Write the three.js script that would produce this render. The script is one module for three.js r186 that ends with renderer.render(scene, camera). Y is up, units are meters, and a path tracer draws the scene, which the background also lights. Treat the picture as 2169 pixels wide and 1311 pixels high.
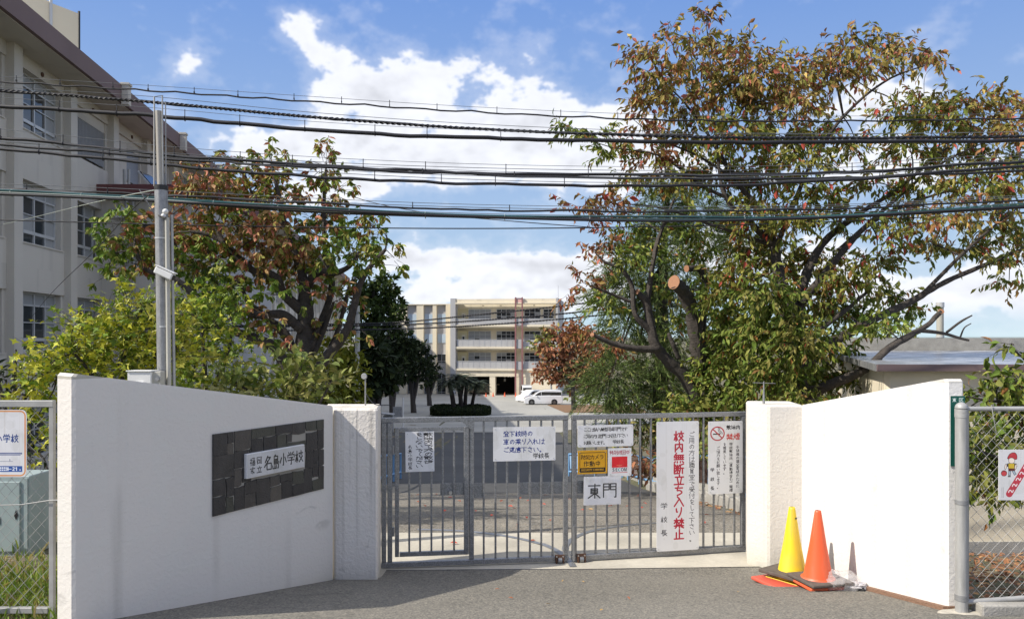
import * as THREE from 'three';
import { mergeGeometries } from 'three/addons/utils/BufferGeometryUtils.js';
import { RoundedBoxGeometry } from 'three/addons/geometries/RoundedBoxGeometry.js';
import { createNoise3D } from 'simplex-noise';

// ------------------------------------------------------------------ camera, sky, sun, exposure
const F = 1687, HZ = 715, CX = 1086, EY = 2.33;          // focal length, horizon row and centre column of the photograph, eye height
const scene = new THREE.Scene();
const FULLH = 2 * HZ, FULLW = FULLH * 1024 / 618;
const camera = new THREE.PerspectiveCamera(2 * Math.atan(HZ / F) * 180 / Math.PI, 1024 / 618, 0.1, 4000);
camera.position.set(0, EY, 0);
camera.lookAt(0, EY, -10);
camera.setViewOffset(FULLW, FULLH, (FULLW - 1311 * 1024 / 618) / 2, 0, 1311 * 1024 / 618, 1311);
scene.add(camera);
const renderer = new THREE.WebGLRenderer({ antialias: true });
renderer.setSize(1024, 618);
renderer.toneMapping = THREE.LinearToneMapping;
renderer.toneMappingExposure = 1.15;
renderer.shadowMap.enabled = true;

const SUN_EL = 42 * Math.PI / 180, SUN_A = 9.0 * Math.PI / 180;
const sunDir = new THREE.Vector3(-Math.cos(SUN_EL) * Math.cos(SUN_A), Math.sin(SUN_EL), Math.cos(SUN_EL) * Math.sin(SUN_A));
const sun = new THREE.DirectionalLight(new THREE.Color().setRGB(1, 0.93, 0.82), 4.9);
sun.name = 'sun';
sun.position.copy(sunDir).multiplyScalar(120);
sun.target.position.set(0, 0, -20);
sun.castShadow = true;
Object.assign(sun.shadow.camera, { left: -90, right: 90, top: 90, bottom: -90, near: 1, far: 400 });
sun.shadow.mapSize.set(4096, 4096);
scene.add(sun, sun.target);

function rng(seed) { let s = seed | 0; return () => { s = (s + 0x6d2b79f5) | 0; let t = Math.imul(s ^ (s >>> 15), 1 | s); t = (t + Math.imul(t ^ (t >>> 7), 61 | t)) ^ t; return ((t ^ (t >>> 14)) >>> 0) / 4294967296; }; }
const R0 = rng(77);
const noise3 = createNoise3D(rng(5));
const { clamp, lerp, smoothstep } = THREE.MathUtils;
const V = (x, y, z) => new THREE.Vector3(x, y, z);

// the sky: clear air and cumulus, computed for every direction
{
  const W = 4096, H = 2048, data = new Float32Array(W * H * 4);
  // banks of cumulus: azimuth (degrees right of straight ahead), elevation, half widths, strength
  const banks = [[-15, 20.9, 1.7, 1.5, 0.56], [-13.2, 19.0, 2.2, 1.4, 0.56], [-10.5, 17.4, 3.4, 1.9, 0.6], [-5.5, 18.8, 3.6, 1.7, 0.5], [-7, 16, 4.5, 1.6, 0.5], [-1, 17.6, 3.0, 1.2, 0.34], [-1, 14.8, 4.6, 1.7, 0.62], [4.5, 15.6, 4.0, 1.4, 0.52], [8, 13.6, 4, 2.2, 0.6],
    [-8, 13.4, 4.4, 1.5, 0.46], [-2, 11.9, 5.6, 1.5, 0.6], [4, 12.2, 4, 1.4, 0.5], [-13.5, 13.8, 3.4, 1.5, 0.52], [-18, 12.9, 3.4, 1.5, 0.62], [-16, 11.4, 4.5, 1.2, 0.55], [-13.5, 9.6, 3.4, 1.0, 0.45], [-9.5, 10.6, 3, 0.9, 0.34], [9.5, 10.5, 3.5, 1.4, 0.5], [-6.6, 7.6, 1.7, 1.1, 0.52], [-7.6, 5.6, 3, 1.0, 0.55], [-1.5, 5.4, 4.6, 1.1, 0.66], [3.5, 4.4, 4, 1.2, 0.6], [-4, 3.2, 9, 1.2, 0.68], [5, 2.6, 7, 1.0, 0.6],
    [-22.4, 17.5, 1.3, 0.75, 0.40], [2.2, 20.6, 1.7, 0.8, 0.36], [24, 15.4, 3.4, 1.8, 0.52], [20, 11.6, 5, 2, 0.55], [27, 11, 4, 1.6, 0.45], [31, 4, 7, 2.0, 0.55], [25.5, 2.5, 6, 1.4, 0.5], [16, 5, 9, 2.4, 0.5], [-20, 5, 9, 2.0, 0.5]];
  const rb = rng(31);
  for (let i = 0; i < 84; i++) { const az = 38 + rb() * 284; banks.push([az > 180 ? az - 360 : az, 3 + 26 * rb() * rb() + rb() * 8, 4 + rb() * 9, 1.5 + rb() * 2.5, 0.35 + 0.4 * rb()]); }  // unseen banks round the back and overhead, multiplied to whiten the ambient light
  for (let i = 0; i < 60; i++) banks.push([rb() * 360 - 180, 30 + rb() * 48, 8 + rb() * 12, 3 + rb() * 4, 0.4 + 0.35 * rb()]);
  const rows = new Map();
  const air = (j, i) => {
    const el = ((j + 0.5) / H - 0.5) * Math.PI, sy = Math.sin(el), cy = Math.cos(el), deg = el * 180 / Math.PI, phi = ((i + 0.5) / W - 0.5) * 2 * Math.PI;
    const x = Math.cos(phi) * cy, z = Math.sin(phi) * cy, az = Math.atan2(x, -z) * 180 / Math.PI;
    const h = Math.max(0, sy), t = Math.pow(h, 0.62);
    const cs = Math.max(0, x * sunDir.x + sy * sunDir.y + z * sunDir.z), glow = Math.pow(cs, 6) * 0.2 + Math.pow(cs, 60) * 0.4;
    let r = Math.max(0.085, 0.583 - 0.748 * t) + glow, g = Math.max(0.19, 0.741 - 0.784 * t) + glow * 0.95, b = 0.803 - 0.28 * t + glow * 0.85;
    if (deg > 0) {
      let near = rows.get(j); if (!near) { rows.clear(); near = banks.filter((k) => Math.abs(deg - k[1]) < 2.6 * k[3]); rows.set(j, near); }
      let d = -0.30;
      for (const k of near) {
        let da = az - k[0]; if (da > 180) da -= 360; if (da < -180) da += 360;
        da *= Math.max(cy, 0.3); const de = deg - k[1], q = (da * da) / (k[2] * k[2]) + (de * de) / (k[3] * k[3]); if (q < 7) d += k[4] * Math.exp(-q * 0.9);
      }
      let n = noise3(x * 7, sy * 12, z * 7 + 11) + 0.62 * noise3(x * 14.4 + 3, sy * 25, z * 14.4 + 11), a = 0.42, f = 30;
      if (d + n * 0.27 > -0.5) for (let q = 0; q < 5; q++) { n += a * noise3(x * f + 3.1 * q, sy * f * 1.7, z * f + 11); a *= 0.62; f *= 2.05; }
      const dens = d + n * 0.27, haze = smoothstep(deg, 0.2, 2.5);
      let al = smoothstep(dens, 0.0, 0.24) * 0.96 * haze; al = Math.max(al, smoothstep(dens, -0.3, 0.1) * 0.2);
      const sh = noise3(x * 9, sy * 16 + 0.6, z * 9 + 4) * 0.6 + noise3(x * 24, sy * 40, z * 24) * 0.45 + noise3(x * 60, sy * 100, z * 60) * 0.2, body = smoothstep(dens, 0.1, 0.8);
      const lum = clamp(0.90 - 0.22 * body * (0.5 + sh), 0.60, 0.92);
      r = lerp(r, lum * 0.975, al); g = lerp(g, lum * 0.995, al); b = lerp(b, Math.min(0.96, lum * 1.04 + 0.02), al);
    } else { const k = smoothstep(-deg, 0, 12); r = lerp(r, 0.16, k); g = lerp(g, 0.15, k); b = lerp(b, 0.13, k); }
    return [r, g, b, 1];
  };
  // fine where detail can be seen, coarser round the back and overhead
  for (let j = 0; j < H; j += 4) for (let i = 0; i < W; i += 4) {
    const deg = (j / H - 0.5) * 180, az = Math.abs(i / W * 360 - 90), fine = deg > -1 && deg < 34 && az < 42;
    if (fine) { for (let y = 0; y < 4; y++) for (let x = 0; x < 4; x++) data.set(air(j + y, i + x), ((j + y) * W + i + x) * 4); } else { const c = air(j + 1, i + 1); for (let y = 0; y < 4; y++) for (let x = 0; x < 4; x++) data.set(c, ((j + y) * W + i + x) * 4); }
  }
  const t = new THREE.DataTexture(data, W, H, THREE.RGBAFormat, THREE.FloatType);
  t.mapping = THREE.EquirectangularReflectionMapping; t.magFilter = THREE.LinearFilter; t.needsUpdate = true;
  scene.background = t; scene.environment = t;
}
// ------------------------------------------------------------------ helpers
const P = (u, v, d) => V((u - CX) * d / F, EY - (v - HZ) * d / F, -d);       // a point of the photograph at a measured depth
const sC = (r, g, b) => new THREE.Color().setRGB(r / 255, g / 255, b / 255, THREE.SRGBColorSpace);
const lC = (r, g, b) => new THREE.Color().setRGB(r, g, b);
const used = new Map();
function numbered(name) { const n = used.get(name) ?? 0; used.set(name, n + 1); return n ? name + '_' + String(n).padStart(3, '0') : name; }
function shade(o) { o.castShadow = true; o.receiveShadow = true; return o; }
function thing(name, label, category, pos = [0, 0, 0], turn = 0, group) {
  const o = new THREE.Group(); o.name = numbered(name); o.position.set(...pos); o.rotation.y = turn;
  o.userData = { label, category }; if (group) o.userData.group = group;
  scene.add(o); return o;
}
function tag(o, label, category, group) { o.userData.label = label; o.userData.category = category; if (group) o.userData.group = group; return o; }
function obj(name, geo, mat, parent = scene) {
  const g = Array.isArray(geo) ? join(geo) : geo;
  const m = shade(new THREE.Mesh(g, mat)); m.name = parent === scene ? numbered(name) : name; parent.add(m); return m;
}
function struct(name, geo, mat) { const m = obj(name, geo, mat); m.userData.kind = 'structure'; return m; }
function stuffPart(o) { o.userData.kind = 'stuff'; return o; }
function clean(g) {
  const n = g.index ? g.toNonIndexed() : g;
  for (const k of Object.keys(n.attributes)) if (!['position', 'normal', 'uv'].includes(k)) n.deleteAttribute(k);
  if (!n.attributes.normal) n.computeVertexNormals();
  if (!n.attributes.uv) n.setAttribute('uv', new THREE.BufferAttribute(new Float32Array(n.attributes.position.count * 2), 2));
  n.clearGroups(); return n;
}
function join(list) { return list.length === 1 ? list[0] : mergeGeometries(list.map(clean), false); }
function boxUV(g) {                                           // texture coordinates in metres, by the dominant axis of each face
  const n = clean(g), p = n.attributes.position, q = n.attributes.normal, uv = new Float32Array(p.count * 2);
  for (let i = 0; i < p.count; i++) {
    const ax = Math.abs(q.getX(i)), ay = Math.abs(q.getY(i)), az = Math.abs(q.getZ(i));
    const [a, b] = ay > ax && ay > az ? [p.getX(i), p.getZ(i)] : ax > az ? [p.getZ(i), p.getY(i)] : [p.getX(i), p.getY(i)];
    uv[i * 2] = a; uv[i * 2 + 1] = b;
  }
  n.setAttribute('uv', new THREE.BufferAttribute(uv, 2)); return n;
}
const at = (g, x, y, z, ry = 0) => { if (ry) g.rotateY(ry); return g.translate(x, y, z); };
const box = (w, h, d, x = 0, y = 0, z = 0, ry = 0) => at(boxUV(new THREE.BoxGeometry(w, h, d)), x, y, z, ry);      // centred
const rbox = (w, h, d, r, x = 0, y = 0, z = 0, ry = 0, s = 2) => at(boxUV(new RoundedBoxGeometry(w, h, d, s, r)), x, y, z, ry);
const cyl = (r1, r2, h, n, x = 0, y = 0, z = 0) => new THREE.CylinderGeometry(r1, r2, h, n).translate(x, y, z);   // r1 on top
const bar = (a, b, r, n = 6) => tube([a, b], [r, r], n);
function beam(a, b, w, h) {                                   // a square bar from a to b
  const d = b.clone().sub(a), L = d.length(), g = boxUV(new THREE.BoxGeometry(w, h, L));
  const m = new THREE.Matrix4().lookAt(b, a, Math.abs(d.y) > L * 0.98 ? V(0, 0, 1) : V(0, 1, 0)); m.setPosition(a.clone().add(b).multiplyScalar(0.5));
  return g.applyMatrix4(m);
}
function tube(pts, rad, n = 6, smooth = 0, cap = true) {
  let p = pts, r = rad;
  if (smooth && pts.length > 2) {
    const c = new THREE.CatmullRomCurve3(pts, false, 'centripetal'), m = (pts.length - 1) * smooth; p = []; r = [];
    for (let i = 0; i <= m; i++) { p.push(c.getPoint(i / m)); const f = i / smooth, k = Math.min(Math.floor(f), rad.length - 2); r.push(lerp(rad[k], rad[k + 1], f - k)); }
  }
  const pos = [], uv = [], idx = []; let nrm = null, len = 0;
  for (let i = 0; i < p.length; i++) {
    const t = (i === 0 ? p[1].clone().sub(p[0]) : i === p.length - 1 ? p[i].clone().sub(p[i - 1]) : p[i + 1].clone().sub(p[i - 1])).normalize();
    if (!nrm) nrm = (Math.abs(t.y) < 0.9 ? V(0, 1, 0) : V(1, 0, 0)).cross(t).normalize(); else nrm.addScaledVector(t, -nrm.dot(t)).normalize();
    const b = t.clone().cross(nrm); if (i) len += p[i].distanceTo(p[i - 1]);
    for (let k = 0; k <= n; k++) { const a = k / n * 2 * Math.PI, c = Math.cos(a) * r[i], s = Math.sin(a) * r[i]; pos.push(p[i].x + nrm.x * c + b.x * s, p[i].y + nrm.y * c + b.y * s, p[i].z + nrm.z * c + b.z * s); uv.push(k / n * 6.28 * Math.max(r[0], 0.03), len); }
  }
  const w = n + 1;
  for (let i = 0; i < p.length - 1; i++) for (let k = 0; k < n; k++) { const a = i * w + k; idx.push(a, a + w, a + 1, a + 1, a + w, a + w + 1); }
  if (cap) for (const [e, f] of [[0, 1], [p.length - 1, 0]]) { const c = pos.length / 3; pos.push(p[e].x, p[e].y, p[e].z); uv.push(0, 0); for (let k = 0; k < n; k++) { const a = e * w + k; f ? idx.push(c, a, a + 1) : idx.push(c, a + 1, a); } }
  const g = new THREE.BufferGeometry();
  g.setAttribute('position', new THREE.Float32BufferAttribute(pos, 3)); g.setAttribute('uv', new THREE.Float32BufferAttribute(uv, 2)); g.setIndex(idx); g.computeVertexNormals();
  return g;
}
function polys(faces) {                                       // flat faces given as point lists
  const pos = [];
  for (const f of faces) for (let i = 1; i < f.length - 1; i++) for (const q of [f[0], f[i], f[i + 1]]) pos.push(q.x, q.y, q.z);
  const g = new THREE.BufferGeometry(); g.setAttribute('position', new THREE.Float32BufferAttribute(pos, 3)); g.computeVertexNormals(); return boxUV(g);
}
function wallPrism(corners, y0, bev = 0.018) {               // plan corners [x, z, top] counter-clockwise from above, edges chamfered
  const n = corners.length, pl = [];
  for (let i = 0; i < n; i++) {
    const c = corners[i], a = corners[(i + n - 1) % n], b = corners[(i + 1) % n];
    for (const o of [a, b]) { const L = Math.hypot(o[0] - c[0], o[1] - c[1]), k = bev / L; pl.push([lerp(c[0], o[0], k), lerp(c[1], o[1], k), lerp(c[2], o[2], k)]); }
  }
  const cx = corners.reduce((s, c) => s + c[0], 0) / n, cz = corners.reduce((s, c) => s + c[1], 0) / n, f = [], top = [];
  const inn = pl.map((c) => { const L = Math.hypot(cx - c[0], cz - c[1]); return V(lerp(c[0], cx, bev / L), c[2], lerp(c[1], cz, bev / L)); });
  for (let i = 0; i < pl.length; i++) {
    const a = pl[i], b = pl[(i + 1) % pl.length], j = (i + 1) % pl.length;
    const A0 = V(a[0], y0, a[1]), B0 = V(b[0], y0, b[1]), A1 = V(a[0], a[2] - bev, a[1]), B1 = V(b[0], b[2] - bev, b[1]);
    f.push([A0, B0, B1, A1], [A1, B1, inn[j], inn[i]]); top.push(inn[i]);
  }
  f.push(top); return polys(f);
}
// textures: noise that repeats without a seam
function lattice(n, seed) { const r = rng(seed), a = new Float32Array(n * n); for (let i = 0; i < a.length; i++) a[i] = r(); return (x, y) => { const xi = Math.floor(x), yi = Math.floor(y), fx = x - xi, fy = y - yi, u = fx * fx * (3 - 2 * fx), v = fy * fy * (3 - 2 * fy), m = (q) => ((q % n) + n) % n, A = m(xi), B = m(xi + 1), C = m(yi) * n, D = m(yi + 1) * n; return lerp(lerp(a[C + A], a[C + B], u), lerp(a[D + A], a[D + B], u), v); }; }
function fbm(base, oct, seed, fall = 0.5) { const ls = []; for (let o = 0; o < oct; o++) ls.push(lattice(base << o, seed + o)); return (u, v) => { let s = 0, a = 1, w = 0; for (let o = 0; o < oct; o++) { s += a * ls[o](u * (base << o), v * (base << o)); w += a; a *= fall; } return s / w; }; }
function tex(n, metres, fn, color = true, m = n) {
  const d = new Uint8Array(n * m * 4);
  for (let y = 0; y < m; y++) for (let x = 0; x < n; x++) { const c = fn(x / n, y / m), o = (y * n + x) * 4; for (let k = 0; k < 3; k++) d[o + k] = clamp((color ? lin2s(c[k]) : c.length ? c[k] : c) * 255, 0, 255); d[o + 3] = 255; }
  const t = new THREE.DataTexture(d, n, m); t.wrapS = t.wrapT = THREE.RepeatWrapping; t.magFilter = THREE.LinearFilter; t.minFilter = THREE.LinearMipmapLinearFilter; t.generateMipmaps = true;
  if (color) t.colorSpace = THREE.SRGBColorSpace; const mm = Array.isArray(metres) ? metres : [metres, metres]; t.repeat.set(1 / mm[0], 1 / mm[1]); t.needsUpdate = true; return t;
}
const lin2s = (c) => c <= 0.0031308 ? c * 12.92 : 1.055 * Math.pow(Math.max(c, 0), 1 / 2.4) - 0.055;
const std = (color, roughness = 0.8, extra = {}) => new THREE.MeshStandardMaterial({ color, roughness, side: THREE.DoubleSide, ...extra });

// ------------------------------------------------------------------ materials
const fA = fbm(4, 6, 100), fB = fbm(8, 6, 200), fC = fbm(64, 3, 300), fD = fbm(3, 5, 400), fE = fbm(128, 2, 500);
const stuccoBump = tex(1024, 1.3, (u, v) => { const a = smoothstep(fC(u, v), 0.42, 0.62), b = fE(u, v); return clamp(0.25 + a * 0.45 + b * 0.3, 0, 1); }, false);
const plasterBump = tex(512, 1.1, (u, v) => fE(u, v) * 0.6 + fC(u, v) * 0.4, false);
const streak = fbm(16, 5, 610), streakLow = fbm(5, 4, 620);
function wallTex(seed, w, h, base, dirt) {                    // dirt runs, damp and soil on a painted wall w x h metres
  const s1 = fbm(24, 4, seed), s2 = fbm(4, 5, seed + 9);
  const t = tex(1024, [w, h], (u, v) => {
    const run = smoothstep(s1(u, 0.37 + v * 0.02), 0.55, 0.8) * (0.25 + 0.75 * v) * smoothstep(s2(u, v * 0.35), 0.25, 0.6), hair = smoothstep(1 - Math.abs(s2(u * 0.5, v * 0.5) - 0.5) * 60, 0, 1) * smoothstep(s1(v, u), 0.5, 0.7), foot = Math.pow(1 - v, 14) * (0.5 + s2(u * 2, v * 2)), bl = s2(u, v) - 0.5;
    const k = 1 - dirt * (0.6 * run + 0.55 * foot + 0.3 * hair) + 0.05 * bl; return [base[0] * k, base[1] * (k - 0.012 * run * dirt), base[2] * (k - 0.03 * run * dirt - 0.08 * foot * dirt)];
  }, true, 512);
  return t;
}
const M = {};
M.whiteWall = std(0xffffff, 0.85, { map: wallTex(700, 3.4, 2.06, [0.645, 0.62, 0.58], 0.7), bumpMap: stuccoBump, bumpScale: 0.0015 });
M.whiteWallSun = std(0xffffff, 0.85, { map: wallTex(740, 2.6, 2.0, [0.74, 0.725, 0.70], 0.35), bumpMap: stuccoBump, bumpScale: 0.0018 });  // lit copy of the white stucco, kept paler in colour than the shaded wall
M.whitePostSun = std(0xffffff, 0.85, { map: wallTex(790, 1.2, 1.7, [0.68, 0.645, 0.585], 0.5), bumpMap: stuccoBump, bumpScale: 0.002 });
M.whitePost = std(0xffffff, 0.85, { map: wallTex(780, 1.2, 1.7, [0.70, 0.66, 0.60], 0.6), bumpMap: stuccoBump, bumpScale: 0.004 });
M.steel = std(0xffffff, 0.42, { metalness: 0.55, map: tex(512, 0.5, (u, v) => { const k = 0.25 + 0.12 * (fB(u, v) - 0.5) + 0.08 * (smoothstep(fC(u, v), 0.4, 0.6) - 0.5); return [k, k * 1.02, k * 1.04]; }) });
M.zinc = std(0xffffff, 0.5, { metalness: 0.35, map: tex(512, 0.7, (u, v) => { const k = 0.26 + 0.2 * (fB(u, v) - 0.5) + 0.12 * (fC(u, v) - 0.5); return [k, k * 1.015, k * 1.03]; }) });
M.zincLight = std(0xffffff, 0.5, { metalness: 0.2, map: tex(256, 0.7, (u, v) => { const k = 0.36 + 0.2 * (fB(u, v) - 0.5); return [k, k * 1.0, k * 0.97]; }) });
M.whiteMetal = std(lC(0.68, 0.68, 0.66), 0.45);
M.pipeWhite = std(lC(0.42, 0.41, 0.36), 0.5);
M.black = std(lC(0.014, 0.014, 0.015), 0.5);
M.rubber = std(lC(0.02, 0.02, 0.02), 0.85);
M.cableBlack = std(lC(0.012, 0.012, 0.016), 0.55);
M.cableTeal = std(lC(0.02, 0.1, 0.11), 0.5);
M.cableGrey = std(lC(0.12, 0.13, 0.14), 0.5);
M.cablePale = std(lC(0.36, 0.40, 0.36), 0.5);
M.rust = std(lC(0.10, 0.05, 0.03), 0.9);
M.bolt = std(lC(0.5, 0.5, 0.5), 0.3, { metalness: 0.8 });
const speck = fbm(256, 2, 810), grit = fbm(128, 3, 820);
function aggTex(metres, base, contrast, warm, seed, hue = [1, 1, 1]) {
  const big = fbm(3, 6, seed), st = fbm(200, 2, seed + 20), s3 = fbm(300, 1, seed + 30);
  return tex(1024, metres, (u, v) => { const g = st(u, v), q = s3(u, v), p = smoothstep(q, 0.72, 0.95) * 0.7 - smoothstep(1 - q, 0.75, 0.95) * 0.45, k = base * (1 + contrast * (2.2 * (g - 0.5) + p) + 0.55 * (big(u, v) - 0.5)); const w = warm * (smoothstep(st(v, u), 0.35, 0.75)); return [k * (1 + w) * hue[0], k * hue[1], k * (1 - w) * hue[2]]; });
}
const roadBig = fbm(3, 7, 905), roadCr = fbm(4, 4, 925);
M.asphalt = std(0xffffff, 0.92, { map: tex(2048, 5.6, (u, v) => {
  const g = speck(u * 2, v * 2), q = grit(v * 4, u * 4), big = roadBig(u, v), stain = smoothstep(roadBig(v, u), 0.52, 0.66), crack = smoothstep(1 - Math.abs(roadCr(u, v) - 0.47) * 110, 0, 1) * smoothstep(fA(u, v), 0.52, 0.6);
  const pale = smoothstep(q, 0.70, 0.86), k = 0.17 * (1 + 1.3 * (g - 0.5) + 0.85 * pale + 0.8 * (big - 0.5) - 0.22 * stain) * (1 - 0.18 * crack), w = 0.08 * (g - 0.4); return [k * (1.06 + w), k, k * (0.85 - w)]; }), bumpMap: tex(512, 0.9, (u, v) => speck(u, v) * 0.6 + grit(u, v) * 0.4, false), bumpScale: 0.006 });
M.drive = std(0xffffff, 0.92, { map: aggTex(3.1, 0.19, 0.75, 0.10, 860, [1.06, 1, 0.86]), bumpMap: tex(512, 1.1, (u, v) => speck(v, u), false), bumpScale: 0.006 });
M.yard = std(0xffffff, 0.95, { map: tex(1024, 26, (u, v) => { const k = 0.34 * (1 + 0.5 * (fA(u, v) - 0.5) + 0.22 * (fE(u, v) - 0.5)); return [k * 1.02, k * 1.0, k * 0.9]; }) });
M.driveShaded = std(0xffffff, 0.9, { map: tex(512, 9, (u, v) => { const k = 0.062 * (1 + 0.5 * (fA(u, v) - 0.5) + 0.3 * (fE(u, v) - 0.5)); return [k, k, k * 0.98]; }) });  // asphalt darkened in colour to carry the left building's cast shadow
M.concrete = std(0xffffff, 0.9, { map: tex(1024, 3.3, (u, v) => { const st = smoothstep(fD(u, v), 0.5, 0.75), k = 0.47 * (1 + 0.35 * (fB(u, v) - 0.5) + 0.16 * (fE(u, v) - 0.5) - 0.18 * st); return [k * 1.03, k * 0.96, k * 0.80]; }), bumpMap: plasterBump, bumpScale: 0.003 });
M.kerb = std(0xffffff, 0.9, { map: tex(512, 1.1, (u, v) => { const k = 0.34 * (1 + 0.5 * (fB(u, v) - 0.5) + 0.3 * (fE(u, v) - 0.5)); return [k, k * 0.96, k * 0.87]; }), bumpMap: plasterBump, bumpScale: 0.004 });
M.soil = std(0xffffff, 1, { map: tex(1024, 5, (u, v) => { const a = smoothstep(fB(u, v), 0.4, 0.62), k = 0.5 + fE(u, v); return [lerp(0.17, 0.10, a) * k, lerp(0.135, 0.10, a) * k, lerp(0.09, 0.055, a) * k]; }), bumpMap: tex(512, 1.5, (u, v) => fB(u, v) * 0.6 + fE(u, v) * 0.4, false), bumpScale: 0.03 });
M.bark = std(0xffffff, 0.95, { map: tex(512, [0.7, 0.5], (u, v) => { const r = fbmBark(u, v), k = 0.034 + 0.06 * r; return [k * 1.12, k * 0.95, k * 0.82]; }), bumpMap: tex(512, [0.7, 0.5], (u, v) => fbmBark(u, v), false), bumpScale: 0.02 });
function fbmBark(u, v) { return clamp(0.6 * fB(u * 0.5, v * 2) + 0.4 * fC(u, v) + 0.25 * smoothstep(fB(u, v * 3), 0.5, 0.7) - 0.15, 0, 1); }
M.cutWood = std(0xffffff, 0.8, { map: tex(256, 0.3, (u, v) => { const d = Math.hypot(u - 0.5, v - 0.5) + 0.05 * fB(u, v), k = 0.85 + 0.2 * Math.sin(d * 90); return [0.40 * k, 0.20 * k, 0.11 * k]; }) });
M.cream = std(0xffffff, 0.9, { map: tex(1024, [11, 7.3], (u, v) => { const s = smoothstep(streak(u, v * 0.06), 0.52, 0.75), k = 1 - 0.11 * s + 0.10 * (streakLow(u, v) - 0.5); return [0.555 * k, 0.52 * k, 0.455 * k]; }), bumpMap: plasterBump, bumpScale: 0.004 });
M.creamFar = std(0xffffff, 0.9, { map: tex(512, [14, 9], (u, v) => { const s = smoothstep(streak(u, v * 0.1), 0.5, 0.75), k = 1 - 0.12 * s + 0.12 * (streakLow(u, v) - 0.5); return [0.74 * k, 0.665 * k, 0.51 * k]; }) });
M.greyPanel = std(0xffffff, 0.85, { map: tex(256, 5, (u, v) => { const k = 0.43 * (1 + 0.16 * (fA(u, v) - 0.5)); return [k, k, k * 1.0]; }) });
M.fascia = std(0xffffff, 0.8, { map: tex(512, 6, (u, v) => { const k = 1 + 0.3 * (fA(u, v) - 0.5); return [0.175 * k, 0.122 * k, 0.118 * k]; }) });
M.darkRed = std(lC(0.14, 0.05, 0.05), 0.7);
M.redColumn = std(lC(0.26, 0.115, 0.115), 0.6);
M.frame = std(lC(0.55, 0.56, 0.56), 0.4, { metalness: 0.2 });
M.glass = new THREE.MeshPhysicalMaterial({ color: lC(0.03, 0.034, 0.036), roughness: 0.06, metalness: 0, specularIntensity: 1, ior: 1.6, side: THREE.DoubleSide });
M.skyTintGlass = std(lC(0.42, 0.52, 0.62), 0.2);  // window glass with a pale blue sky reflection put into its colour
M.curtain = std(lC(0.32, 0.33, 0.33), 0.35);
M.louvre = std(lC(0.24, 0.255, 0.28), 0.6);
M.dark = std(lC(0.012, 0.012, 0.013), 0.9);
M.teal = std(0xffffff, 0.6, { map: tex(256, 0.9, (u, v) => { const k = 0.36 + 0.12 * (fA(u, v) - 0.5); return [k * 0.82, k, k * 0.99]; }) });
M.blueRail = std(lC(0.16, 0.33, 0.56), 0.5);
M.slabs = [[0.038, 0.035, 0.032], [0.062, 0.055, 0.047], [0.026, 0.024, 0.023], [0.075, 0.066, 0.054], [0.05, 0.05, 0.038], [0.034, 0.031, 0.029]].map((c, i) => std(0xffffff, 0.6, { map: tex(256, 0.45, (u, v) => { const k = 0.6 + 0.8 * fB(u, v * 0.4 + i * 0.13); return c.map((x) => x * k); }), bumpMap: plasterBump, bumpScale: 0.004 }));
M.mortar = std(lC(0.30, 0.285, 0.25), 0.95);
M.board = std(lC(0.72, 0.72, 0.72), 0.5);
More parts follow.
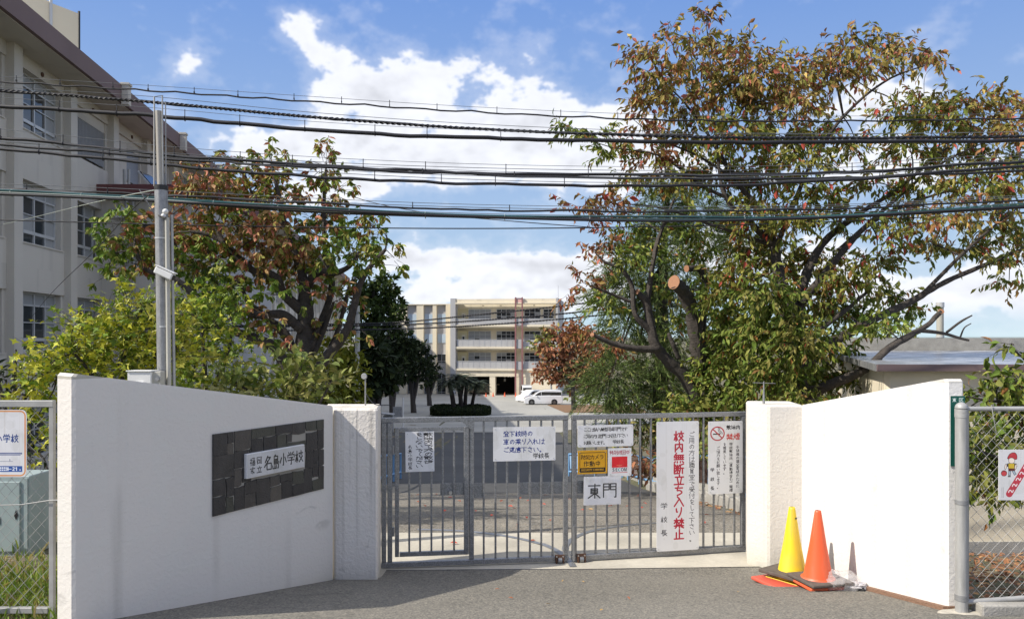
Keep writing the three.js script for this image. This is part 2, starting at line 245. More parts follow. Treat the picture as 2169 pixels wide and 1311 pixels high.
// ------------------------------------------------------------------ Japanese lettering, drawn stroke by stroke
// each stroke is a row of column-row digits on a 10 x 10 grid; @name:x0y0x1y1 sets a smaller sign into that box; a leading ~ rounds the strokes
const GLYPH = {
  木: '0393 5059 5308 5398', 交: '5052 0292 3315 6385 7519 3599', 日: '1080891910 1484', 寺: '1181 5053 0393 0595 747959 2637', 攵: '3004 2292 7209 2499',
  土: '0393 5058 0898', 口: '0090990900', 田: '0090990900 5059 0595', 方: '5051 0292 4209 34847959', 人: '505409 5499', 力: '0393897969 404409', 亻: '7003 4349',
  辶: '1122 042427 0927 2799', 袁: '1181 5052 0292 2373752523 4508 3639 5699', 門: '0900404404 0242 5450909989 5292 5494', 内: '1912828979 505427 5477', 隹: '3004 2229 2292 2484 2686 2999 6069',
  畐: '0090 2282842422 1595991915 5559 1797', 礻: '5051 029206 5459 6586', 月: '190080899979 0383 0686', 重: '8011 0292 1383861613 1585 5159 1787 0999', 音: '5051 0191 3233 6263 0494 2676792926 2777',
  頁: '0090 5042 1282871712 1484 1585 3709 6799', 原: '1090 1009 6152 3282853532 3484 6569 4738 7788', 用: '09171080898979 1383 1686 5059', 軍: '02009092 1282 1383851513 1484 0797 5059', 貝: '1080861610 1282 1484 3709 6799',
  校: '@木:0039 @交:4099', 学: '1021 4042 8061 04029294 247455 555949 0696', 長: '802025 2272 2373 0595 353958 8657 4599', 登: '114104 5094 8172 2474 3575773735 3849 7869 0999', 下: '0191 4149 4476',
  時: '@日:0138 @寺:4099', 車: '0191 2373762623 2575 0888 5059', 乗: '8021 0292 0595 3236 7276 5159 5608 5698', 入: '3052 5299 5209', 遠: '@辶:0099 @袁:3087', 慮: '5051 5181 1292 1209 3373 3484863634 5456 3585 3829 47497978 8798',
  敷: '@攵:5099 0151 2024 0242440402 0343 0555 2509 26464939', 地: '0333 1017 0846 45938676 6067 43489897', 犬: '0393 505309 5399 7081', 散: '@攵:5099 0151 1013 4043 0353 19144449 1646 1747',
  歩: '5054 5282 2124 0494 5457 2517 7586 8619', 福: '@礻:0039 @畐:4099', 岡: '1900909989 2233 7263 2474 5458 25287875', 市: '5051 0292 28248878 5259', 立: '5052 1292 3348 7368 0999', 名: '4014 317107 3344 @口:3589',
  島: '4021 2126 217174 2373 2474 2595 26868979 070959575 3739', 小: '505949 2307 7397', 東: '0191 2373762623 2474 2575 5059 5609 5699', 納: '200223 310535 2529 0708 3638 @内:4099',
  業: '3032 6062 1122 8172 0393 1484 2575 0696 5359 5609 5699', 者: '1171 4043 0393 8006 @日:2589', 通: '@辶:0099 408062 @用:3288', 西: '0191 1383891913 313526 616585 1888', 回: '0090990900 3363663633',
  願: '@原:0049 @頁:5099', 防: '0009 00302335 3516 @方:4099', 犯: '3003 11343829 3508 51919485 51589997', カ: '038379 7958 404419', メ: '705519 2377', ラ: '2171 14847739', 作: '@亻:0039 5034 4292 5259 5494 5797',
  動: '@重:0059 @力:5199', 中: '1282861612 5059', 特: '1103 0343 2029 0645 @寺:4099', 別: '1040433310 0555493939 2509 7176 909989', 巡: '@辶:0099 504356 706376 908396', 無: '2003 1292 0696 2226 4246 6266 8286 0494 1809 3839 6869 8899',
  断: '000959 3138 1454 1123 5143 3417 3457 90616559 6494 8489', 禁: '@木:0045 @木:5095 2676 0797 5759 2819 7899', 止: '5059 5484 2329 0999', 職: '0040 1018 3039 1333 1535 0847 @音:4078 4393 808699 9579', 員: '2070722220 @貝:2379',
  室: '5051 03019193 2373 432575 6485 2777 5659 0999', 受: '8011 1223 4253 8173 05049495 257519 3699', 付: '@亻:0039 4393 808969 5566', 煙: '202409 0315 4234 2548 5090 5292955552 6065 8085 5797 7579 4999', 子: '117153 535939 0595',
  供: '@亻:0039 4393 6066 8086 3696 5749 8799', 達: '@辶:0099 4181 6063 3393 5354 7374 4484 4585 3797 6468', 健: '@亻:0039 415144 445439 365899 618185 5393 6585 5797 7078', 全: '5004 5094 2575 2777 5559 0999',
  育: '5051 0191 412373 6283 292575797 2676 2878', 成: '1292 1209 15454838 607699 8459 7081', 運: '@辶:0099 @軍:3088', 場: '@土:0039 5080835350 5282 4494 6447 55958979 7558', 含: '5004 5094 3363 257566 @口:2779',
  推: '0232 202919 0635 @隹:3099', 進: '@辶:0099 @隹:3088', 協: '0333 1019 @力:5094 @力:4569 @力:7599', 致: '0040 200343 0646 2428 0958 @攵:5099', 区: '90000999 3277 7227',
  の: '~524628162351838668', で: '~12815446697989 7485 8394', を: '~2272 40255457 84363889', し: '~30375987', な: '~1252 3015 7293 646849385788', い: '~121638 7296', く: '~703479', だ: '~1252 3019 5494 576898 7182 8091',
  さ: '~1282 4075 263879', り: '~212534 707649', れ: '~2029 023207 0652636898', は: '~1119 4393 707859486799', ご: '~2272 163888 7081 8091', こ: '~2171 163888', す: '~0292 50553634545739', お: '~0353 30381816658769 7193', に: '~1119 4282 465898',
  ち: '~1282 402554866839', て: '~128153466979', た: '~1252 3019 5494 576999', め: '~2248 6046181553848769', ま: '~1282 1484 505839284789', む: '~0262 3036162437498986 7294', '。': '~1737391917', '(': '~806468', ')': '~208628',
};
const PAREN = { '(': [[0, 9], [2, 6], [7, 6], [9, 9]], ')': [[0, 1], [2, 4], [7, 4], [9, 1]] };
function strokesOf(ch, x0 = 0, y0 = 0, x1 = 9, y1 = 9, out = []) {
  const s = GLYPH[ch]; if (!s) return out; const round = s[0] === '~';
  for (const t of (round ? s.slice(1) : s).split(' ')) {
    if (t[0] === '@') { const [n, b] = t.slice(1).split(':'), q = [...b].map(Number), X = (v) => x0 + v / 9 * (x1 - x0), Y = (v) => y0 + v / 9 * (y1 - y0); strokesOf(n, X(q[0]), Y(q[1]), X(q[2]), Y(q[3]), out); continue; }
    const p = []; for (let i = 0; i + 1 < t.length; i += 2) p.push([x0 + +t[i] / 9 * (x1 - x0), y0 + +t[i + 1] / 9 * (y1 - y0)]); out.push({ p, round });
  }
  return out;
}
function glyph(c, ch, x, y, w, h, lw) {                      // draws one sign into the box x, y, w, h
  c.lineWidth = lw; c.lineCap = 'round'; c.lineJoin = 'round'; const m = 0.06;
  for (const { p, round } of PAREN[ch] ? [{ p: PAREN[ch].map(([r, k]) => [r, ch === '(' ? k * 0.5 + 4 : k * 0.5]), round: true }] : strokesOf(ch)) {
    const q = p.map(([a, b]) => [x + w * (m + a / 9 * (1 - 2 * m)), y + h * (m + b / 9 * (1 - 2 * m))]);
    c.beginPath(); c.moveTo(...q[0]);
    if (round && q.length > 2) { for (let i = 1; i < q.length - 1; i++) { const e = i === q.length - 2 ? q[i + 1] : [(q[i][0] + q[i + 1][0]) / 2, (q[i][1] + q[i + 1][1]) / 2]; c.quadraticCurveTo(...q[i], ...e); } } else for (const e of q.slice(1)) c.lineTo(...e);
    c.stroke();
  }
}
function across(c, s, x, y, size, lw, gap = 1, sx = 1) { let k = x; for (const ch of s) { if (ch !== ' ') glyph(c, ch, k, y, size * sx, size, lw); k += size * sx * gap; } }
function down(c, s, x, y, w, h, lw, gap = 1) { let k = y; for (const ch of s) { if (ch !== ' ') glyph(c, ch, x, k, w, ch === '。' ? w : h, lw); k += h * gap; } }
function print(wPx, hPx, draw, base = '#dcdcdc') {            // flat print for a sign
  const c = document.createElement('canvas'); c.width = wPx; c.height = hPx; const x = c.getContext('2d'); x.fillStyle = base; x.fillRect(0, 0, wPx, hPx); x.save(); draw(x, wPx, hPx); x.restore();
  const r = rng(wPx * 7 + hPx); for (let i = 0; i < 70; i++) { const s = Math.pow(r(), 3) * wPx * 0.12 + 2; x.fillStyle = r() < 0.6 ? 'rgba(96,88,70,0.045)' : 'rgba(255,255,255,0.05)'; x.beginPath(); x.ellipse(r() * wPx, r() * hPx, s, s * (0.4 + 2.4 * r()), 0, 0, 7); x.fill(); }
  for (let i = 0; i < 8; i++) { x.fillStyle = 'rgba(110,90,62,0.07)'; const u = r() * wPx, w = 1 + r() * wPx * 0.012; x.fillRect(u, 0, w, hPx * (0.2 + 0.8 * r())); }
  const t = new THREE.CanvasTexture(c); t.colorSpace = THREE.SRGBColorSpace; t.anisotropy = 8; t.magFilter = THREE.LinearFilter; return t;
}
// ------------------------------------------------------------------ the setting: ground, street, driveway, yard
const HD = [[-60, 0.78], [0, 0.75], [2, 0.72], [4, 0.63], [5.2, 0.45], [5.8, 0.345], [7, 0.14], [7.7, 0.02], [8.2, 0], [9, 0], [10.5, -0.1], [12, -0.28], [15, -0.75], [20, -1.5], [30, -2.7], [50, -4.2], [75, -5.4], [99, -6.0], [132, -7.3], [200, -7.6], [4000, -9]];
const HR = [[-60, 0.78], [4, 0.63], [5.6, 0.38], [7.3, 0.06], [12, -0.95], [20, -1.6], [30, -2.7], [50, -4.2], [75, -5.4], [99, -6.0], [132, -7.3], [200, -7.6], [4000, -9]];
const HL = [[-60, 0.78], [4, 0.63], [5.2, 0.44], [7.6, 0.40], [10, 0.1], [14, -0.6], [20, -1.5], [30, -2.7], [50, -4.2], [75, -5.4], [99, -6.0], [132, -7.3], [200, -7.6], [4000, -9]];
function along(T, d) { let i = 0; while (i < T.length - 2 && d > T[i + 1][0]) i++; const [a, b] = [T[i], T[i + 1]], t = clamp((d - a[0]) / (b[0] - a[0]), 0, 1); return lerp(a[1], b[1], t); }
const hD = (d) => { const w = d < 9 ? 0.25 : 0.7; return (along(HD, d - w) + along(HD, d) * 2 + along(HD, d + w)) / 4; };
function ground(x, d) { const s = smoothstep(x, lerp(3.15, 4.0, smoothstep(d, 7.6, 10)), lerp(3.5, 5.2, smoothstep(d, 7.6, 10))), l = smoothstep(-x, lerp(2.0, 3.6, smoothstep(d, 7.6, 10)) + (d < 7.5 ? (7.5 - d) * 0.42 : 0), lerp(2.3, 4.2, smoothstep(d, 7.6, 10)) + (d < 7.5 ? (7.5 - d) * 0.42 : 0)); return lerp(lerp(hD(d), along(HR, d), s), along(HL, d), l) + 0.3 * smoothstep(x, 3.45, 3.7) * (1 - s) * smoothstep(d, 10, 11.5) * (1 - smoothstep(d, 30, 42)); }
{
  const xs = [], ds = []; for (let x = -8; x <= 12; x += 0.25) xs.push(x); for (const k of [-12, -18, -26, -40, -60, -100, -200, -500, -1500]) xs.unshift(k); for (const k of [14, 18, 26, 40, 60, 100, 200, 500, 1500]) xs.push(k);
  for (let d = -40; d < 4; d += 4) ds.push(d); for (let d = 4.4; d < 10; d += 0.2) ds.push(d); for (let d = 10; d < 34; d += 0.5) ds.push(d); for (let d = 34; d < 150; d += 4) ds.push(d); for (const d of [160, 200, 300, 600, 1200, 3000]) ds.push(d);
  const pos = [], uv = [], idx = [], W = xs.length;
  for (const d of ds) for (const x of xs) { const inn = d < 9 && x > -3.2 && x < 3.3, lump = inn ? -0.03 : (Math.abs(x) < 3.7 && d > 8) || d < 5.2 ? 0 : 0.04 * noise3(x * 1.3, d * 1.3, 0); pos.push(x, ground(x, d) + lump - 0.012, -d); uv.push(x, d); }
  for (let j = 0; j < ds.length - 1; j++) for (let i = 0; i < W - 1; i++) { const a = j * W + i; idx.push(a, a + 1, a + W, a + 1, a + W + 1, a + W); }
  const g = new THREE.BufferGeometry(); g.setAttribute('position', new THREE.Float32BufferAttribute(pos, 3)); g.setAttribute('uv', new THREE.Float32BufferAttribute(uv, 2)); g.setIndex(idx); g.computeVertexNormals();
  struct('ground', g, M.soil);
}
function ribbon(L, Rr, d0, d1, step, lift, cross = 8) {      // a sheet that follows the ground between two edges given as functions of depth
  const pos = [], uv = [], idx = []; let n = 0;
  for (let d = d0; d <= d1 + 1e-6; d += step) { for (let k = 0; k <= cross; k++) { const x = lerp(L(d), Rr(d), k / cross); pos.push(x, hD(d) + lift, -d); uv.push(x, d); } n++; }
  const w = cross + 1; for (let j = 0; j < n - 1; j++) for (let i = 0; i < cross; i++) { const a = j * w + i; idx.push(a, a + 1, a + w, a + 1, a + w + 1, a + w); }
  const g = new THREE.BufferGeometry(); g.setAttribute('position', new THREE.Float32BufferAttribute(pos, 3)); g.setAttribute('uv', new THREE.Float32BufferAttribute(uv, 2)); g.setIndex(idx); g.computeVertexNormals(); return g;
}
// street in front of the walls; its edge follows the wall feet and the gate sill
{
  const plan = [[-2.95, 5.2], [-1.74, 7.47], [-1.28, 7.5], [-1.25, 7.9], [0, 7.95], [0.66, 7.95], [1.6, 8.0], [2.56, 8.05], [2.97, 7.98], [3.2, 5.75], [3.25, 5.5], [60, 5.5], [60, 0], [-60, 0], [-60, 5.2]];
  const inside = (x, d) => { let c = false; for (let i = 0, j = plan.length - 1; i < plan.length; j = i++) { const [xi, yi] = plan[i], [xj, yj] = plan[j]; if (yi > d !== yj > d && x < (xj - xi) * (d - yi) / (yj - yi) + xi) c = !c; } return c; };
  const pos = [], quad = (x0, x1, d0, d1) => { const q = (x, d) => [x, hD(d) + 0.006, -d]; for (const k of [q(x0, d0), q(x1, d0), q(x1, d1), q(x0, d0), q(x1, d1), q(x0, d1)]) pos.push(...k); };
  const st = 0.05; for (let d = 4.4; d < 8.6; d += st) for (let x = -3.3; x < 3.5; x += st) if (inside(x + st / 2, d + st / 2)) quad(x, x + st, d, d + st);
  for (let d = 4.4; d < 5.15; d += 0.25) { quad(-60, -3.3, d, d + 0.25); quad(3.5, 60, d, d + 0.25); }
  for (const [p, q] of [[4, 4.4], [3, 4], [2, 3], [0, 2], [-40, 0]]) quad(-60, 60, p, q);
  const g = new THREE.BufferGeometry(); g.setAttribute('position', new THREE.Float32BufferAttribute(pos, 3)); g.computeVertexNormals();
  struct('street', boxUV(g), M.asphalt);
}
// concrete apron inside the gate, then the asphalt driveway down to the yard
struct('gate_apron', ribbon(() => -2.2, () => 2.62, 7.5, 8.5, 0.1, 0.0), M.concrete);
struct('inner_apron', ribbon(() => -2.2, () => 3.4, 8.5, 9.7, 0.2, 0.0), M.concrete);
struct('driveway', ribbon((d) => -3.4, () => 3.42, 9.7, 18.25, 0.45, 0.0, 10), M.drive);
struct('lower_driveway', ribbon((d) => lerp(-3.4, -9, smoothstep(d, 20, 40)), () => 3.42, 18.25, 58, 0.75, 0.0, 10), M.driveShaded);
struct('schoolyard', ribbon((d) => lerp(-8, -20, smoothstep(d, 58, 80)), (d) => lerp(3.6, 17, smoothstep(d, 58, 76)), 58, 136, 2, 0.02, 14), M.yard);
struct('gravel_drift', ribbon((d) => 5.6 - 2.0 * Math.sin((d - 84) * 0.05), () => 14.5, 84, 98, 1, 0.04, 6), std(0xffffff, 1, { map: tex(256, 3, (u, v) => { const k = 0.6 + 0.8 * fE(u, v); return [0.19 * k, 0.11 * k, 0.055 * k]; }) }));
// curved steel tracks of the gate rollers, let into the apron
function arcTrack(cx, cz, r, a0, a1) { const p = []; for (let i = 0; i <= 40; i++) { const a = lerp(a0, a1, i / 40), x = cx + Math.cos(a) * r, z = cz - Math.sin(a) * r; p.push(V(x, hD(-z) + 0.006, z)); } const f = []; for (let i = 0; i < 40; i++) { const n = p[i + 1].clone().sub(p[i]).cross(V(0, 1, 0)).setLength(0.035); f.push([p[i].clone().sub(n), p[i + 1].clone().sub(n), p[i + 1].clone().add(n), p[i].clone().add(n)]); } return polys(f); }
tag(obj('roller_track', arcTrack(2.5, -8.62, 1.92, Math.PI * 0.52, Math.PI * 0.985), M.steel), 'curved steel roller track in the concrete behind the right gate leaf', 'gate track');
tag(obj('roller_track', arcTrack(-1.3, -8.0, 1.92, 0.03, Math.PI * 0.48), M.steel), 'curved steel roller track in the concrete behind the left gate leaf', 'gate track');
{
  const p = [[-1.25, 7.9], [0.0, 7.95], [0.66, 7.95], [1.6, 8.0], [2.56, 8.05]].map(([x, d]) => V(x, hD(d) + 0.0075, -d)), f = []; for (let i = 0; i < p.length - 1; i++) { const n = V(0, 0, 0.011); f.push([p[i].clone().add(n), p[i + 1].clone().add(n), p[i + 1].clone().sub(n), p[i].clone().sub(n)]); }
  struct('pavement_joint', polys(f), M.black);
}
// kerb stones along the right side of the driveway and a low retaining wall under the blue railing
{
  const t = thing('driveway_kerb', 'row of weathered kerb stones along the right edge of the driveway behind the gate', 'kerb', [0, 0, 0]), r = rng(9);
  for (let d = 9.0; d < 20; d += 0.62) { const x = 3.2 + 0.25 * smoothstep(d, 9, 12) + 0.02 * r(), L = 0.58; obj('stone', rbox(0.16, 0.26, L, 0.02, x, hD(d + L / 2) + 0.05 + 0.02 * r(), -(d + L / 2), 0.03 * (r() - 0.5)), M.kerb, t); }
  const w = thing('retaining_wall', 'low concrete retaining wall under the blue railing at the right of the driveway', 'retaining wall', [0, 0, 0]), f = [];
  for (let d = 12.4; d < 30; d += 1.1) f.push(beam(V(3.62, hD(d) + 0.12, -d), V(3.62, hD(d + 1.1) + 0.12, -d - 1.1), 0.16, 0.42));
  f.forEach((g) => obj('wall_block', g, M.kerb, w));
}
// distant low wooded ridge beyond the school, seen only in gaps
// ------------------------------------------------------------------ gate walls, posts, name sign
{
  const wl = thing('gate_wall', 'white stucco wall left of the gate, in shade, carrying the slate name sign', 'wall', [-2.6, 0, -6.9]);
  const T = (c) => c.map(([x, z, t]) => [x + 2.6, z + 6.9, t]);
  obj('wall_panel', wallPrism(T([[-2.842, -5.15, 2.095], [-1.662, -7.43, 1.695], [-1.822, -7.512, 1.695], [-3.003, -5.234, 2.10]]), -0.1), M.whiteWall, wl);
  const pl = thing('gate_post', 'square white stucco post between the shaded wall and the left gate leaf', 'gate post', [-1.5, 0, -7.7]);
  const Q = (c) => c.map(([x, z, t]) => [x + 1.5, z + 7.7, t]);
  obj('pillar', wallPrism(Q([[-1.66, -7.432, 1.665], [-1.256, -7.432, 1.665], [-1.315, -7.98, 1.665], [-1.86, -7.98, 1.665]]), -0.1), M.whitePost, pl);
  const wr = thing('gate_wall', 'bright sunlit white wall right of the gate, sloping up to the right behind the cones', 'wall', [3.4, 0, -7.4]);
  const S = (c) => c.map(([x, z, t]) => [x - 3.4, z + 7.4, t]);
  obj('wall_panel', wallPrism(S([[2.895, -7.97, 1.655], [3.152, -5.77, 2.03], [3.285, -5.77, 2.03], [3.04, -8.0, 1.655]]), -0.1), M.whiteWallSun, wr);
  const pr = thing('gate_post', 'square white stucco post right of the gate, behind the yellow cone', 'gate post', [2.7, 0, -8.1]);
  const U = (c) => c.map(([x, z, t]) => [x - 2.7, z + 8.1, t]);
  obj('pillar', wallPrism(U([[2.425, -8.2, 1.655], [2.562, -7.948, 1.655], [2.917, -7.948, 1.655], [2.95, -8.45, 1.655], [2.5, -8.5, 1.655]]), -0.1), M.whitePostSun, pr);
  const ft = thing('wall_footing', 'rough reddish mortar footing along the foot of the sunlit wall', 'footing', [0, 0, 0]);
  obj('mortar_strip', beam(V(2.93, 0.005, -7.85), V(3.165, 0.36, -5.74), 0.11, 0.06), std(lC(0.22, 0.13, 0.085), 1, { bumpMap: plasterBump, bumpScale: 0.01 }), ft);
  // short antenna rods standing on the two posts
  for (const [u, v1, d, lab, k] of [[775, 797, 7.8, 'thin metal rod with a small round disc on top of the left gate post', 0], [1620, 808, 8.1, 'thin grey rod with a small cross wire on top of the right gate post', 1]]) {
    const b = P(u, 862, d), top = P(u, v1, d), o = thing('post_rod', lab, 'rod', [b.x, 1.66, b.z]); const h = top.y - 1.66;
    obj('rod', k ? cyl(0.005, 0.014, h, 8, 0, h / 2, 0) : cyl(0.007, 0.007, h, 8, 0, h / 2, 0), M.zinc, o);
    if (k) obj('cross_wire', bar(V(-0.11, h - 0.012, 0), V(0.12, h - 0.02, 0), 0.003, 5), M.zinc, o);
    else { obj('disc', new THREE.CylinderGeometry(0.026, 0.03, 0.02, 20).rotateX(Math.PI / 2).translate(-0.012, h, 0.012), M.zincLight, o); obj('cable', tube([V(0.02, h - 0.2, 0), V(0.01, h * 0.4, 0.01), V(0.09, 0.02, 0.02), V(0.25, 0.01, 0)], [0.004, 0.004, 0.004, 0.004], 5, 4), M.black, o); }
  }
}
// slate sign set on the shaded wall
{
  const a = V(-2.842, 0, -5.15), b = V(-1.662, 0, -7.43), dir = b.clone().sub(a).normalize(), L = b.distanceTo(a), nrm = V(-dir.z, 0, dir.x); if (nrm.z < 0) nrm.negate();
  const onWall = (u, v) => { const k = (u - CX) / F; const t = (a.x + k * a.z) / -(dir.x + k * dir.z), q = a.clone().addScaledVector(dir, t), d = -q.z; return [t, EY - (v - HZ) * d / F]; };
  const c00 = onWall(449, 913), c10 = onWall(685, 893), c11 = onWall(685, 1040), c01 = onWall(449, 1089);
  const x0 = c00[0], x1 = c10[0], y1 = (c00[1] + c10[1]) / 2, y0 = (c11[1] + c01[1]) / 2;
  const o = thing('slate_sign', 'dark slate panel with a pale engraved name plate on the shaded white wall', 'sign', a.clone().addScaledVector(dir, (x0 + x1) / 2).addScaledVector(nrm, 0.0).toArray().map((q, i) => (i === 1 ? (y0 + y1) / 2 : q)), Math.atan2(nrm.x, nrm.z));
  const w = x1 - x0, h = y1 - y0, lx = (f) => (f - 0.5) * w, ly = (f) => (0.5 - f) * h;
  obj('mortar_bed', box(w - 0.012, h - 0.012, 0.05, 0, 0, -0.018), M.mortar, o);
  // random ashlar: irregular slate pieces read off the photograph as fractions of the panel
  const J = 0.0045, tiles = [[0, 0, .11, .27], [.11, 0, .165, .14], [.11, .14, .165, .29], [0, .27, .165, .56, 1], [.165, 0, .31, .25], [.165, .25, .29, .48], [.31, 0, .52, .13], [.31, .13, .41, .33], [.41, .13, .53, .33], [.52, 0, .68, .13], [.53, .13, .62, .33], [.62, .13, .68, .25], [.68, 0, .81, .16], [.81, 0, .92, .14], [.92, 0, 1, .14], [.62, .25, .81, .35], [.81, .16, .93, .42], [.93, .14, 1, .42],
    [.81, .42, .89, .66], [.89, .42, .94, .6], [.94, .42, 1, .66, 1], [0, .56, .1, .77], [.1, .56, .165, .8], [0, .77, .1, 1], [.1, .8, .165, 1], [.165, .48, .23, .7], [.23, .48, .3, .66], [.165, .7, .25, 1], [.25, .66, .35, .82], [.25, .82, .35, 1], [.35, .66, .47, 1, 1], [.47, .66, .56, .8], [.47, .8, .58, 1], [.56, .66, .68, .77], [.58, .77, .68, 1], [.68, .66, .79, .84], [.68, .84, .79, 1], [.79, .66, .88, 1], [.88, .6, .94, .8], [.94, .66, 1, .83], [.88, .83, 1, 1], [.29, .25, .31, .66]];
  const r = rng(44);
  tiles.forEach(([p, q, s, t], i) => {
    const X0 = lx(p) + J, X1 = lx(s) - J, Y1 = ly(q) - J, Y0 = ly(t) + J, j = () => (r() - 0.5) * 0.012, m = (e) => (e ? 1 : 0);
    const sh = new THREE.Shape([[X0 + m(p) * j(), Y0 + m(t < 1) * j()], [(X0 + X1) / 2, Y0 + m(t < 1) * j()], [X1 + m(s < 1) * j(), Y0 + m(t < 1) * j()], [X1 + m(s < 1) * j(), (Y0 + Y1) / 2], [X1 + m(s < 1) * j(), Y1 + m(q) * j()], [(X0 + X1) / 2, Y1 + m(q) * j()], [X0 + m(p) * j(), Y1 + m(q) * j()], [X0 + m(p) * j(), (Y0 + Y1) / 2]].map((e) => new THREE.Vector2(...e)));
    obj('slate', boxUV(new THREE.ExtrudeGeometry(sh, { depth: 0.006 + 0.005 * r(), bevelEnabled: true, bevelSize: 0.0025, bevelThickness: 0.003, bevelSegments: 1 }).translate(0, 0, 0.004)), M.slabs[Math.floor(r() * M.slabs.length)], o);
  });
  // pale plate with brush lettering
  const n0 = onWall(515, 963), n1 = onWall(638, 1014 - 12), pw = n1[0] - n0[0], ph = 0.2, px = (n0[0] + n1[0]) / 2 - (x0 + x1) / 2, py = ly(0.46);
  const plate = obj('name_plate', rbox(pw, ph, 0.03, 0.004, px, py, 0.028), M.board, o);
  const t = print(1024, Math.round(1024 * ph / pw), (c, W, H) => {
    c.strokeStyle = '#161616'; const s = H / 370;
    glyph(c, '福', 40 * W / 1000, 62 * s, 90, 128 * s, 11); glyph(c, '岡', 150 * W / 1000, 62 * s, 88, 120 * s, 11); glyph(c, '市', 40 * W / 1000, 205 * s, 88, 118 * s, 11); glyph(c, '立', 150 * W / 1000, 215 * s, 92, 105 * s, 11);
    [['名', 270, 150, 250, 60], ['島', 415, 125, 250, 62], ['小', 545, 125, 215, 66], ['学', 685, 130, 225, 66], ['校', 825, 155, 215, 66]].forEach(([ch, x, w2, h2, y]) => { for (const k of [0, 5]) glyph(c, ch, x * W / 1000 + k, y * s + k, w2 * W / 1000, h2 * s, 13); });
  }, '#bdbdbd');
  obj('lettering', new THREE.PlaneGeometry(pw - 0.012, ph - 0.012).translate(px, py, 0.0445), std(0xffffff, 0.6, { map: t }), plate);
}
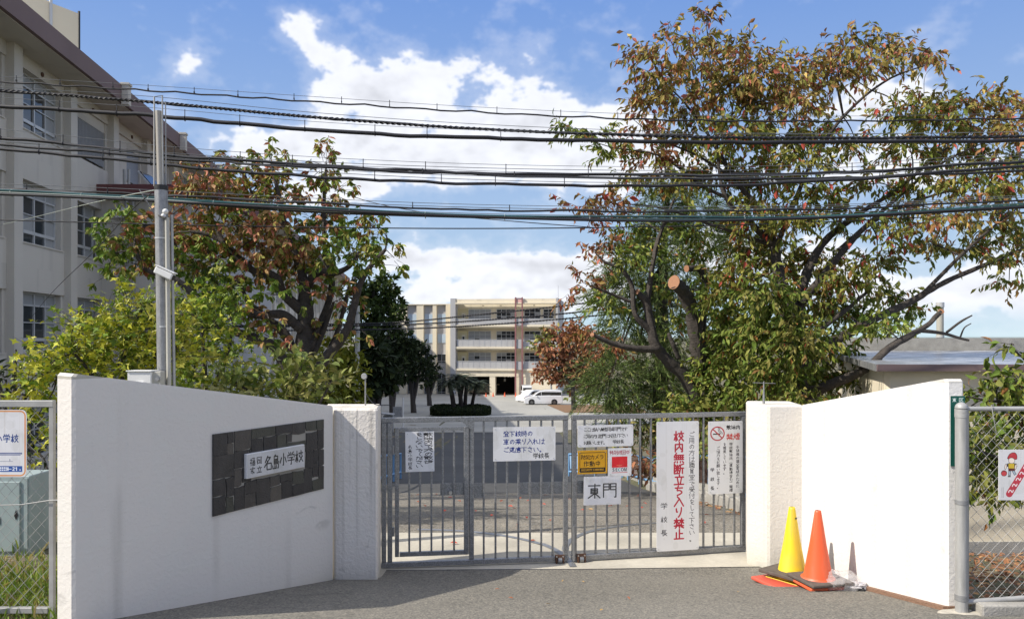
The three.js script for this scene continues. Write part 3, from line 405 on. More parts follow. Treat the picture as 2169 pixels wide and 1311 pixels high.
// ------------------------------------------------------------------ the steel gate and the signs hung on it
const gateLine = { L: [V(-1.318, 0, -8.0), V(0.583, 0, -8.26)], R: [V(0.618, 0, -8.265), V(2.545, 0, -8.68)] };
function gateFrame(k) {                                       // local frame of a leaf: origin at its left end on the ground
  const [a, b] = gateLine[k], d = b.clone().sub(a), L = d.length(); d.normalize();
  const turn = Math.atan2(-d.z, d.x), nrm = V(-d.z, 0, d.x); if (nrm.z < 0) nrm.negate();
  const local = (u, v, off = 0) => { const A = a.clone().addScaledVector(nrm, off), q = (u - CX) / F, t = (A.x + q * A.z) / -(d.x + q * d.z), p = A.clone().addScaledVector(d, t); return [t, EY - (v - HZ) * -p.z / F]; };
  return { a, d, L, turn, nrm, local };
}
{
  const TOP = 1.50, BOT = 0.045, W = 0.05;
  const upright = (x, y0, y1, w, z = 0) => rbox(w, y1 - y0, w, Math.min(0.006, w / 5), x, (y0 + y1) / 2, z);
  function caster(parent, x) {
    const c = obj('roller_bracket', [box(0.10, 0.055, 0.012, x, 0.062, 0.032), box(0.014, 0.1, 0.05, x - 0.036, 0.015, 0.032), box(0.014, 0.1, 0.05, x + 0.036, 0.015, 0.032)], M.rust, parent);
    obj('roller', new THREE.CylinderGeometry(0.032, 0.032, 0.04, 20).rotateZ(Math.PI / 2).translate(x, 0.03, 0.034), M.steel, c);
    for (const k of [-1, 1]) obj('bolt', new THREE.CylinderGeometry(0.009, 0.009, 0.012, 6).rotateX(Math.PI / 2).translate(x + 0.034 * k, 0.072, 0.041), M.bolt, c);
  }
  {
    const g = gateFrame('L'), X = (u) => g.local(u, 1000)[0], o = thing('gate_leaf', 'left leaf of the grey steel bar gate, with a wicket door in it', 'gate', g.a.toArray(), g.turn);
    const xh = 0.028, xs = X(827), xm = X(1000), xe = g.L - 0.028;
    obj('top_rail', rbox(g.L, W, W, 0.006, g.L / 2, TOP, 0), M.steel, o); obj('bottom_rail', rbox(g.L, W, W, 0.006, g.L / 2, BOT, 0), M.steel, o);
    for (const x of [xh, xs, xm, xe]) obj('stile', upright(x, BOT + 0.027, TOP - 0.027, 0.048), M.steel, o);
    for (const u of [1026, 1051, 1075.5, 1099.5, 1124, 1148, 1172]) obj('bar', upright(X(u), BOT + 0.024, TOP - 0.024, 0.02), M.steel, o);
    // wicket door
    const d0 = X(842), d1 = X(989), t = TOP - 0.075, b = BOT + 0.08;
    const door = obj('wicket_door', [upright(d0, b, t, 0.042, 0.006), upright(d1, b, t, 0.05, 0.006), box(d1 - d0 - 0.05, 0.042, 0.038, (d0 + d1) / 2, t - 0.022, 0.006), box(d1 - d0 - 0.05, 0.042, 0.038, (d0 + d1) / 2, b + 0.022, 0.006)], M.steel, o);
    for (const u of [868, 891, 915, 939, 963]) obj('bar', upright(X(u), b + 0.045, t - 0.045, 0.02, 0.006), M.steel, door);
    obj('guard_plate', box(X(985) - X(934), 0.125, 0.003, (X(985) + X(934)) / 2, 0.79, -0.014), M.steel, o);
    obj('guard_plate', box(X(1027) - X(1005), 0.15, 0.003, (X(1027) + X(1005)) / 2, 0.77, -0.012), M.steel, o);
    obj('guard_plate', box(X(1194) - X(1098), 0.125, 0.003, (X(1194) + X(1098)) / 2, 0.775, -0.014), M.steel, o);
    obj('latch', [beam(V(X(976), TOP + 0.015, 0.05), V(X(1003), TOP - 0.09, 0.05), 0.014, 0.042), beam(V(X(999), TOP - 0.09, 0.045), V(X(1001), TOP + 0.0, 0.045), 0.05, 0.012)], M.steel, o);
    obj('lock', new THREE.CylinderGeometry(0.018, 0.018, 0.05, 16).rotateX(Math.PI / 2).translate(X(955), 0.76, 0.02), M.bolt, o);
    for (const y of [0.38, 1.2]) obj('hinge', cyl(0.014, 0.014, 0.09, 12, xs + 0.033, y, 0.02), M.steel, o);
    caster(o, X(1186));
  }
  {
    const g = gateFrame('R'), X = (u) => g.local(u, 1000)[0], o = thing('gate_leaf', 'right leaf of the grey steel bar gate, hung with most of the signs', 'gate', g.a.toArray(), g.turn);
    const x0 = 0.028, x1 = g.L - 0.028;
    obj('top_rail', rbox(g.L, W, W, 0.006, g.L / 2, TOP, 0), M.steel, o); obj('bottom_rail', rbox(g.L, W, W, 0.006, g.L / 2, BOT, 0), M.steel, o);
    for (const x of [x0, x1]) obj('stile', upright(x, BOT + 0.027, TOP - 0.027, 0.048), M.steel, o);
    for (const u of [1240, 1263.5, 1287.5, 1311, 1335, 1357.6, 1380.5, 1404, 1426, 1448, 1470, 1492, 1514, 1536, 1557.6]) obj('bar', upright(X(u), BOT + 0.024, TOP - 0.024, 0.02), M.steel, o);
    obj('guard_plate', box(X(1238) - X(1219), 0.125, 0.003, (X(1238) + X(1219)) / 2, 0.775, -0.014), M.steel, o);
    caster(o, X(1231));
    const s = obj('drop_bolt', cyl(0.012, 0.012, 0.36, 10, 0.02, 0.2, 0.034), M.steel, o); obj('ground_socket', box(0.09, 0.02, 0.07, 0.035, -0.012, 0.034), M.concrete, s);
  }
}
function gateSign(k, name, label, u0, v0, u1, v1, draw, opt = {}) {
  const g = gateFrame(k), off = opt.off ?? 0.042, a = g.local(u0, v0, off), b = g.local(u1, v1, off), c = g.local(u1, v0, off), e = g.local(u0, v1, off);
  const w = c[0] - a[0], h = (a[1] + c[1] - b[1] - e[1]) / 2, cx = (a[0] + c[0]) / 2, cy = (a[1] + b[1] + c[1] + e[1]) / 4, p = g.a.clone().addScaledVector(g.d, cx).addScaledVector(g.nrm, off);
  const o = thing(name, label, opt.cat ?? 'sign', [p.x, cy, p.z], g.turn); if (opt.tilt) o.rotation.z = opt.tilt;
  const px = opt.px ?? 6, W = Math.round((u1 - u0) * px), H = Math.round((v1 - v0) * px), r = opt.r ?? 0.01;
  const sh = new THREE.Shape(), x = -w / 2, y = -h / 2; sh.moveTo(x + r, y); sh.lineTo(x + w - r, y); sh.quadraticCurveTo(x + w, y, x + w, y + r); sh.lineTo(x + w, y + h - r); sh.quadraticCurveTo(x + w, y + h, x + w - r, y + h); sh.lineTo(x + r, y + h); sh.quadraticCurveTo(x, y + h, x, y + h - r); sh.lineTo(x, y + r); sh.quadraticCurveTo(x, y, x + r, y);
  obj('board', boxUV(new THREE.ExtrudeGeometry(sh, { depth: 0.003, bevelEnabled: false })), M.board, o);
  const face = new THREE.ShapeGeometry(sh, 6), uv = face.attributes.uv; for (let i = 0; i < uv.count; i++) uv.setXY(i, uv.getX(i) / w + 0.5, uv.getY(i) / h + 0.5); face.translate(0, 0, 0.0038);
  obj('print', face, std(0xffffff, 0.45, { map: print(W, H, (ctx) => { ctx.scale(px, px); draw(ctx, u1 - u0, v1 - v0); }, opt.base ?? '#dedede') }), o);
  if (opt.bolts !== 0) for (const i of [-1, 1]) for (const j of [-1, 1]) obj('screw', new THREE.CylinderGeometry(0.0045, 0.0045, 0.004, 8).rotateX(Math.PI / 2).translate(i * (w / 2 - 0.022), j * (h / 2 - 0.022), 0.0055), M.bolt, o);
  return { o, w, h };
}
gateSign('L', 'notice_sign', 'narrow white sign with handwritten black vertical lettering on the wicket door', 860, 914, 921, 999, (c) => {
  c.strokeStyle = '#15151a';
  [...'敷地内で犬の散歩'].forEach((ch, i) => glyph(c, ch, 38, 2.5 + i * 8.2, 21, 8.6, 1.35)); [...'をしないでください'].forEach((ch, i) => glyph(c, ch, 20, 2 + i * 8.4, 17, 8, 1.25)); [...'名島小学校長'].forEach((ch, i) => glyph(c, ch, 5, 28 + i * 8.8, 9, 8.4, 0.8));
}, { off: 0.048, r: 0.004, px: 10, tilt: 0.012 });
gateSign('L', 'notice_sign', 'wide white sign with blue lettering in three lines on the left gate leaf', 1046, 904, 1178, 976, (c) => {
  c.strokeStyle = '#1c2f7a'; across(c, '登下校時の', 21, 8, 12.6, 1.5); across(c, '車の乗り入れは', 21, 25, 12.6, 1.5); across(c, 'ご遠慮下さい。', 21, 42, 12.6, 1.5); c.strokeStyle = '#1b1b20'; across(c, '学校長', 84, 56, 11.6, 1.3);
}, { px: 8, r: 0.006 });
gateSign('R', 'notice_sign', 'white sign with three lines of small black writing, directly above the yellow sign', 1225, 900, 1343, 946, (c) => {
  c.strokeStyle = '#151515'; across(c, 'ここは納入業者用通用門です', 12, 5, 8.6, 0.95, 0.83); across(c, 'ご用の方は西門にお回り下さい', 12, 19, 8.6, 0.95, 0.77); across(c, 'お願いします。', 12, 33, 8.4, 0.95, 0.82); across(c, '学校長', 74, 32, 8.4, 0.95, 0.93);
}, { px: 10, r: 0.02 });
gateSign('R', 'warning_sign', 'yellow sign with black lettering and border, warning of security cameras', 1225, 953.5, 1288, 1003.5, (c) => {
  c.lineWidth = 1.2; c.strokeStyle = '#2a1a06'; c.strokeRect(4.6, 5, 54, 41); c.fillStyle = '#20140a'; c.fillRect(4.6, 37, 54, 9); across(c, '防犯カメラ', 7, 9.5, 10, 1.25, 0.97); across(c, '作動中', 12.5, 22.5, 11.5, 1.35, 1.07);
  c.fillStyle = '#d8a21c'; c.font = 'bold 5.6px sans-serif'; c.textAlign = 'center'; c.fillText('SECURITY CAMERAS', 31.6, 43.6, 48);
}, { px: 14, r: 0.004, base: '#d29a12' });
gateSign('R', 'security_sign', 'small white sign with a solid red square above dark block letters', 1289.5, 949, 1339, 1008.5, (c) => {
  c.strokeStyle = '#a3203a'; across(c, '特別巡回中', 3, 5, 8.6, 1.0, 1.0); c.fillStyle = '#d81a26'; c.fillRect(8, 18, 33, 23); c.fillStyle = '#e8745a'; c.fillRect(18, 35.5, 12, 1.4); c.fillRect(22, 38, 4, 1.2);
  c.font = 'bold 10px sans-serif'; c.textAlign = 'left'; [['S', '#1d2430', 9], ['E', '#1d2430', 15], ['C', '#4b98a0', 20.5], ['O', '#1d2a4a', 26.6], ['M', '#1d2430', 33.2]].forEach(([s, f, x]) => { c.fillStyle = f; c.fillText(s, x, 49.4, 7); }); c.fillStyle = '#c02436'; c.fillRect(8, 51, 33, 1.2);
}, { px: 14, r: 0.012 });
{
  const { o, w, h } = gateSign('R', 'gate_name_card', 'laminated white card with two large black signs naming the gate', 1238, 1009, 1317, 1069, (c) => { c.strokeStyle = '#15171a'; c.lineCap = 'butt'; glyph(c, '東', 8, 14, 28, 33, 2.5); glyph(c, '門', 40, 14, 30, 32, 2.5); }, { px: 12, r: 0.003, base: '#d9dadd', tilt: -0.012, bolts: 0 });
  // loose clear sleeve around the card
  const g = new THREE.PlaneGeometry(w + 0.02, h + 0.014, 16, 12), p = g.attributes.position; for (let i = 0; i < p.count; i++) p.setZ(i, 0.007 + 0.006 * Math.abs(noise3(p.getX(i) * 6, p.getY(i) * 6, 1)) + 0.004 * Math.abs(p.getX(i) / w)); g.computeVertexNormals();
  obj('clear_sleeve', g, new THREE.MeshPhysicalMaterial({ color: 0xffffff, roughness: 0.12, transmission: 1, thickness: 0, ior: 1.25, side: THREE.DoubleSide }), o);
}
gateSign('R', 'notice_sign', 'tall white sign with big red vertical lettering between black columns', 1392.5, 892.5, 1482, 1166, (c) => {
  c.strokeStyle = '#b01c34'; down(c, '校内無断立ち入り禁止', 36, 20, 22, 22.5, 3.1, 1.025); c.strokeStyle = '#23232a'; down(c, 'ご用の方は職員室で受付をして下さい。', 68, 22, 13, 12.6, 1.05, 1.035); [...'学校長'].forEach((ch, i) => glyph(c, ch, 8.5, 171 + i * 28.6, 14, 13.5, 1.2));
}, { px: 7, r: 0.02 });
gateSign('R', 'no_smoking_sign', 'white sign with a red crossed-out cigarette and small vertical writing', 1502, 892, 1575, 1045.5, (c) => {
  c.strokeStyle = '#26282a'; c.lineWidth = 0; c.fillStyle = '#1b1b1b'; c.fillRect(10, 25.5, 15, 2.6); c.lineWidth = 1.1; c.beginPath(); c.moveTo(29.5, 27.5); c.bezierCurveTo(30, 20, 24, 23, 24, 17); c.bezierCurveTo(24, 14, 21, 15, 20, 13); c.stroke(); c.beginPath(); c.moveTo(27, 27); c.bezierCurveTo(27, 22, 20, 23, 21, 16); c.stroke();
  c.strokeStyle = '#b12a33'; c.lineWidth = 2.5; c.beginPath(); c.arc(19.5, 26, 14, 0, 7); c.stroke(); c.beginPath(); c.moveTo(9.8, 16.4); c.lineTo(29.2, 35.6); c.stroke();
  c.strokeStyle = '#1d1d22'; across(c, '敷地内', 38.5, 8.5, 9.6, 1.25, 1.02); c.strokeStyle = '#c23a34'; across(c, '禁煙', 38, 26, 14, 1.7, 1.06);
  c.strokeStyle = '#2a2a30'; down(c, '子供達の健全育成のために', 58.5, 52, 7, 7.2, 0.85, 1.04); down(c, '学校敷地内(運動場含む)禁煙', 44.5, 45.5, 7, 7.2, 0.85, 1.04); down(c, 'を推進しています。', 31, 45.5, 7, 7.2, 0.85, 1.04); down(c, 'ご協力をお願い致します。', 17.5, 53, 7, 7.2, 0.85, 1.04);
  [...'学校長'].forEach((ch, i) => glyph(c, ch, 4.5, 98 + i * 19.4, 8, 8.4, 1.0));
}, { px: 12, r: 0.016 });
// ------------------------------------------------------------------ things in front: cones, bag, chain-link fences, posters, plate
function coneShape(h, r0, r1) { return new THREE.LatheGeometry([[r1, h - 0.006], [r1 * 0.8, h], [r1 + 0.004, h - 0.002], [r1 + 0.008, h - 0.02], [lerp(r0, r1, 0.5), h * 0.5 + 0.02], [r0, 0.055], [r0 + 0.022, 0.045], [r0 + 0.026, 0.02], [r0 + 0.02, 0.0]].map(([x, y]) => new THREE.Vector2(x, y)).reverse(), 40); }
function cone(label, u, vBase, d, h, mat, opt = {}) {
  const p = P(u, vBase, d), o = thing('traffic_cone', label, 'traffic cone', [p.x, hD(d) + 0.008, p.z], opt.turn ?? 0);
  const k = h / 0.7;
  obj('cone_body', coneShape(h, 0.135 * k, 0.024 * k).translate(0, opt.lift ?? 0.03, 0), mat, o);
  obj('base', [rbox(0.37 * k, 0.03, 0.37 * k, 0.012, 0, 0.015 + (opt.lift ?? 0.03) - 0.03, 0)], opt.base ?? mat, o);
  return o;
}
const coneTex = (c, seed) => { const f = fbm(6, 5, seed), g = fbm(30, 3, seed + 40); return tex(256, 1, (u, v) => { const foot = smoothstep(1 - v, 0.55, 1) * 0.35, d = clamp(0.55 * smoothstep(f(u, v), 0.5, 0.75) + 0.5 * smoothstep(g(u, v * 0.3), 0.62, 0.8) + foot * f(v, u), 0, 0.6); return [lerp(c[0], 0.30, d * 0.55), lerp(c[1], 0.24, d * 0.5), lerp(c[2], 0.16, d * 0.5)]; }); };
M.coneYellow = std(0xffffff, 0.45, { map: coneTex([0.84, 0.62, 0.02], 71) }); M.coneOrange = std(0xffffff, 0.45, { map: coneTex([0.80, 0.115, 0.035], 83) }); M.coneRedBase = std(lC(0.62, 0.10, 0.06), 0.6); M.coneWhite = std(lC(0.72, 0.62, 0.64), 0.45);
M.weight = std(0xffffff, 0.9, { map: tex(128, 0.3, (u, v) => { const k = 0.06 + 0.05 * fB(u, v); return [k * 1.2, k, k * 0.85]; }) });
{
  const y = cone('yellow traffic cone with a black weight slab round its foot, against the beige post', 1680, 1222, 7.22, 0.635, M.coneYellow, { turn: 0.62, lift: 0.05, base: M.coneYellow });
  obj('weight_slab', rbox(0.42, 0.032, 0.42, 0.01, 0, 0.098, 0, 0.0), M.weight, y);
  obj('hole', new THREE.CylinderGeometry(0.009, 0.009, 0.012, 14).rotateX(Math.PI / 2 - 0.12).translate(-0.002, 0.588, 0.041), M.black, y);
  const under = thing('rubber_slab', 'flat reddish rubber slab lying under the yellow cone', 'rubber slab', [P(1668, 1230, 7.16).x, hD(7.16) + 0.006, -7.16], 0.35);
  obj('slab', rbox(0.46, 0.034, 0.42, 0.015, 0, 0.017, 0), M.coneRedBase, under);
  const q = cone('orange traffic cone with a dark weight slab, in front of the sunlit wall', 1735, 1234, 6.88, 0.62, M.coneOrange, { turn: 0.18, lift: 0.05, base: M.coneOrange });
  obj('weight_slab', rbox(0.40, 0.028, 0.40, 0.01, 0.02, 0.076, 0, 0.05), M.weight, q);
  // crumpled clear bag
  const b = P(1779, 1234, 6.8), g = new THREE.IcosahedronGeometry(0.125, 14), pp = g.attributes.position;
  for (let i = 0; i < pp.count; i++) { const x = pp.getX(i), yy = pp.getY(i), z = pp.getZ(i), n = 0.9 + 0.36 * noise3(x * 6, yy * 6, z * 6) + 0.16 * (1 - Math.abs(noise3(x * 13, yy * 13, z * 13))); pp.setXYZ(i, x * n * 1.05, Math.max(-0.085, yy * n * 0.75), z * n); }
  g.computeVertexNormals();
  const bag = thing('plastic_bag', 'crumpled clear plastic bag lying by the orange cone at the wall foot', 'plastic bag', [b.x, hD(6.8) + 0.09, b.z]);
  obj('film', g, new THREE.MeshPhysicalMaterial({ color: lC(0.93, 0.92, 0.92), roughness: 0.14, transmission: 0.78, thickness: 0, ior: 1.3, side: THREE.DoubleSide }), bag);
  const kn = new THREE.IcosahedronGeometry(0.05, 3), kp = kn.attributes.position; for (let i = 0; i < kp.count; i++) { const n = 1 + 0.5 * noise3(kp.getX(i) * 40, kp.getY(i) * 40, kp.getZ(i) * 40); kp.setXYZ(i, kp.getX(i) * n * 1.7 + 0.14, Math.max(-0.085, kp.getY(i) * n * 0.8 - 0.045), kp.getZ(i) * n + 0.03); } kn.computeVertexNormals();
  obj('knot', kn, new THREE.MeshPhysicalMaterial({ color: lC(0.9, 0.9, 0.92), roughness: 0.15, transmission: 0.3, thickness: 0, side: THREE.DoubleSide }), bag);
  const s = thing('cone_weight', 'black rubber weight scrap lying on the asphalt by the plastic bag', 'weight', [P(1812, 1243, 6.74).x, hD(6.74) + 0.006, -6.74], -0.35);
  obj('slab', rbox(0.16, 0.022, 0.07, 0.009, 0, 0.012, 0), M.rubber, s);
}
function chainLink(x0, x1, y0, y1, cell, wire, sway = 0) {    // woven diamond netting in the local x-y plane
  const list = [], H = y1 - y0;
  for (const s of [1, -1]) for (let k = -Math.ceil(H / cell) - 1; k * cell < x1 - x0 + H; k++) {
    const pts = []; const n = Math.ceil(H / (cell / 2)); let prev = null;
    for (let i = 0; i <= n; i++) { const y = i / n * H, x = s > 0 ? k * cell + y * 0.92 : k * cell + H - y * 0.92 - 0; const q = V(x0 + x, y0 + y, (i % 2 ? 1 : -1) * s * wire * 0.8 + sway * Math.sin(y * 2)); if (x >= 0 && x <= x1 - x0) pts.push(q); }
    if (pts.length > 1) list.push(tube(pts, pts.map(() => wire), 4, 0, false));
  }
  return join(list);
}
{
  // left fence, running out of the picture
  const d = 5.36, xr = P(111, 900, d).x, o = thing('chain_link_fence', 'chain-link fence with a flat steel top rail at the left, carrying the orange-rimmed sign', 'fence', [xr, 0, -d]);
  const yt = P(60, 855, d).y, yb = P(60, 1292, d).y, L = 1.9;
  obj('post', rbox(0.032, yt - yb + 0.12, 0.032, 0.004, 0, (yt + yb) / 2 - 0.04, 0), M.zincLight, o);
  obj('top_rail', rbox(L + 0.03, 0.045, 0.04, 0.005, -L / 2, yt, 0), M.zincLight, o);
  obj('bottom_rail', rbox(L, 0.04, 0.04, 0.005, -L / 2 - 0.02, yb, 0), M.zincLight, o);
  obj('wire_mesh', chainLink(-L, -0.02, yb, yt, 0.081, 0.0016), M.zincLight, o);
  obj('stay_wire', tube([V(-L, P(60, 1080, d).y, 0.02), V(-0.2, P(90, 1068, d).y, 0.02), V(0.0, P(111, 1058, d).y, 0.03), V(0.06, P(111, 1058, d).y, 0.03)], [0.004, 0.004, 0.004, 0.007], 5), M.zincLight, o);
  const p = P(-19, 939, d - 0.05), w = 152 * (d - 0.05) / F, h = 142 * (d - 0.05) / F, sg = thing('school_zone_sign', 'white sign with an orange rim and blue lettering on the left fence', 'sign', [p.x, p.y, -(d - 0.05)]);
  const rr = (w2, h2, r) => { const s = new THREE.Shape(), x = -w2 / 2, y = -h2 / 2; s.moveTo(x + r, y); s.lineTo(x + w2 - r, y); s.quadraticCurveTo(x + w2, y, x + w2, y + r); s.lineTo(x + w2, y + h2 - r); s.quadraticCurveTo(x + w2, y + h2, x + w2 - r, y + h2); s.lineTo(x + r, y + h2); s.quadraticCurveTo(x, y + h2, x, y + h2 - r); s.lineTo(x, y + r); s.quadraticCurveTo(x, y, x + r, y); return s; };
  obj('board', boxUV(new THREE.ExtrudeGeometry(rr(w, h, 0.04), { depth: 0.004, bevelEnabled: false })), M.board, sg);
  const fg = new THREE.ShapeGeometry(rr(w, h, 0.04), 8), uv = fg.attributes.uv; for (let i = 0; i < uv.count; i++) uv.setXY(i, uv.getX(i) / w + 0.5, uv.getY(i) / h + 0.5); fg.translate(0, 0, 0.005);
  obj('print', fg, std(0xffffff, 0.5, { map: print(1024, 956, (c, W, H) => {
    c.strokeStyle = '#d0884e'; c.lineWidth = 20; c.beginPath(); c.roundRect(20, 20, W - 40, H - 40, 70); c.stroke(); c.strokeStyle = '#27407e'; glyph(c, '学', 690, 345, 100, 120, 14); glyph(c, '校', 802, 345, 108, 122, 14); glyph(c, '小', 570, 345, 108, 122, 14);
    c.fillStyle = '#27407e'; c.fillRect(110, 640, 830, 8); c.fillRect(560, 610, 400, 22); c.fillStyle = '#dedede'; for (let i = 0; i < 26; i++) c.fillRect(566 + i * 15, 614, 4, 14); c.fillStyle = '#8a8fa0'; c.fillRect(640, 730, 190, 8); c.fillRect(780, 700, 12, 30); c.fillStyle = '#234a93'; c.fillRect(60, 800, W - 120, 84); c.fillStyle = '#e4e8ee'; c.font = 'bold 74px sans-serif'; c.fillText('21', 818, 868); for (let i = 0; i < 6; i++) { c.fillRect(620 + i * 26, 815, 18, 24); c.fillRect(620 + i * 26, 848, 18, 20); } c.fillRect(740, 840, 70, 8); c.fillRect(925, 846, 14, 18);
  }, '#d6d6d8') }), sg);
  // utility cabinet behind the fence
  const CD = 7.0, cb = P(-32, 1180, CD), ct = P(-32, 1008, CD), cab = thing('utility_cabinet', 'pale teal steel utility cabinet standing behind the left chain-link fence', 'cabinet', [cb.x, cb.y, -CD - 0.17]);
  const ch = ct.y - cb.y; obj('housing', rbox(0.79, ch, 0.34, 0.012, 0, ch / 2, 0), M.teal, cab); obj('door', rbox(0.69, ch - 0.1, 0.02, 0.006, -0.03, ch / 2, 0.176), M.teal, cab); obj('side_strip', box(0.03, ch - 0.04, 0.02, 0.365, ch / 2, 0.174), M.teal, cab);
  obj('vent_slot', box(0.012, 0.065, 0.004, 0.14, ch - 0.39, 0.189), M.dark, cab); obj('warning_mark', new THREE.CircleGeometry(0.034, 4).scale(0.55, 1.4, 1).translate(0.285, ch - 0.34, 0.1895), M.dark, cab);
}
{
  // right fence of steel pipe
  const d = 5.64, b = P(2026, 1290, d), o = thing('chain_link_fence', 'round-pipe chain-link fence at the right end of the sunlit wall', 'fence', [b.x + 0.045, 0, -d]);
  const yt = P(2100, 866, d).y, yb = P(2100, 1266, d).y;
  const gy = hD(d) - 0.05; obj('post', [cyl(0.041, 0.041, yt - gy, 22, 0, (yt + gy) / 2, 0), cyl(0.044, 0.044, 0.06, 22, 0, yt - 0.03, 0), new THREE.SphereGeometry(0.043, 20, 10, 0, 6.3, 0, 1.57).translate(0, yt + 0.004, 0)], M.zincLight, o);
  obj('band', cyl(0.0445, 0.0445, 0.03, 22, 0, P(0, 1063, d).y, 0), M.zinc, o); obj('band', cyl(0.0445, 0.0445, 0.04, 22, 0, P(0, 1265, d).y, 0), M.zinc, o);
  obj('post', cyl(0.022, 0.022, yt - gy - 0.04, 14, 0.055, (yt + gy) / 2, -0.045), M.zincLight, o);
  obj('top_rail', tube([V(0.03, yt, 0), V(2.2, yt, -0.02)], [0.017, 0.017], 14), M.zincLight, o);
  obj('bottom_rail', tube([V(0.03, yb - 0.03, 0), V(2.2, yb + 0.11, -0.02)], [0.018, 0.018], 14), M.zincLight, o);
  obj('wire_mesh', chainLink(0.05, 2.1, yb, yt, 0.072, 0.0016), M.zincLight, o);
  obj('wire_tie', tube([V(0.2, yt + 0.03, 0.02), V(0.21, yt - 0.06, 0.03), V(0.235, yt - 0.17, 0.02)], [0.003, 0.003, 0.002], 5, 3), M.zincLight, o);
  const f = thing('fence_footing', 'pale mortar footing round the fence post at the kerb', 'footing', [b.x + 0.045, hD(d) - 0.01, -d]); const fg = new THREE.SphereGeometry(0.17, 22, 10, 0, 6.3, 0, 1.5).scale(1, 0.2, 0.6), fp = fg.attributes.position; for (let i = 0; i < fp.count; i++) fp.setY(i, fp.getY(i) * (1 + 0.5 * noise3(fp.getX(i) * 9, 2, fp.getZ(i) * 9))); fg.computeVertexNormals(); obj('mortar', boxUV(fg), M.concrete, f);
  const kb = thing('fence_kerb', 'low concrete kerb under the right chain-link fence', 'kerb', [0, 0, 0]); for (let i = 0; i < 4; i++) obj('kerb_stone', rbox(0.62, 0.14, 0.14, 0.015, b.x + 0.45 + i * 0.63, hD(d) + 0.02, -d + 0.02 + 0.01 * i), M.kerb, kb);
  // child safety poster
  const q = P(2195, 1000, d - 0.04), w = 152 * (d - 0.04) / F, h = 107 * (d - 0.04) / F, sg = thing('safety_poster', 'white board on the right fence showing a child with a ball and red banner', 'poster', [q.x, q.y - 0.02, -(d - 0.04)], -0.02);
  obj('board', box(w, h, 0.004, 0, 0, 0), M.board, sg);
  obj('print', new THREE.PlaneGeometry(w, h).translate(0, 0, 0.003), std(0xffffff, 0.5, { map: print(1216, 856, (c) => {
    c.scale(8, 8); c.lineWidth = 0.8; c.strokeStyle = '#222'; c.fillStyle = '#e8d8cc'; c.beginPath(); c.arc(27, 23, 6.5, 0, 7); c.fill(); c.stroke(); c.fillStyle = '#b23038'; c.beginPath(); c.moveTo(18, 18); c.quadraticCurveTo(22, 5, 33, 6); c.quadraticCurveTo(40, 9, 38, 20); c.lineTo(34, 21); c.quadraticCurveTo(27, 14, 20, 20); c.closePath(); c.fill(); c.stroke();
    c.fillStyle = '#3a3236'; c.beginPath(); c.moveTo(18, 29); c.lineTo(37, 29); c.lineTo(39, 36); c.lineTo(16, 36); c.closePath(); c.fill(); c.fillStyle = '#c9ab2e'; c.fillRect(20, 29, 13, 11); c.strokeRect(20, 29, 13, 11); c.fillStyle = '#e8d8cc'; for (const [x, y] of [[14.5, 34], [35.5, 34]]) { c.beginPath(); c.ellipse(x, y + 2, 2, 6, 0.2, 0, 7); c.fill(); c.stroke(); } c.fillStyle = '#5a2620'; c.fillRect(20, 40, 14, 5); c.fillStyle = '#9fb0bc'; for (const [x, a] of [[23, 0.1], [30, -0.5]]) { c.save(); c.translate(x, 45); c.rotate(a); c.fillRect(-2, 0, 4.5, 9); c.strokeRect(-2, 0, 4.5, 9); c.restore(); } c.fillStyle = '#555'; c.fillRect(19, 55, 6, 3);
    c.fillStyle = '#c04448'; c.beginPath(); c.arc(11, 50, 6, 0, 7); c.fill(); c.stroke(); c.beginPath(); c.moveTo(5.5, 48); c.quadraticCurveTo(11, 44, 17, 48); c.stroke(); c.save(); c.translate(20, 97); c.rotate(-1.02); const gr = '#b83a48'; c.fillStyle = gr; c.beginPath(); c.roundRect(-3, -7, 150, 14, 7); c.fill(); c.fillStyle = '#efe3e4'; c.strokeStyle = '#efe3e4'; c.lineWidth = 2; c.lineCap = 'round'; for (let k = 0; k < 8; k++) { c.beginPath(); c.moveTo(6 + k * 15, -3); c.quadraticCurveTo(14 + k * 15, -5, 11 + k * 15, 1); c.quadraticCurveTo(8 + k * 15, 5, 15 + k * 15, 3); c.stroke(); } c.restore();
    c.fillStyle = '#777'; for (let k = 0; k < 16; k++) { c.fillRect(6, 80 + k * 1.4, 1.2, 0.7); c.fillRect(9, 80 + k * 1.4, 1.2, 0.7); }
  }, '#d4d4d6') }), sg);
  // green address plate on the wall end
  const g = P(2031, 913, 5.764), gp = thing('address_plate', 'narrow green plate with white lettering on the end of the sunlit wall', 'sign', [g.x, g.y, -5.764]);
  obj('plate', box(0.106, 0.51, 0.004, 0, 0, 0), M.board, gp); obj('print', new THREE.PlaneGeometry(0.106, 0.51).translate(0, 0, 0.0035), std(0xffffff, 0.4, { map: print(256, 1220, (c) => { c.strokeStyle = '#d8e4de'; glyph(c, '東', 34, 40, 70, 64, 9); glyph(c, '区', 150, 36, 80, 68, 9); }, '#0d5348') }), gp);
}
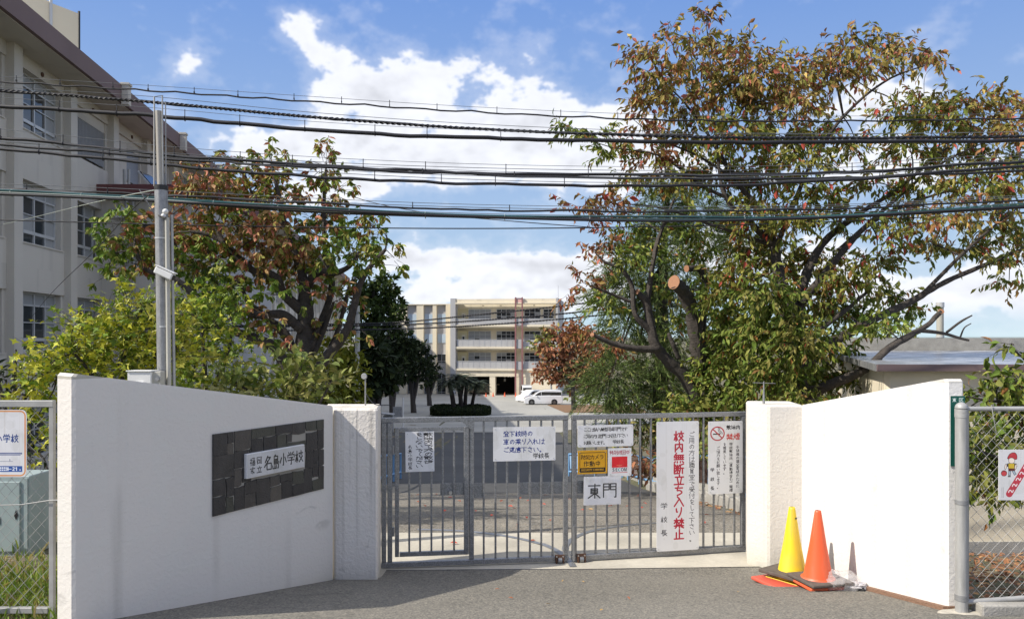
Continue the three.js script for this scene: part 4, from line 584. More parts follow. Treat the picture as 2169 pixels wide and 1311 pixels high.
// pole with a surveillance camera behind the shaded wall
{
  const d = 8.35, b = P(348, 820, d), o = thing('steel_pole', 'tall grey steel pole behind the shaded wall carrying a surveillance camera', 'pole', [b.x, 0, -d]);
  const Y = (v) => P(0, v, d).y, X = (u) => (u - CX) * d / F - b.x;
  obj('lower_tube', tube([V(X(353), 0, 0), V(X(341.5), Y(400), 0)], [0.066, 0.064], 22), M.zinc, o);
  obj('upper_tube', tube([V(X(341.5), Y(402), 0), V(X(336), Y(235), 0)], [0.036, 0.034], 18), std(lC(0.34, 0.32, 0.28), 0.6), o);
  obj('collar', cyl(0.069, 0.068, 0.05, 22, X(341.7), Y(398), 0), M.black, o);
  for (const v of [505, 692]) obj('strap', cyl(0.068, 0.068, 0.012, 20, X(343 + (v - 505) * 0.03), Y(v), 0), M.frame, o);
  obj('conduit', tube([V(X(366), 0.2, 0.05), V(X(359), Y(462), 0.05)], [0.024, 0.024], 12), M.pipeWhite, o); obj('conduit', tube([V(X(374), 0.2, 0.0), V(X(364), Y(455), 0.0)], [0.016, 0.016], 10), M.zincLight, o);
  for (const [u, v, s] of [[352, 450, 0.03], [348, 459, 0.026]]) obj('cable_gland', new THREE.SphereGeometry(s, 16, 10).translate(X(u + 4), Y(v), 0.06), M.whiteMetal, o);
  const rails = obj('guide_frame', [tube([V(X(329), Y(395), 0.02), V(X(329), Y(206), 0.02), V(X(346), Y(203), 0.02), V(X(347), Y(395), 0.02)], [0.008, 0.008, 0.008, 0.008], 6), bar(V(X(352), Y(395), 0), V(X(351), Y(215), 0), 0.006)], M.zincLight, o);
  const c = thing('surveillance_camera', 'white box surveillance camera clamped to the steel pole, pointing down right', 'camera', [b.x + X(351), Y(577), -d + 0.09]);
  obj('clamp', [cyl(0.08, 0.08, 0.05, 22, 0, 0.0, -0.09), box(0.05, 0.05, 0.06, -0.02, 0, -0.03)], M.zincLight, c);
  const hs = rbox(0.20, 0.075, 0.085, 0.016, 0.055, 0, 0.045).rotateZ(-0.42); obj('housing', hs, M.whiteMetal, c); obj('sunshield', rbox(0.215, 0.01, 0.095, 0.004, 0.055, 0.045, 0.045).rotateZ(-0.42), M.whiteMetal, c); obj('lens_face', rbox(0.006, 0.055, 0.065, 0.002, 0.158, -0.004, 0.045).rotateZ(-0.42), M.black, c);
  // grey control box strapped to the pole
  const q = P(306, 800, 8.15), k = thing('control_box', 'pale grey steel control box beside the pole just above the wall', 'box', [q.x, q.y, -8.15]);
  obj('cabinet', rbox(0.24, 0.3, 0.16, 0.008, -0.015, -0.085, 0), M.whiteMetal, k); obj('lid', rbox(0.26, 0.012, 0.19, 0.004, -0.015, 0.071, 0), M.whiteMetal, k); obj('junction_box', rbox(0.1, 0.2, 0.1, 0.006, 0.14, -0.035, 0.0), M.pipeWhite, k); obj('gland', new THREE.CylinderGeometry(0.02, 0.02, 0.04, 14).rotateX(1.57).translate(0.165, -0.01, 0.06), M.zinc, k); obj('latch', rbox(0.085, 0.06, 0.03, 0.012, 0.0, -0.065, 0.09), M.whiteMetal, k);
}
// ------------------------------------------------------------------ school building along the left side of the grounds
{
  const D0 = 17.5, DX = -0.1152, DZ = -0.9933, x0 = -14.64 - 0.116 * D0;
  const o = thing('school_building', 'long cream school building on the left with a brown roof fascia and pilasters', 'school building', [x0, 0, -D0], Math.PI - Math.acos(0.1152));
  const S = (d) => (d - D0) / 0.9933, dU = (u) => -14.64 / ((u - CX) / F + 0.116), sU = (u) => S(dU(u)), yU = (u, v) => EY - (v - HZ) * dU(u) / F;
  const END = S(150), bay = 4.63, first = S(28.3) - 2 * bay + 0.2, nb = Math.floor((END - first) / bay);
  obj('wall_core', box(END, 21, 11, END / 2, 2.35, -6.1), M.cream, o);
  const rows = [[-2.3, -0.1], [1.8, 4.05], [5.87, 8.2], [10.08, 12.3]];
  // spandrel bands run the length of each storey between the window rows
  const bands = [[-8.2, -2.3], [-0.1, 1.8], [4.05, 5.87], [8.2, 10.08], [12.3, 12.85]];
  for (const [a, b] of bands) obj('spandrel', box(END, b - a, 0.56, END / 2, (a + b) / 2, -0.28), M.cream, o);
  for (let i = -1; i <= nb; i++) {
    const s = Math.max(0.3, first + i * bay);
    obj('pilaster', box(0.62, 21, 0.9, s, 2.35, -0.2), M.cream, o);
    if (s < 36) obj('downpipe', [cyl(0.05, 0.05, 20.5, 10, s + 0.42, 2.3, 0.09), cyl(0.12, 0.07, 0.3, 8, s + 0.42, 12.6, 0.12)], std(lC(0.27, 0.24, 0.20), 0.7), o);
  }
  for (let i = 0; i < nb; i++) for (let k = 0; k < 4; k++) {
    const a = first + i * bay + 0.31, b = a + bay - 0.62, [y0, y1] = rows[k], m = 0.22, near = a < S(40), louv = k === 3 && i >= 3 && i <= 5;
    obj('pier', [box(m, y1 - y0, 0.5, a + m / 2, (y0 + y1) / 2, -0.31), box(m, y1 - y0, 0.5, b - m / 2, (y0 + y1) / 2, -0.31)], M.cream, o);
    if (louv) {                                               // storage rooms: louvred or grey panels instead of glass
      const l = i === 3 ? a + m : a + 2.0; obj('wall_infill', box(Math.max(0.05, l - a - m), y1 - y0, 0.4, (a + m + l) / 2, (y0 + y1) / 2, -0.3), M.cream, o);
      const w = obj('louvre', box(b - m - l, y1 - y0 - 0.55, 0.04, (l + b - m) / 2, (y0 + y1) / 2 - 0.1, -0.16), M.louvre, o);
      if (i === 3) for (let q = 0; q < 24; q++) obj('slat', box(0.02, y1 - y0 - 0.58, 0.05, l + (q + 0.5) * (b - m - l) / 24, (y0 + y1) / 2 - 0.1, -0.125), M.greyPanel, w);
      obj('wall_infill', box(b - m - l, 0.48, 0.4, (l + b - m) / 2, y1 - 0.22, -0.3), M.cream, o); continue;
    }
    const A = a + m, B = b - m, f = [], zf = -0.3, fr = (x, y, w, h) => f.push(box(w, h, 0.07, x, y, zf));
    const tr = y1 - (y1 - y0) * 0.22, lo = y0 + (y1 - y0) * 0.2, cols = 4;
    fr((A + B) / 2, y1 - 0.03, B - A, 0.06); fr((A + B) / 2, y0 + 0.04, B - A, 0.08); fr((A + B) / 2, tr, B - A, 0.06); fr((A + B) / 2, lo, B - A, 0.12); fr((A + B) / 2, (tr + lo) / 2, B - A, 0.035);
    for (let c = 0; c <= cols; c++) fr(A + (B - A) * c / cols + (c === 0 ? 0.03 : c === cols ? -0.03 : 0), (y0 + y1) / 2, c % 2 ? 0.045 : 0.075, y1 - y0 - 0.01);
    const w = obj('window', f, M.frame, o), r = rng(i * 7 + k);
    for (let c = 0; c < cols; c++) for (const [p, q, t] of [[y0, lo, 0], [lo, (tr + lo) / 2, 0], [(tr + lo) / 2, tr, 0], [tr, y1, 1]]) {
      if (!near && t === 0 && p !== y0) continue;
      const cur = (t && r() < 0.9) || (c === 3 && r() < 0.85) || r() < 0.06; obj('pane', box((B - A) / cols - 0.05, q - p - 0.05, 0.012, A + (B - A) * (c + 0.5) / cols, (p + q) / 2, zf - 0.02 - 0.012 * (c % 2)), cur ? M.curtain : M.glass, w);
    }
    if (!near) obj('pane', box(B - A - 0.1, tr - lo - 0.1, 0.012, (A + B) / 2, (tr + lo) / 2, zf - 0.03), r() < 0.3 ? M.curtain : M.glass, w);
    obj('sill', box(B - A + 0.1, 0.05, 0.2, (A + B) / 2, y0 - 0.025, -0.06), M.cream, o);
  }
  obj('roof_slab', box(END + 1.6, 0.3, 13.4, END / 2, 13.0, -5.6), M.cream, o);
  const fa = obj('fascia', box(END + 1.8, 0.74, 0.16, END / 2, 13.2, 1.28), M.fascia, o); obj('fascia_end', box(0.16, 0.74, 14, -0.88, 13.2, -5.8), M.fascia, o);
  obj('soffit', box(END + 1.4, 0.05, 1.2, END / 2, 12.825, 0.6), M.cream, o);
  for (const [d, h] of [[35.4, 1], [44, 1], [52, 1]]) { const s = S(d); obj('rain_hopper', [box(0.34, 0.9, 0.3, s, 13.15, 1.5), box(0.42, 0.1, 0.38, s, 13.62, 1.5)], M.cream, o); }
  obj('roof_vent', [cyl(0.35, 0.35, 0.9, 16, S(47.5), 14.0, -0.3), cyl(0.5, 0.5, 0.25, 16, S(47.5), 14.5, -0.3)], M.whiteMetal, o);
  for (let i = 0; i < 9; i++) obj('soffit_vent', cyl(0.09, 0.09, 0.06, 10).rotateX(1.57).translate(S(26 + i * 2.4), 12.5, 0.02), M.rust, o);
  // stair head and water tank enclosure on the roof
  const a = P(40, 0, 36.3), b = P(168, 26, 38.9), L = b.clone().sub(a); const p = thing('roof_tank_house', 'pale concrete tank enclosure on the roof of the left school building', 'tank house', [(a.x + b.x) / 2, 13.1, (a.z + b.z) / 2], Math.atan2(-L.z, L.x));
  const w = Math.hypot(L.x, L.z); obj('panel', box(w / 2 - 0.03, 5.1, 2.5, -w / 4, 2.55, -1.25), M.creamFar, p); obj('panel', box(w / 2 - 0.03, 5.05, 2.5, w / 4, 2.525, -1.25), M.creamFar, p); obj('joint_post', box(0.12, 5.3, 0.1, 0, 2.65, 0.04), M.frame, p); obj('edge_trim', box(0.07, 5.15, 0.1, w / 2, 2.6, -0.02), M.black, p);
}
{
  // projecting block with a dark red canopy roof
  const d0 = 36.6, xl = -19.2, xr = -14.1, dep = 10, y1 = 8.8, o = thing('annex_block', 'grey annex with a dark red flat roof edge, projecting from the left school building', 'annex', [xr, 0, -d0]);
  obj('wall', box(xr - xl, y1 + 5, 0.3, -(xr - xl) / 2, (y1 - 5) / 2, -0.15), M.cream, o); obj('wall', box(0.3, y1 + 5, dep - 0.304, -0.15, (y1 - 5) / 2, -dep / 2 - 0.152), std(0xffffff, 0.9, { map: M.greyPanel.map }), o);
  obj('wall', box(xr - xl - 0.3, y1 + 5, 0.3, -(xr - xl) / 2 - 0.15, (y1 - 5) / 2, -dep + 0.15), M.cream, o);
  obj('roof_edge', rbox(xr - xl + 0.5, 0.47, dep + 0.7, 0.02, -(xr - xl) / 2 + 0.05, y1 + 0.235, -dep / 2 + 0.25), M.darkRed, o);
  const X = (u) => (u - CX) * d0 / F - xr, Y = (v) => EY - (v - HZ) * d0 / F;
  for (const [u, r] of [[272, 0.09], [286, 0.07]]) obj('vent_pipe', tube([V(X(u), -4, 0.14), V(X(u), Y(372), 0.6)].map((q, i) => (i ? V(q.x, Y(415), 0.14) : q)), [r, r], 10), M.zincLight, o);
  for (const u of [270, 280]) obj('vent_pipe', cyl(0.06, 0.06, 1.0, 10, X(u), y1 + 0.7, 0.3), M.zincLight, o);
  obj('meter_box', rbox(0.42, 0.5, 0.2, 0.02, X(259), Y(451), 0.12), M.whiteMetal, o);
  for (const [v0, v1] of [[473, 500], [508, 545], [640, 700]]) { const w = obj('window', [box(1.3, 0.06, 0.06, X(316), Y(v0), 0.02), box(1.3, 0.08, 0.08, X(316), Y(v1), 0.03), box(0.06, Y(v0) - Y(v1), 0.06, X(316) - 0.62, (Y(v0) + Y(v1)) / 2, 0.02), box(0.06, Y(v0) - Y(v1), 0.06, X(316) + 0.62, (Y(v0) + Y(v1)) / 2, 0.02)], M.frame, o); obj('pane', box(1.2, Y(v0) - Y(v1) - 0.05, 0.02, X(316), (Y(v0) + Y(v1)) / 2, 0.008), M.glass, w); }
  const w2 = obj('roof_light', [beam(V(X(285), y1 + 1.25, -1), V(X(315), y1 + 0.5, -1), 1.4, 0.06)], M.frame, o); obj('pane', beam(V(X(287), y1 + 1.24, -0.98), V(X(314), y1 + 0.56, -0.98), 1.2, 0.09), M.glass, w2);
  for (const [s, e] of [[455, 545]]) obj('wall_vent', box(0.03, 0.3, 0.6, 0.01, 5.4, -6.5), M.louvre, o);
}
// ------------------------------------------------------------------ far school building closing the yard
{
  const D = 132, X = (u) => (u - CX) * D / F, Y = (v) => EY - (v - HZ) * D / F, gy = -7.35;
  const o = thing('far_school_building', 'pale school building with open balconies and two red columns across the far yard', 'school building', [0, 0, -D], -0.13);
  o.position.set(X(1070) * (1 - Math.cos(0.13)), 0, -D - X(1070) * Math.sin(0.13));
  const bx = (name, u0, v0, u1, v1, z0, z1, mat, par = o) => obj(name, box(X(u1) - X(u0), Y(v0) - Y(v1), z1 - z0, (X(u0) + X(u1)) / 2, (Y(v0) + Y(v1)) / 2, (z0 + z1) / 2), mat, par);
  // left wing
  bx('wing_wall', 800, 643, 954, 840, -12, -3.0, M.greyPanel); bx('wing_coping', 799, 641.6, 954, 643.4, -12.1, -2.3, M.creamFar);
  for (const [u0, u1, z] of [[832, 849, -2.4], [871, 886.5, -2.4], [907, 915.5, -2.4], [936.5, 954, -2.3]]) bx('wing_pilaster', u0, 643.6, u1, 841, -3.0, z, M.creamFar);
  bx('rain_pipe', 944.5, 645, 946, 838, -2.3, -2.1, M.creamFar); bx('wing_return', 951, 644, 954, 840, -2.9, -0.2, M.creamFar);
  for (const [v0, v1] of [[663, 687], [707, 727], [751, 771], [796, 838]]) for (const [u0, u1] of [[850, 870], [887.5, 906], [916.5, 935.5]]) {
    const w = bx('window', u0, v0, u1, v1, -2.99, -2.9, M.frame), m = (u0 + u1) / 2, k = v0 > 790 ? M.dark : v0 > 740 ? M.glass : M.skyTintGlass;  // near-black ground-floor panes stand for the shade in open bays
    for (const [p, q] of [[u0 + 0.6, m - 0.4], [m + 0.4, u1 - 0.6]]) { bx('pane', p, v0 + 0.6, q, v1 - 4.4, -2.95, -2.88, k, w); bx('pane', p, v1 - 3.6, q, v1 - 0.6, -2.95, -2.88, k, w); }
  }
  // main block
  bx('back_wall', 960, 640, 1183, 797, -14, -1.9, M.creamFar); bx('fin_wall', 954, 631.5, 965, 841, -2.5, 0.35, M.greyPanel); bx('end_wall', 1179.5, 632, 1184, 841, -14, 0.3, M.greyPanel); 
  bx('roof_beam', 965, 633, 1183, 643.8, -1.2, 0.2, M.creamFar); bx('roof_lip', 965, 641, 1183, 643.6, 0.2, 0.45, M.creamFar);
  for (const v of [688, 734.5, 781]) { bx('balcony_slab', 965, v, 1183, v + 4.2, -1.9, 0.25, M.creamFar); bx('balcony_soffit', 965, v + 4.4, 1183, v + 7, -1.85, -0.1, M.creamFar); }
  for (const [v0, v1] of [[676, 688], [720, 734.4], [766, 781]]) {
    const p = bx('balustrade', 967, v0 + 0.4, 1183, v1, 0.02, 0.1, M.greyPanel); bx('hand_rail', 965.5, v0 - 1.0, 1183, v0, 0.02, 0.14, M.frame, p); for (let u = 967; u < 1180; u += 12) bx('baluster', u, v0 - 1, u + 0.5, v1, 0.1, 0.13, M.frame, p);
  }
  for (const v of [650, 697, 743]) {
    const s = v === 650 ? 0 : 1; bx('alcove_wall', 965, v + 3, 987, v + 38, -1.9, -1.5, std(lC(0.66, 0.57, 0.33), 0.9)); const dr = bx('door', 974, v + 12, 982, v + 38, -1.5, -1.44, M.creamFar); bx('pane', 976, v + 16, 980, v + 22, -1.44, -1.42, M.glass, dr);  // alcove wall yellowed in its colour for the warm light on it
    for (const [u0, u1, cur] of [[989, 1037, 0.97], [1050, 1091, 0.1], [1110, 1144, 0.2], [1151, 1172, 0.05]]) {
      const top = v + 4, bot = v + 28, f = [], n = Math.round((u1 - u0) / 11), r = rng(Math.round(u0 + v)), bxg = (a, b, c, e, z0, z1) => box(X(c) - X(a), Y(b) - Y(e), z1 - z0, (X(a) + X(c)) / 2, (Y(b) + Y(e)) / 2, (z0 + z1) / 2);
      f.push(bxg(u0, top, u1, top + 1, -1.9, -1.78), bxg(u0, bot - 1, u1, bot, -1.9, -1.78)); for (const k of [0.3, 0.62, 0.84]) f.push(bxg(u0, top + 24 * k - 0.4, u1, top + 24 * k + 0.5, -1.9, -1.78)); for (let i = 0; i <= n; i++) { const u = u0 + (u1 - u0) * i / n; f.push(bxg(u - 0.45, top, u + 0.45, bot, -1.9, -1.77)); }
      const w = obj('window', f, M.frame, o); for (let i = 0; i < n; i++) for (const [a, b] of [[0.02, 0.3], [0.3, 0.62], [0.62, 0.84], [0.84, 1]]) obj('pane', bxg(u0 + (u1 - u0) * i / n + 0.4, top + 24 * a + 0.4, u0 + (u1 - u0) * (i + 1) / n - 0.4, top + 24 * b - 0.3, -1.9, -1.84), r() < cur ? M.curtain : M.glass, w);
    }
    for (const u of [1020, 1058, 1130]) bx('ceiling_lamp', u, v - 4, u + 4, v - 2.6, -1.2, -0.9, M.rust);
  }
  // ground floor: beam, pillars, dark entrance halls
  bx('beam', 965, 785, 1183, 797.5, -0.9, 0.0, M.creamFar);
  for (const [a, b] of [[963, 991], [1038, 1050], [1095, 1183]]) bx('pillar', a, 797.4, b, 841, -1.3, -0.05, M.creamFar);
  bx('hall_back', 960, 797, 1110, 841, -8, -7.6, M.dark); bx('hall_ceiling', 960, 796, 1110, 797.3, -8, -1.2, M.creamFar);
  for (const [u, v] of [[1058, 801], [1066, 801], [1072, 801]]) bx('notice', u, v, u + 4, v + 2.5, -6, -5.9, M.whiteMetal); bx('notice', 1058, 806, 1062, 812, -6, -5.9, M.whiteMetal);
  for (const [a, b] of [[1093, 1096], [1107.3, 1110]]) bx('red_column', a, 630, b, 841, 0.3, 0.6, M.redColumn);
  for (const v of [631.5, 645]) bx('red_tie', 1096, v, 1107.3, v + 1.2, 0.36, 0.54, M.redColumn); bx('red_panel', 1096, 633, 1107.3, 641, 0.36, 0.44, std(lC(0.7, 0.42, 0.38), 0.8));
  for (const [a, b] of [[719, 738], [766, 783], [676, 689]]) bx('infill_panel', 1096.4, a, 1107, b, 0.3, 0.42, M.greyPanel);
  obj('lightning_rod', cyl(0.03, 0.05, 2.2, 6, X(1183), Y(632) + 1.1, -1), M.frame, o);
}
// sports ground wall and blue sheeted heap seen under the trees
{
  const d = 140, p = P(925, 838, d), o = thing('yard_wall', 'low pale wall at the far left of the yard seen beneath the dark trees', 'wall', [p.x, p.y, -d]);
  obj('wall_panel', box(26, 1.9, 0.3, 0, 0.95, 0), M.creamFar, o); obj('coping', box(26, 0.14, 0.42, 0, 1.97, 0), M.creamFar, o);
  const q = P(908, 832, 138), s = thing('blue_sheet_heap', 'heap under a blue tarpaulin behind the dark clipped trees', 'tarpaulin', [q.x, q.y - 0.4, -138]); const g = new THREE.SphereGeometry(1.6, 18, 10, 0, 6.3, 0, 1.6).scale(1.2, 0.9, 0.5), gp = g.attributes.position; for (let i = 0; i < gp.count; i++) gp.setY(i, gp.getY(i) * (1 + 0.3 * noise3(gp.getX(i), 0, gp.getZ(i)))); g.computeVertexNormals(); obj('tarpaulin_sheet', g, std(lC(0.05, 0.18, 0.4), 0.5), s);
}
// ------------------------------------------------------------------ low flat-roofed building at the right
{
  const d = 12, cx = (1890 - CX) * d / F, o = thing('flat_roof_building', 'low cream building with a wet-looking flat metal roof behind the right fence', 'building', [cx, 0, -d]);
  const ye = 2.33 - 58 * d / F - 0.0, L = 9, side = V(0.30, 0, -1).normalize().multiplyScalar(7.5), front = V(L, 0, -0.1);
  const W = (a, b, y0, y1, t) => { const m = a.clone().lerp(b, 0.5), D2 = b.clone().sub(a); return beam(V(a.x, (y0 + y1) / 2, a.z), V(b.x, (y0 + y1) / 2, b.z), t, y1 - y0); };
  obj('wall', W(V(0, 0, -0.12), front.clone().add(V(0, 0, -0.12)), -1.8, ye - 0.06, 0.2), M.creamFar, o);
  obj('wall', W(V(0.1, 0, -0.24), side.clone().add(V(0.1, 0, 0)), -2.2, ye - 0.06, 0.2), M.creamFar, o);
  obj('plinth', W(V(-0.02, 0, -0.06), front.clone().add(V(0, 0, -0.06)), -1.8, -0.75, 0.14), M.kerb, o);
  // roof sheet rising a little to the back, with an eave edge and a parapet
  const yb = ye + 0.10, e = 0.22, A = V(-0.3, ye, e), B = V(L, ye, e - 0.1), C = V(L + side.x, yb, side.z), Dd = V(side.x - 0.35, yb, side.z);
  const roofMat = std(0xffffff, 0.32, { metalness: 0.25, map: tex(512, 3, (u, v) => { const k = 0.16 + 0.42 * smoothstep(fB(u, v * 3), 0.42, 0.66) * (0.4 + 0.6 * fE(u, v)) + 0.08 * fE(u, v); return [k * 0.95, k * 0.99, k * 1.05]; }), bumpMap: tex(256, 1.6, (u, v) => fB(u, v), false), bumpScale: 0.02 });  // pale streaks in the map are painted sky sheen on the roof
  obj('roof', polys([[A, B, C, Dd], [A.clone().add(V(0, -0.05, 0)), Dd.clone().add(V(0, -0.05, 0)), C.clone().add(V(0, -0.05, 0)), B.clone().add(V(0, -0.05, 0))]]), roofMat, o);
  obj('eave_edge', beam(A.clone().add(V(-0.02, -0.035, 0.02)), B.clone().add(V(0, -0.035, 0.02)), 0.03, 0.10), M.fascia, o); obj('eave_edge', beam(A.clone().add(V(-0.02, -0.035, 0.0)), Dd.clone().add(V(-0.02, -0.035, 0)), 0.03, 0.10), M.zinc, o);
  obj('parapet', beam(Dd.clone().add(V(0, 0.13, -0.1)), C.clone().add(V(0, 0.13, -0.1)), 0.18, 0.34), M.kerb, o);
  const q = P(1994, 730, 20), r = thing('vent_pipe', 'upright pale pipe with a cap behind the flat roof building', 'pipe', [q.x, q.y - 3, -20]); obj('pipe', cyl(0.085, 0.085, 3.95, 14, 0, 1.98, 0), M.pipeWhite, r); obj('cap', cyl(0.10, 0.10, 0.12, 14, 0, 4.0, 0), M.frame, r); obj('clamp', cyl(0.10, 0.10, 0.05, 14, 0, 3.2, 0), M.frame, r);
}
// ------------------------------------------------------------------ cars, cones and furniture in the yard, railings, poles
M.carWhite = new THREE.MeshPhysicalMaterial({ color: lC(0.72, 0.73, 0.74), roughness: 0.3, clearcoat: 1, clearcoatRoughness: 0.05, side: THREE.DoubleSide });
M.carGlass = new THREE.MeshPhysicalMaterial({ color: lC(0.012, 0.013, 0.014), roughness: 0.04, ior: 1.6, side: THREE.DoubleSide });
M.alloy = std(lC(0.35, 0.35, 0.36), 0.3, { metalness: 0.8 }); M.lampRed = std(lC(0.35, 0.02, 0.02), 0.2); M.lampClear = std(lC(0.25, 0.26, 0.28), 0.1);
function car(label, x, z, turn, Lc, Hc, Wc, lower, upper, glass, wheels) {      // side outlines run front to back, in shares of length and height
  const o = thing('parked_car', label, 'car', [x, ground(x, -z) + 0.03, z], turn), sh = (pts) => new THREE.Shape(pts.map(([a, b]) => new THREE.Vector2((a - 0.5) * Lc, b * Hc)));
  const ex = (pts, w, bev) => boxUV(new THREE.ExtrudeGeometry(sh(pts), { depth: w - 2 * bev, bevelEnabled: true, bevelSize: bev * 0.7, bevelThickness: bev, bevelSegments: 3, curveSegments: 6 }).translate(0, 0, -(w - 2 * bev) / 2));
  obj('body', ex(lower, Wc, 0.1), M.carWhite, o); obj('roof', ex(upper, Wc - 0.14, 0.12), M.carWhite, o);
  for (const g of glass) obj('side_window', ex(g, Wc - 0.12, 0.05), M.carGlass, o);
  for (const wx of wheels) for (const s of [-1, 1]) {
    const r = 0.33, w = obj('wheel', new THREE.TorusGeometry(r - 0.09, 0.09, 12, 28).scale(1, 1, 1.2).translate((wx - 0.5) * Lc, r, s * (Wc / 2 - 0.08)), M.rubber, o);
    obj('rim', [new THREE.CylinderGeometry(r - 0.11, r - 0.11, 0.06, 20).rotateX(Math.PI / 2).translate((wx - 0.5) * Lc, r, s * (Wc / 2 - 0.07))], M.alloy, w);
    obj('wheel_arch', new THREE.CylinderGeometry(r + 0.06, r + 0.06, 0.05, 24).rotateX(Math.PI / 2).translate((wx - 0.5) * Lc, r + 0.01, s * (Wc / 2 - 0.018)), M.black, o);
    for (let k = 0; k < 5; k++) obj('spoke', box(0.05, r - 0.1, 0.02, 0, (r - 0.1) / 2, 0).rotateZ(k * 1.257).translate((wx - 0.5) * Lc, r, s * (Wc / 2 + 0.012)), M.alloy, w);
  }
  for (const s of [-1, 1]) { obj('headlight', rbox(0.3, 0.16, 0.3, 0.05, -Lc / 2 + 0.16, Hc * 0.44, s * (Wc / 2 - 0.2)), M.lampClear, o); obj('tail_light', rbox(0.12, 0.4, 0.18, 0.04, Lc / 2 - 0.07, Hc * 0.52, s * (Wc / 2 - 0.13)), M.lampRed, o); obj('wing_mirror', rbox(0.16, 0.14, 0.2, 0.05, -Lc * 0.17, Hc * 0.6, s * (Wc / 2 + 0.05)), M.carWhite, o); obj('sill_line', box(Lc * 0.5, 0.03, 0.02, 0.02, Hc * 0.2, s * (Wc / 2 + 0.004)), M.frame, o); }
  obj('bumper', rbox(0.2, 0.3, Wc - 0.1, 0.07, -Lc / 2 + 0.02, 0.36, 0), M.carWhite, o); return o;
}
{
  const vanL = [[0, .14], [0, .38], [.02, .44], [.1, .52], [.24, .6], [.6, .63], [.97, .62], [1, .5], [1, .16], [.97, .12], [.05, .11]], vanU = [[.2, .58], [.33, .8], [.42, .92], [.55, .985], [.75, 1], [.97, .96], [.99, .9], [.97, .61]];
  const vanG = [[[.26, .61], [.36, .82], [.43, .9], [.44, .63]], [[.455, .63], [.455, .9], [.97, .88], [.975, .65]]];
  const p = P(1152, 857, 99); car('white minivan with dark side windows, parked side-on nearest the right trees', p.x, -99, 0, 4.65, 1.76, 1.78, vanL, vanU, vanG, [.19, .79]);
  const hL = [[0, .16], [0, .42], [.04, .5], [.2, .6], [.5, .64], [.95, .62], [1, .5], [1, .16], [.5, .13]], hU = [[.18, .58], [.34, .88], [.48, 1], [.75, 1], [.93, .8], [.97, .62]], hG = [[[.3, .64], [.4, .88], [.52, .94], [.53, .64]], [[.55, .64], [.55, .94], [.74, .92], [.86, .66]]];
  const q = P(1125, 845, 108); car('white hatchback half hidden behind the white minivan', q.x, -108, 0.75, 3.9, 1.5, 1.68, hL, hU, hG, [.17, .8]);
  const kL = [[0, .14], [0, .5], [.06, .56], [.16, .62], [.98, .62], [1, .5], [1, .14]], kU = [[.1, .58], [.2, .9], [.27, 1], [.95, 1], [1, .92], [1, .6]], kG = [[[.2, .64], [.25, .92], [.45, .92], [.45, .64]], [[.48, .64], [.48, .92], [.95, .92], [.95, .64]]];
  const k = P(1117, 840, 116), kc = car('white boxy van seen end-on behind the other two white cars', k.x, -116, Math.PI / 2 + 0.05, 3.4, 1.95, 1.5, kL, kU, kG, [.16, .8]); obj('windscreen', rbox(0.06, 0.55, 1.24, 0.03, -1.33, 1.47, 0).translate(0, 0, 0), M.carGlass, kc);
}
{
  const lab = ['far orange cone nearest the left pillar of the entrance', 'far orange cone, second from the left before the entrance', 'far orange cone before the dark entrance hall, third from the left', 'far orange cone at the foot of the red column'];
  let proto = null; [1031, 1046, 1070.5, 1094].forEach((u, i) => { const p = P(u, 840, 127), y = hD(127) + 0.02; let o = proto; if (!proto) { o = proto = thing('yard_cone', lab[0], 'traffic cone', [p.x, y, -127]); obj('cone_body', coneShape(0.7, 0.14, 0.03), M.coneOrange, o); obj('base', rbox(0.4, 0.04, 0.4, 0.015, 0, 0.02, 0), M.coneOrange, o); } else { o = proto.clone(); o.name = numbered('yard_cone'); scene.add(o); o.position.set(p.x, y, -127); o.userData = { ...proto.userData, label: lab[i] }; } });
}
// blue pipe railings beside the driveway
function railing(label, path, gap, netMat, netH) {
  const o = thing('blue_railing', label, 'railing', [0, 0, 0]); const L = path.length;
  obj('top_rail', tube(path.map(([x, d, b]) => V(x, hD(d) + b + 0.78, -d)), path.map(() => 0.03), 10), M.blueRail, o); obj('lower_rail', tube(path.map(([x, d, b]) => V(x, hD(d) + b + 0.2, -d)), path.map(() => 0.034), 10), M.blueRail, o);
  for (let i = 0; i < L - 1; i++) { const a = path[i], b = path[i + 1], n = Math.max(1, Math.round(Math.hypot(a[0] - b[0], a[1] - b[1]) / gap)); for (let k = 0; k < n + (i === L - 2); k++) { const t = k / n, x = lerp(a[0], b[0], t), d = lerp(a[1], b[1], t), y = hD(d) + lerp(a[2], b[2], t); obj('rail_post', cyl(0.03, 0.03, 0.95, 10, x, y + 0.33, -d), M.blueRail, o); } }
  if (netMat) for (let i = 0; i < L - 1; i++) { const a = path[i], b = path[i + 1], len = Math.hypot(a[0] - b[0], a[1] - b[1]), g = chainLink(0, len, 0.24, 0.75, 0.05, 0.0016), m = new THREE.Matrix4(); const A = V(a[0], hD(a[1]) + a[2], -a[1]), B = V(b[0], hD(b[1]) + b[2], -b[1]), dx = B.clone().sub(A).multiplyScalar(1 / len); m.makeBasis(dx, V(0, 1, 0), dx.clone().cross(V(0, 1, 0)).normalize()); m.setPosition(A); obj('net_panel', g.applyMatrix4(m), netMat, o); }
  return o;
}
railing('pale blue pipe railing with netting running down the right side of the driveway', [[3.62, 11.9, 0.02], [3.6, 14.5, 0.06], [3.58, 17, 0.05], [3.55, 20, 0.0], [3.5, 24, 0]], 2.2, std(lC(0.12, 0.05, 0.04), 0.8));
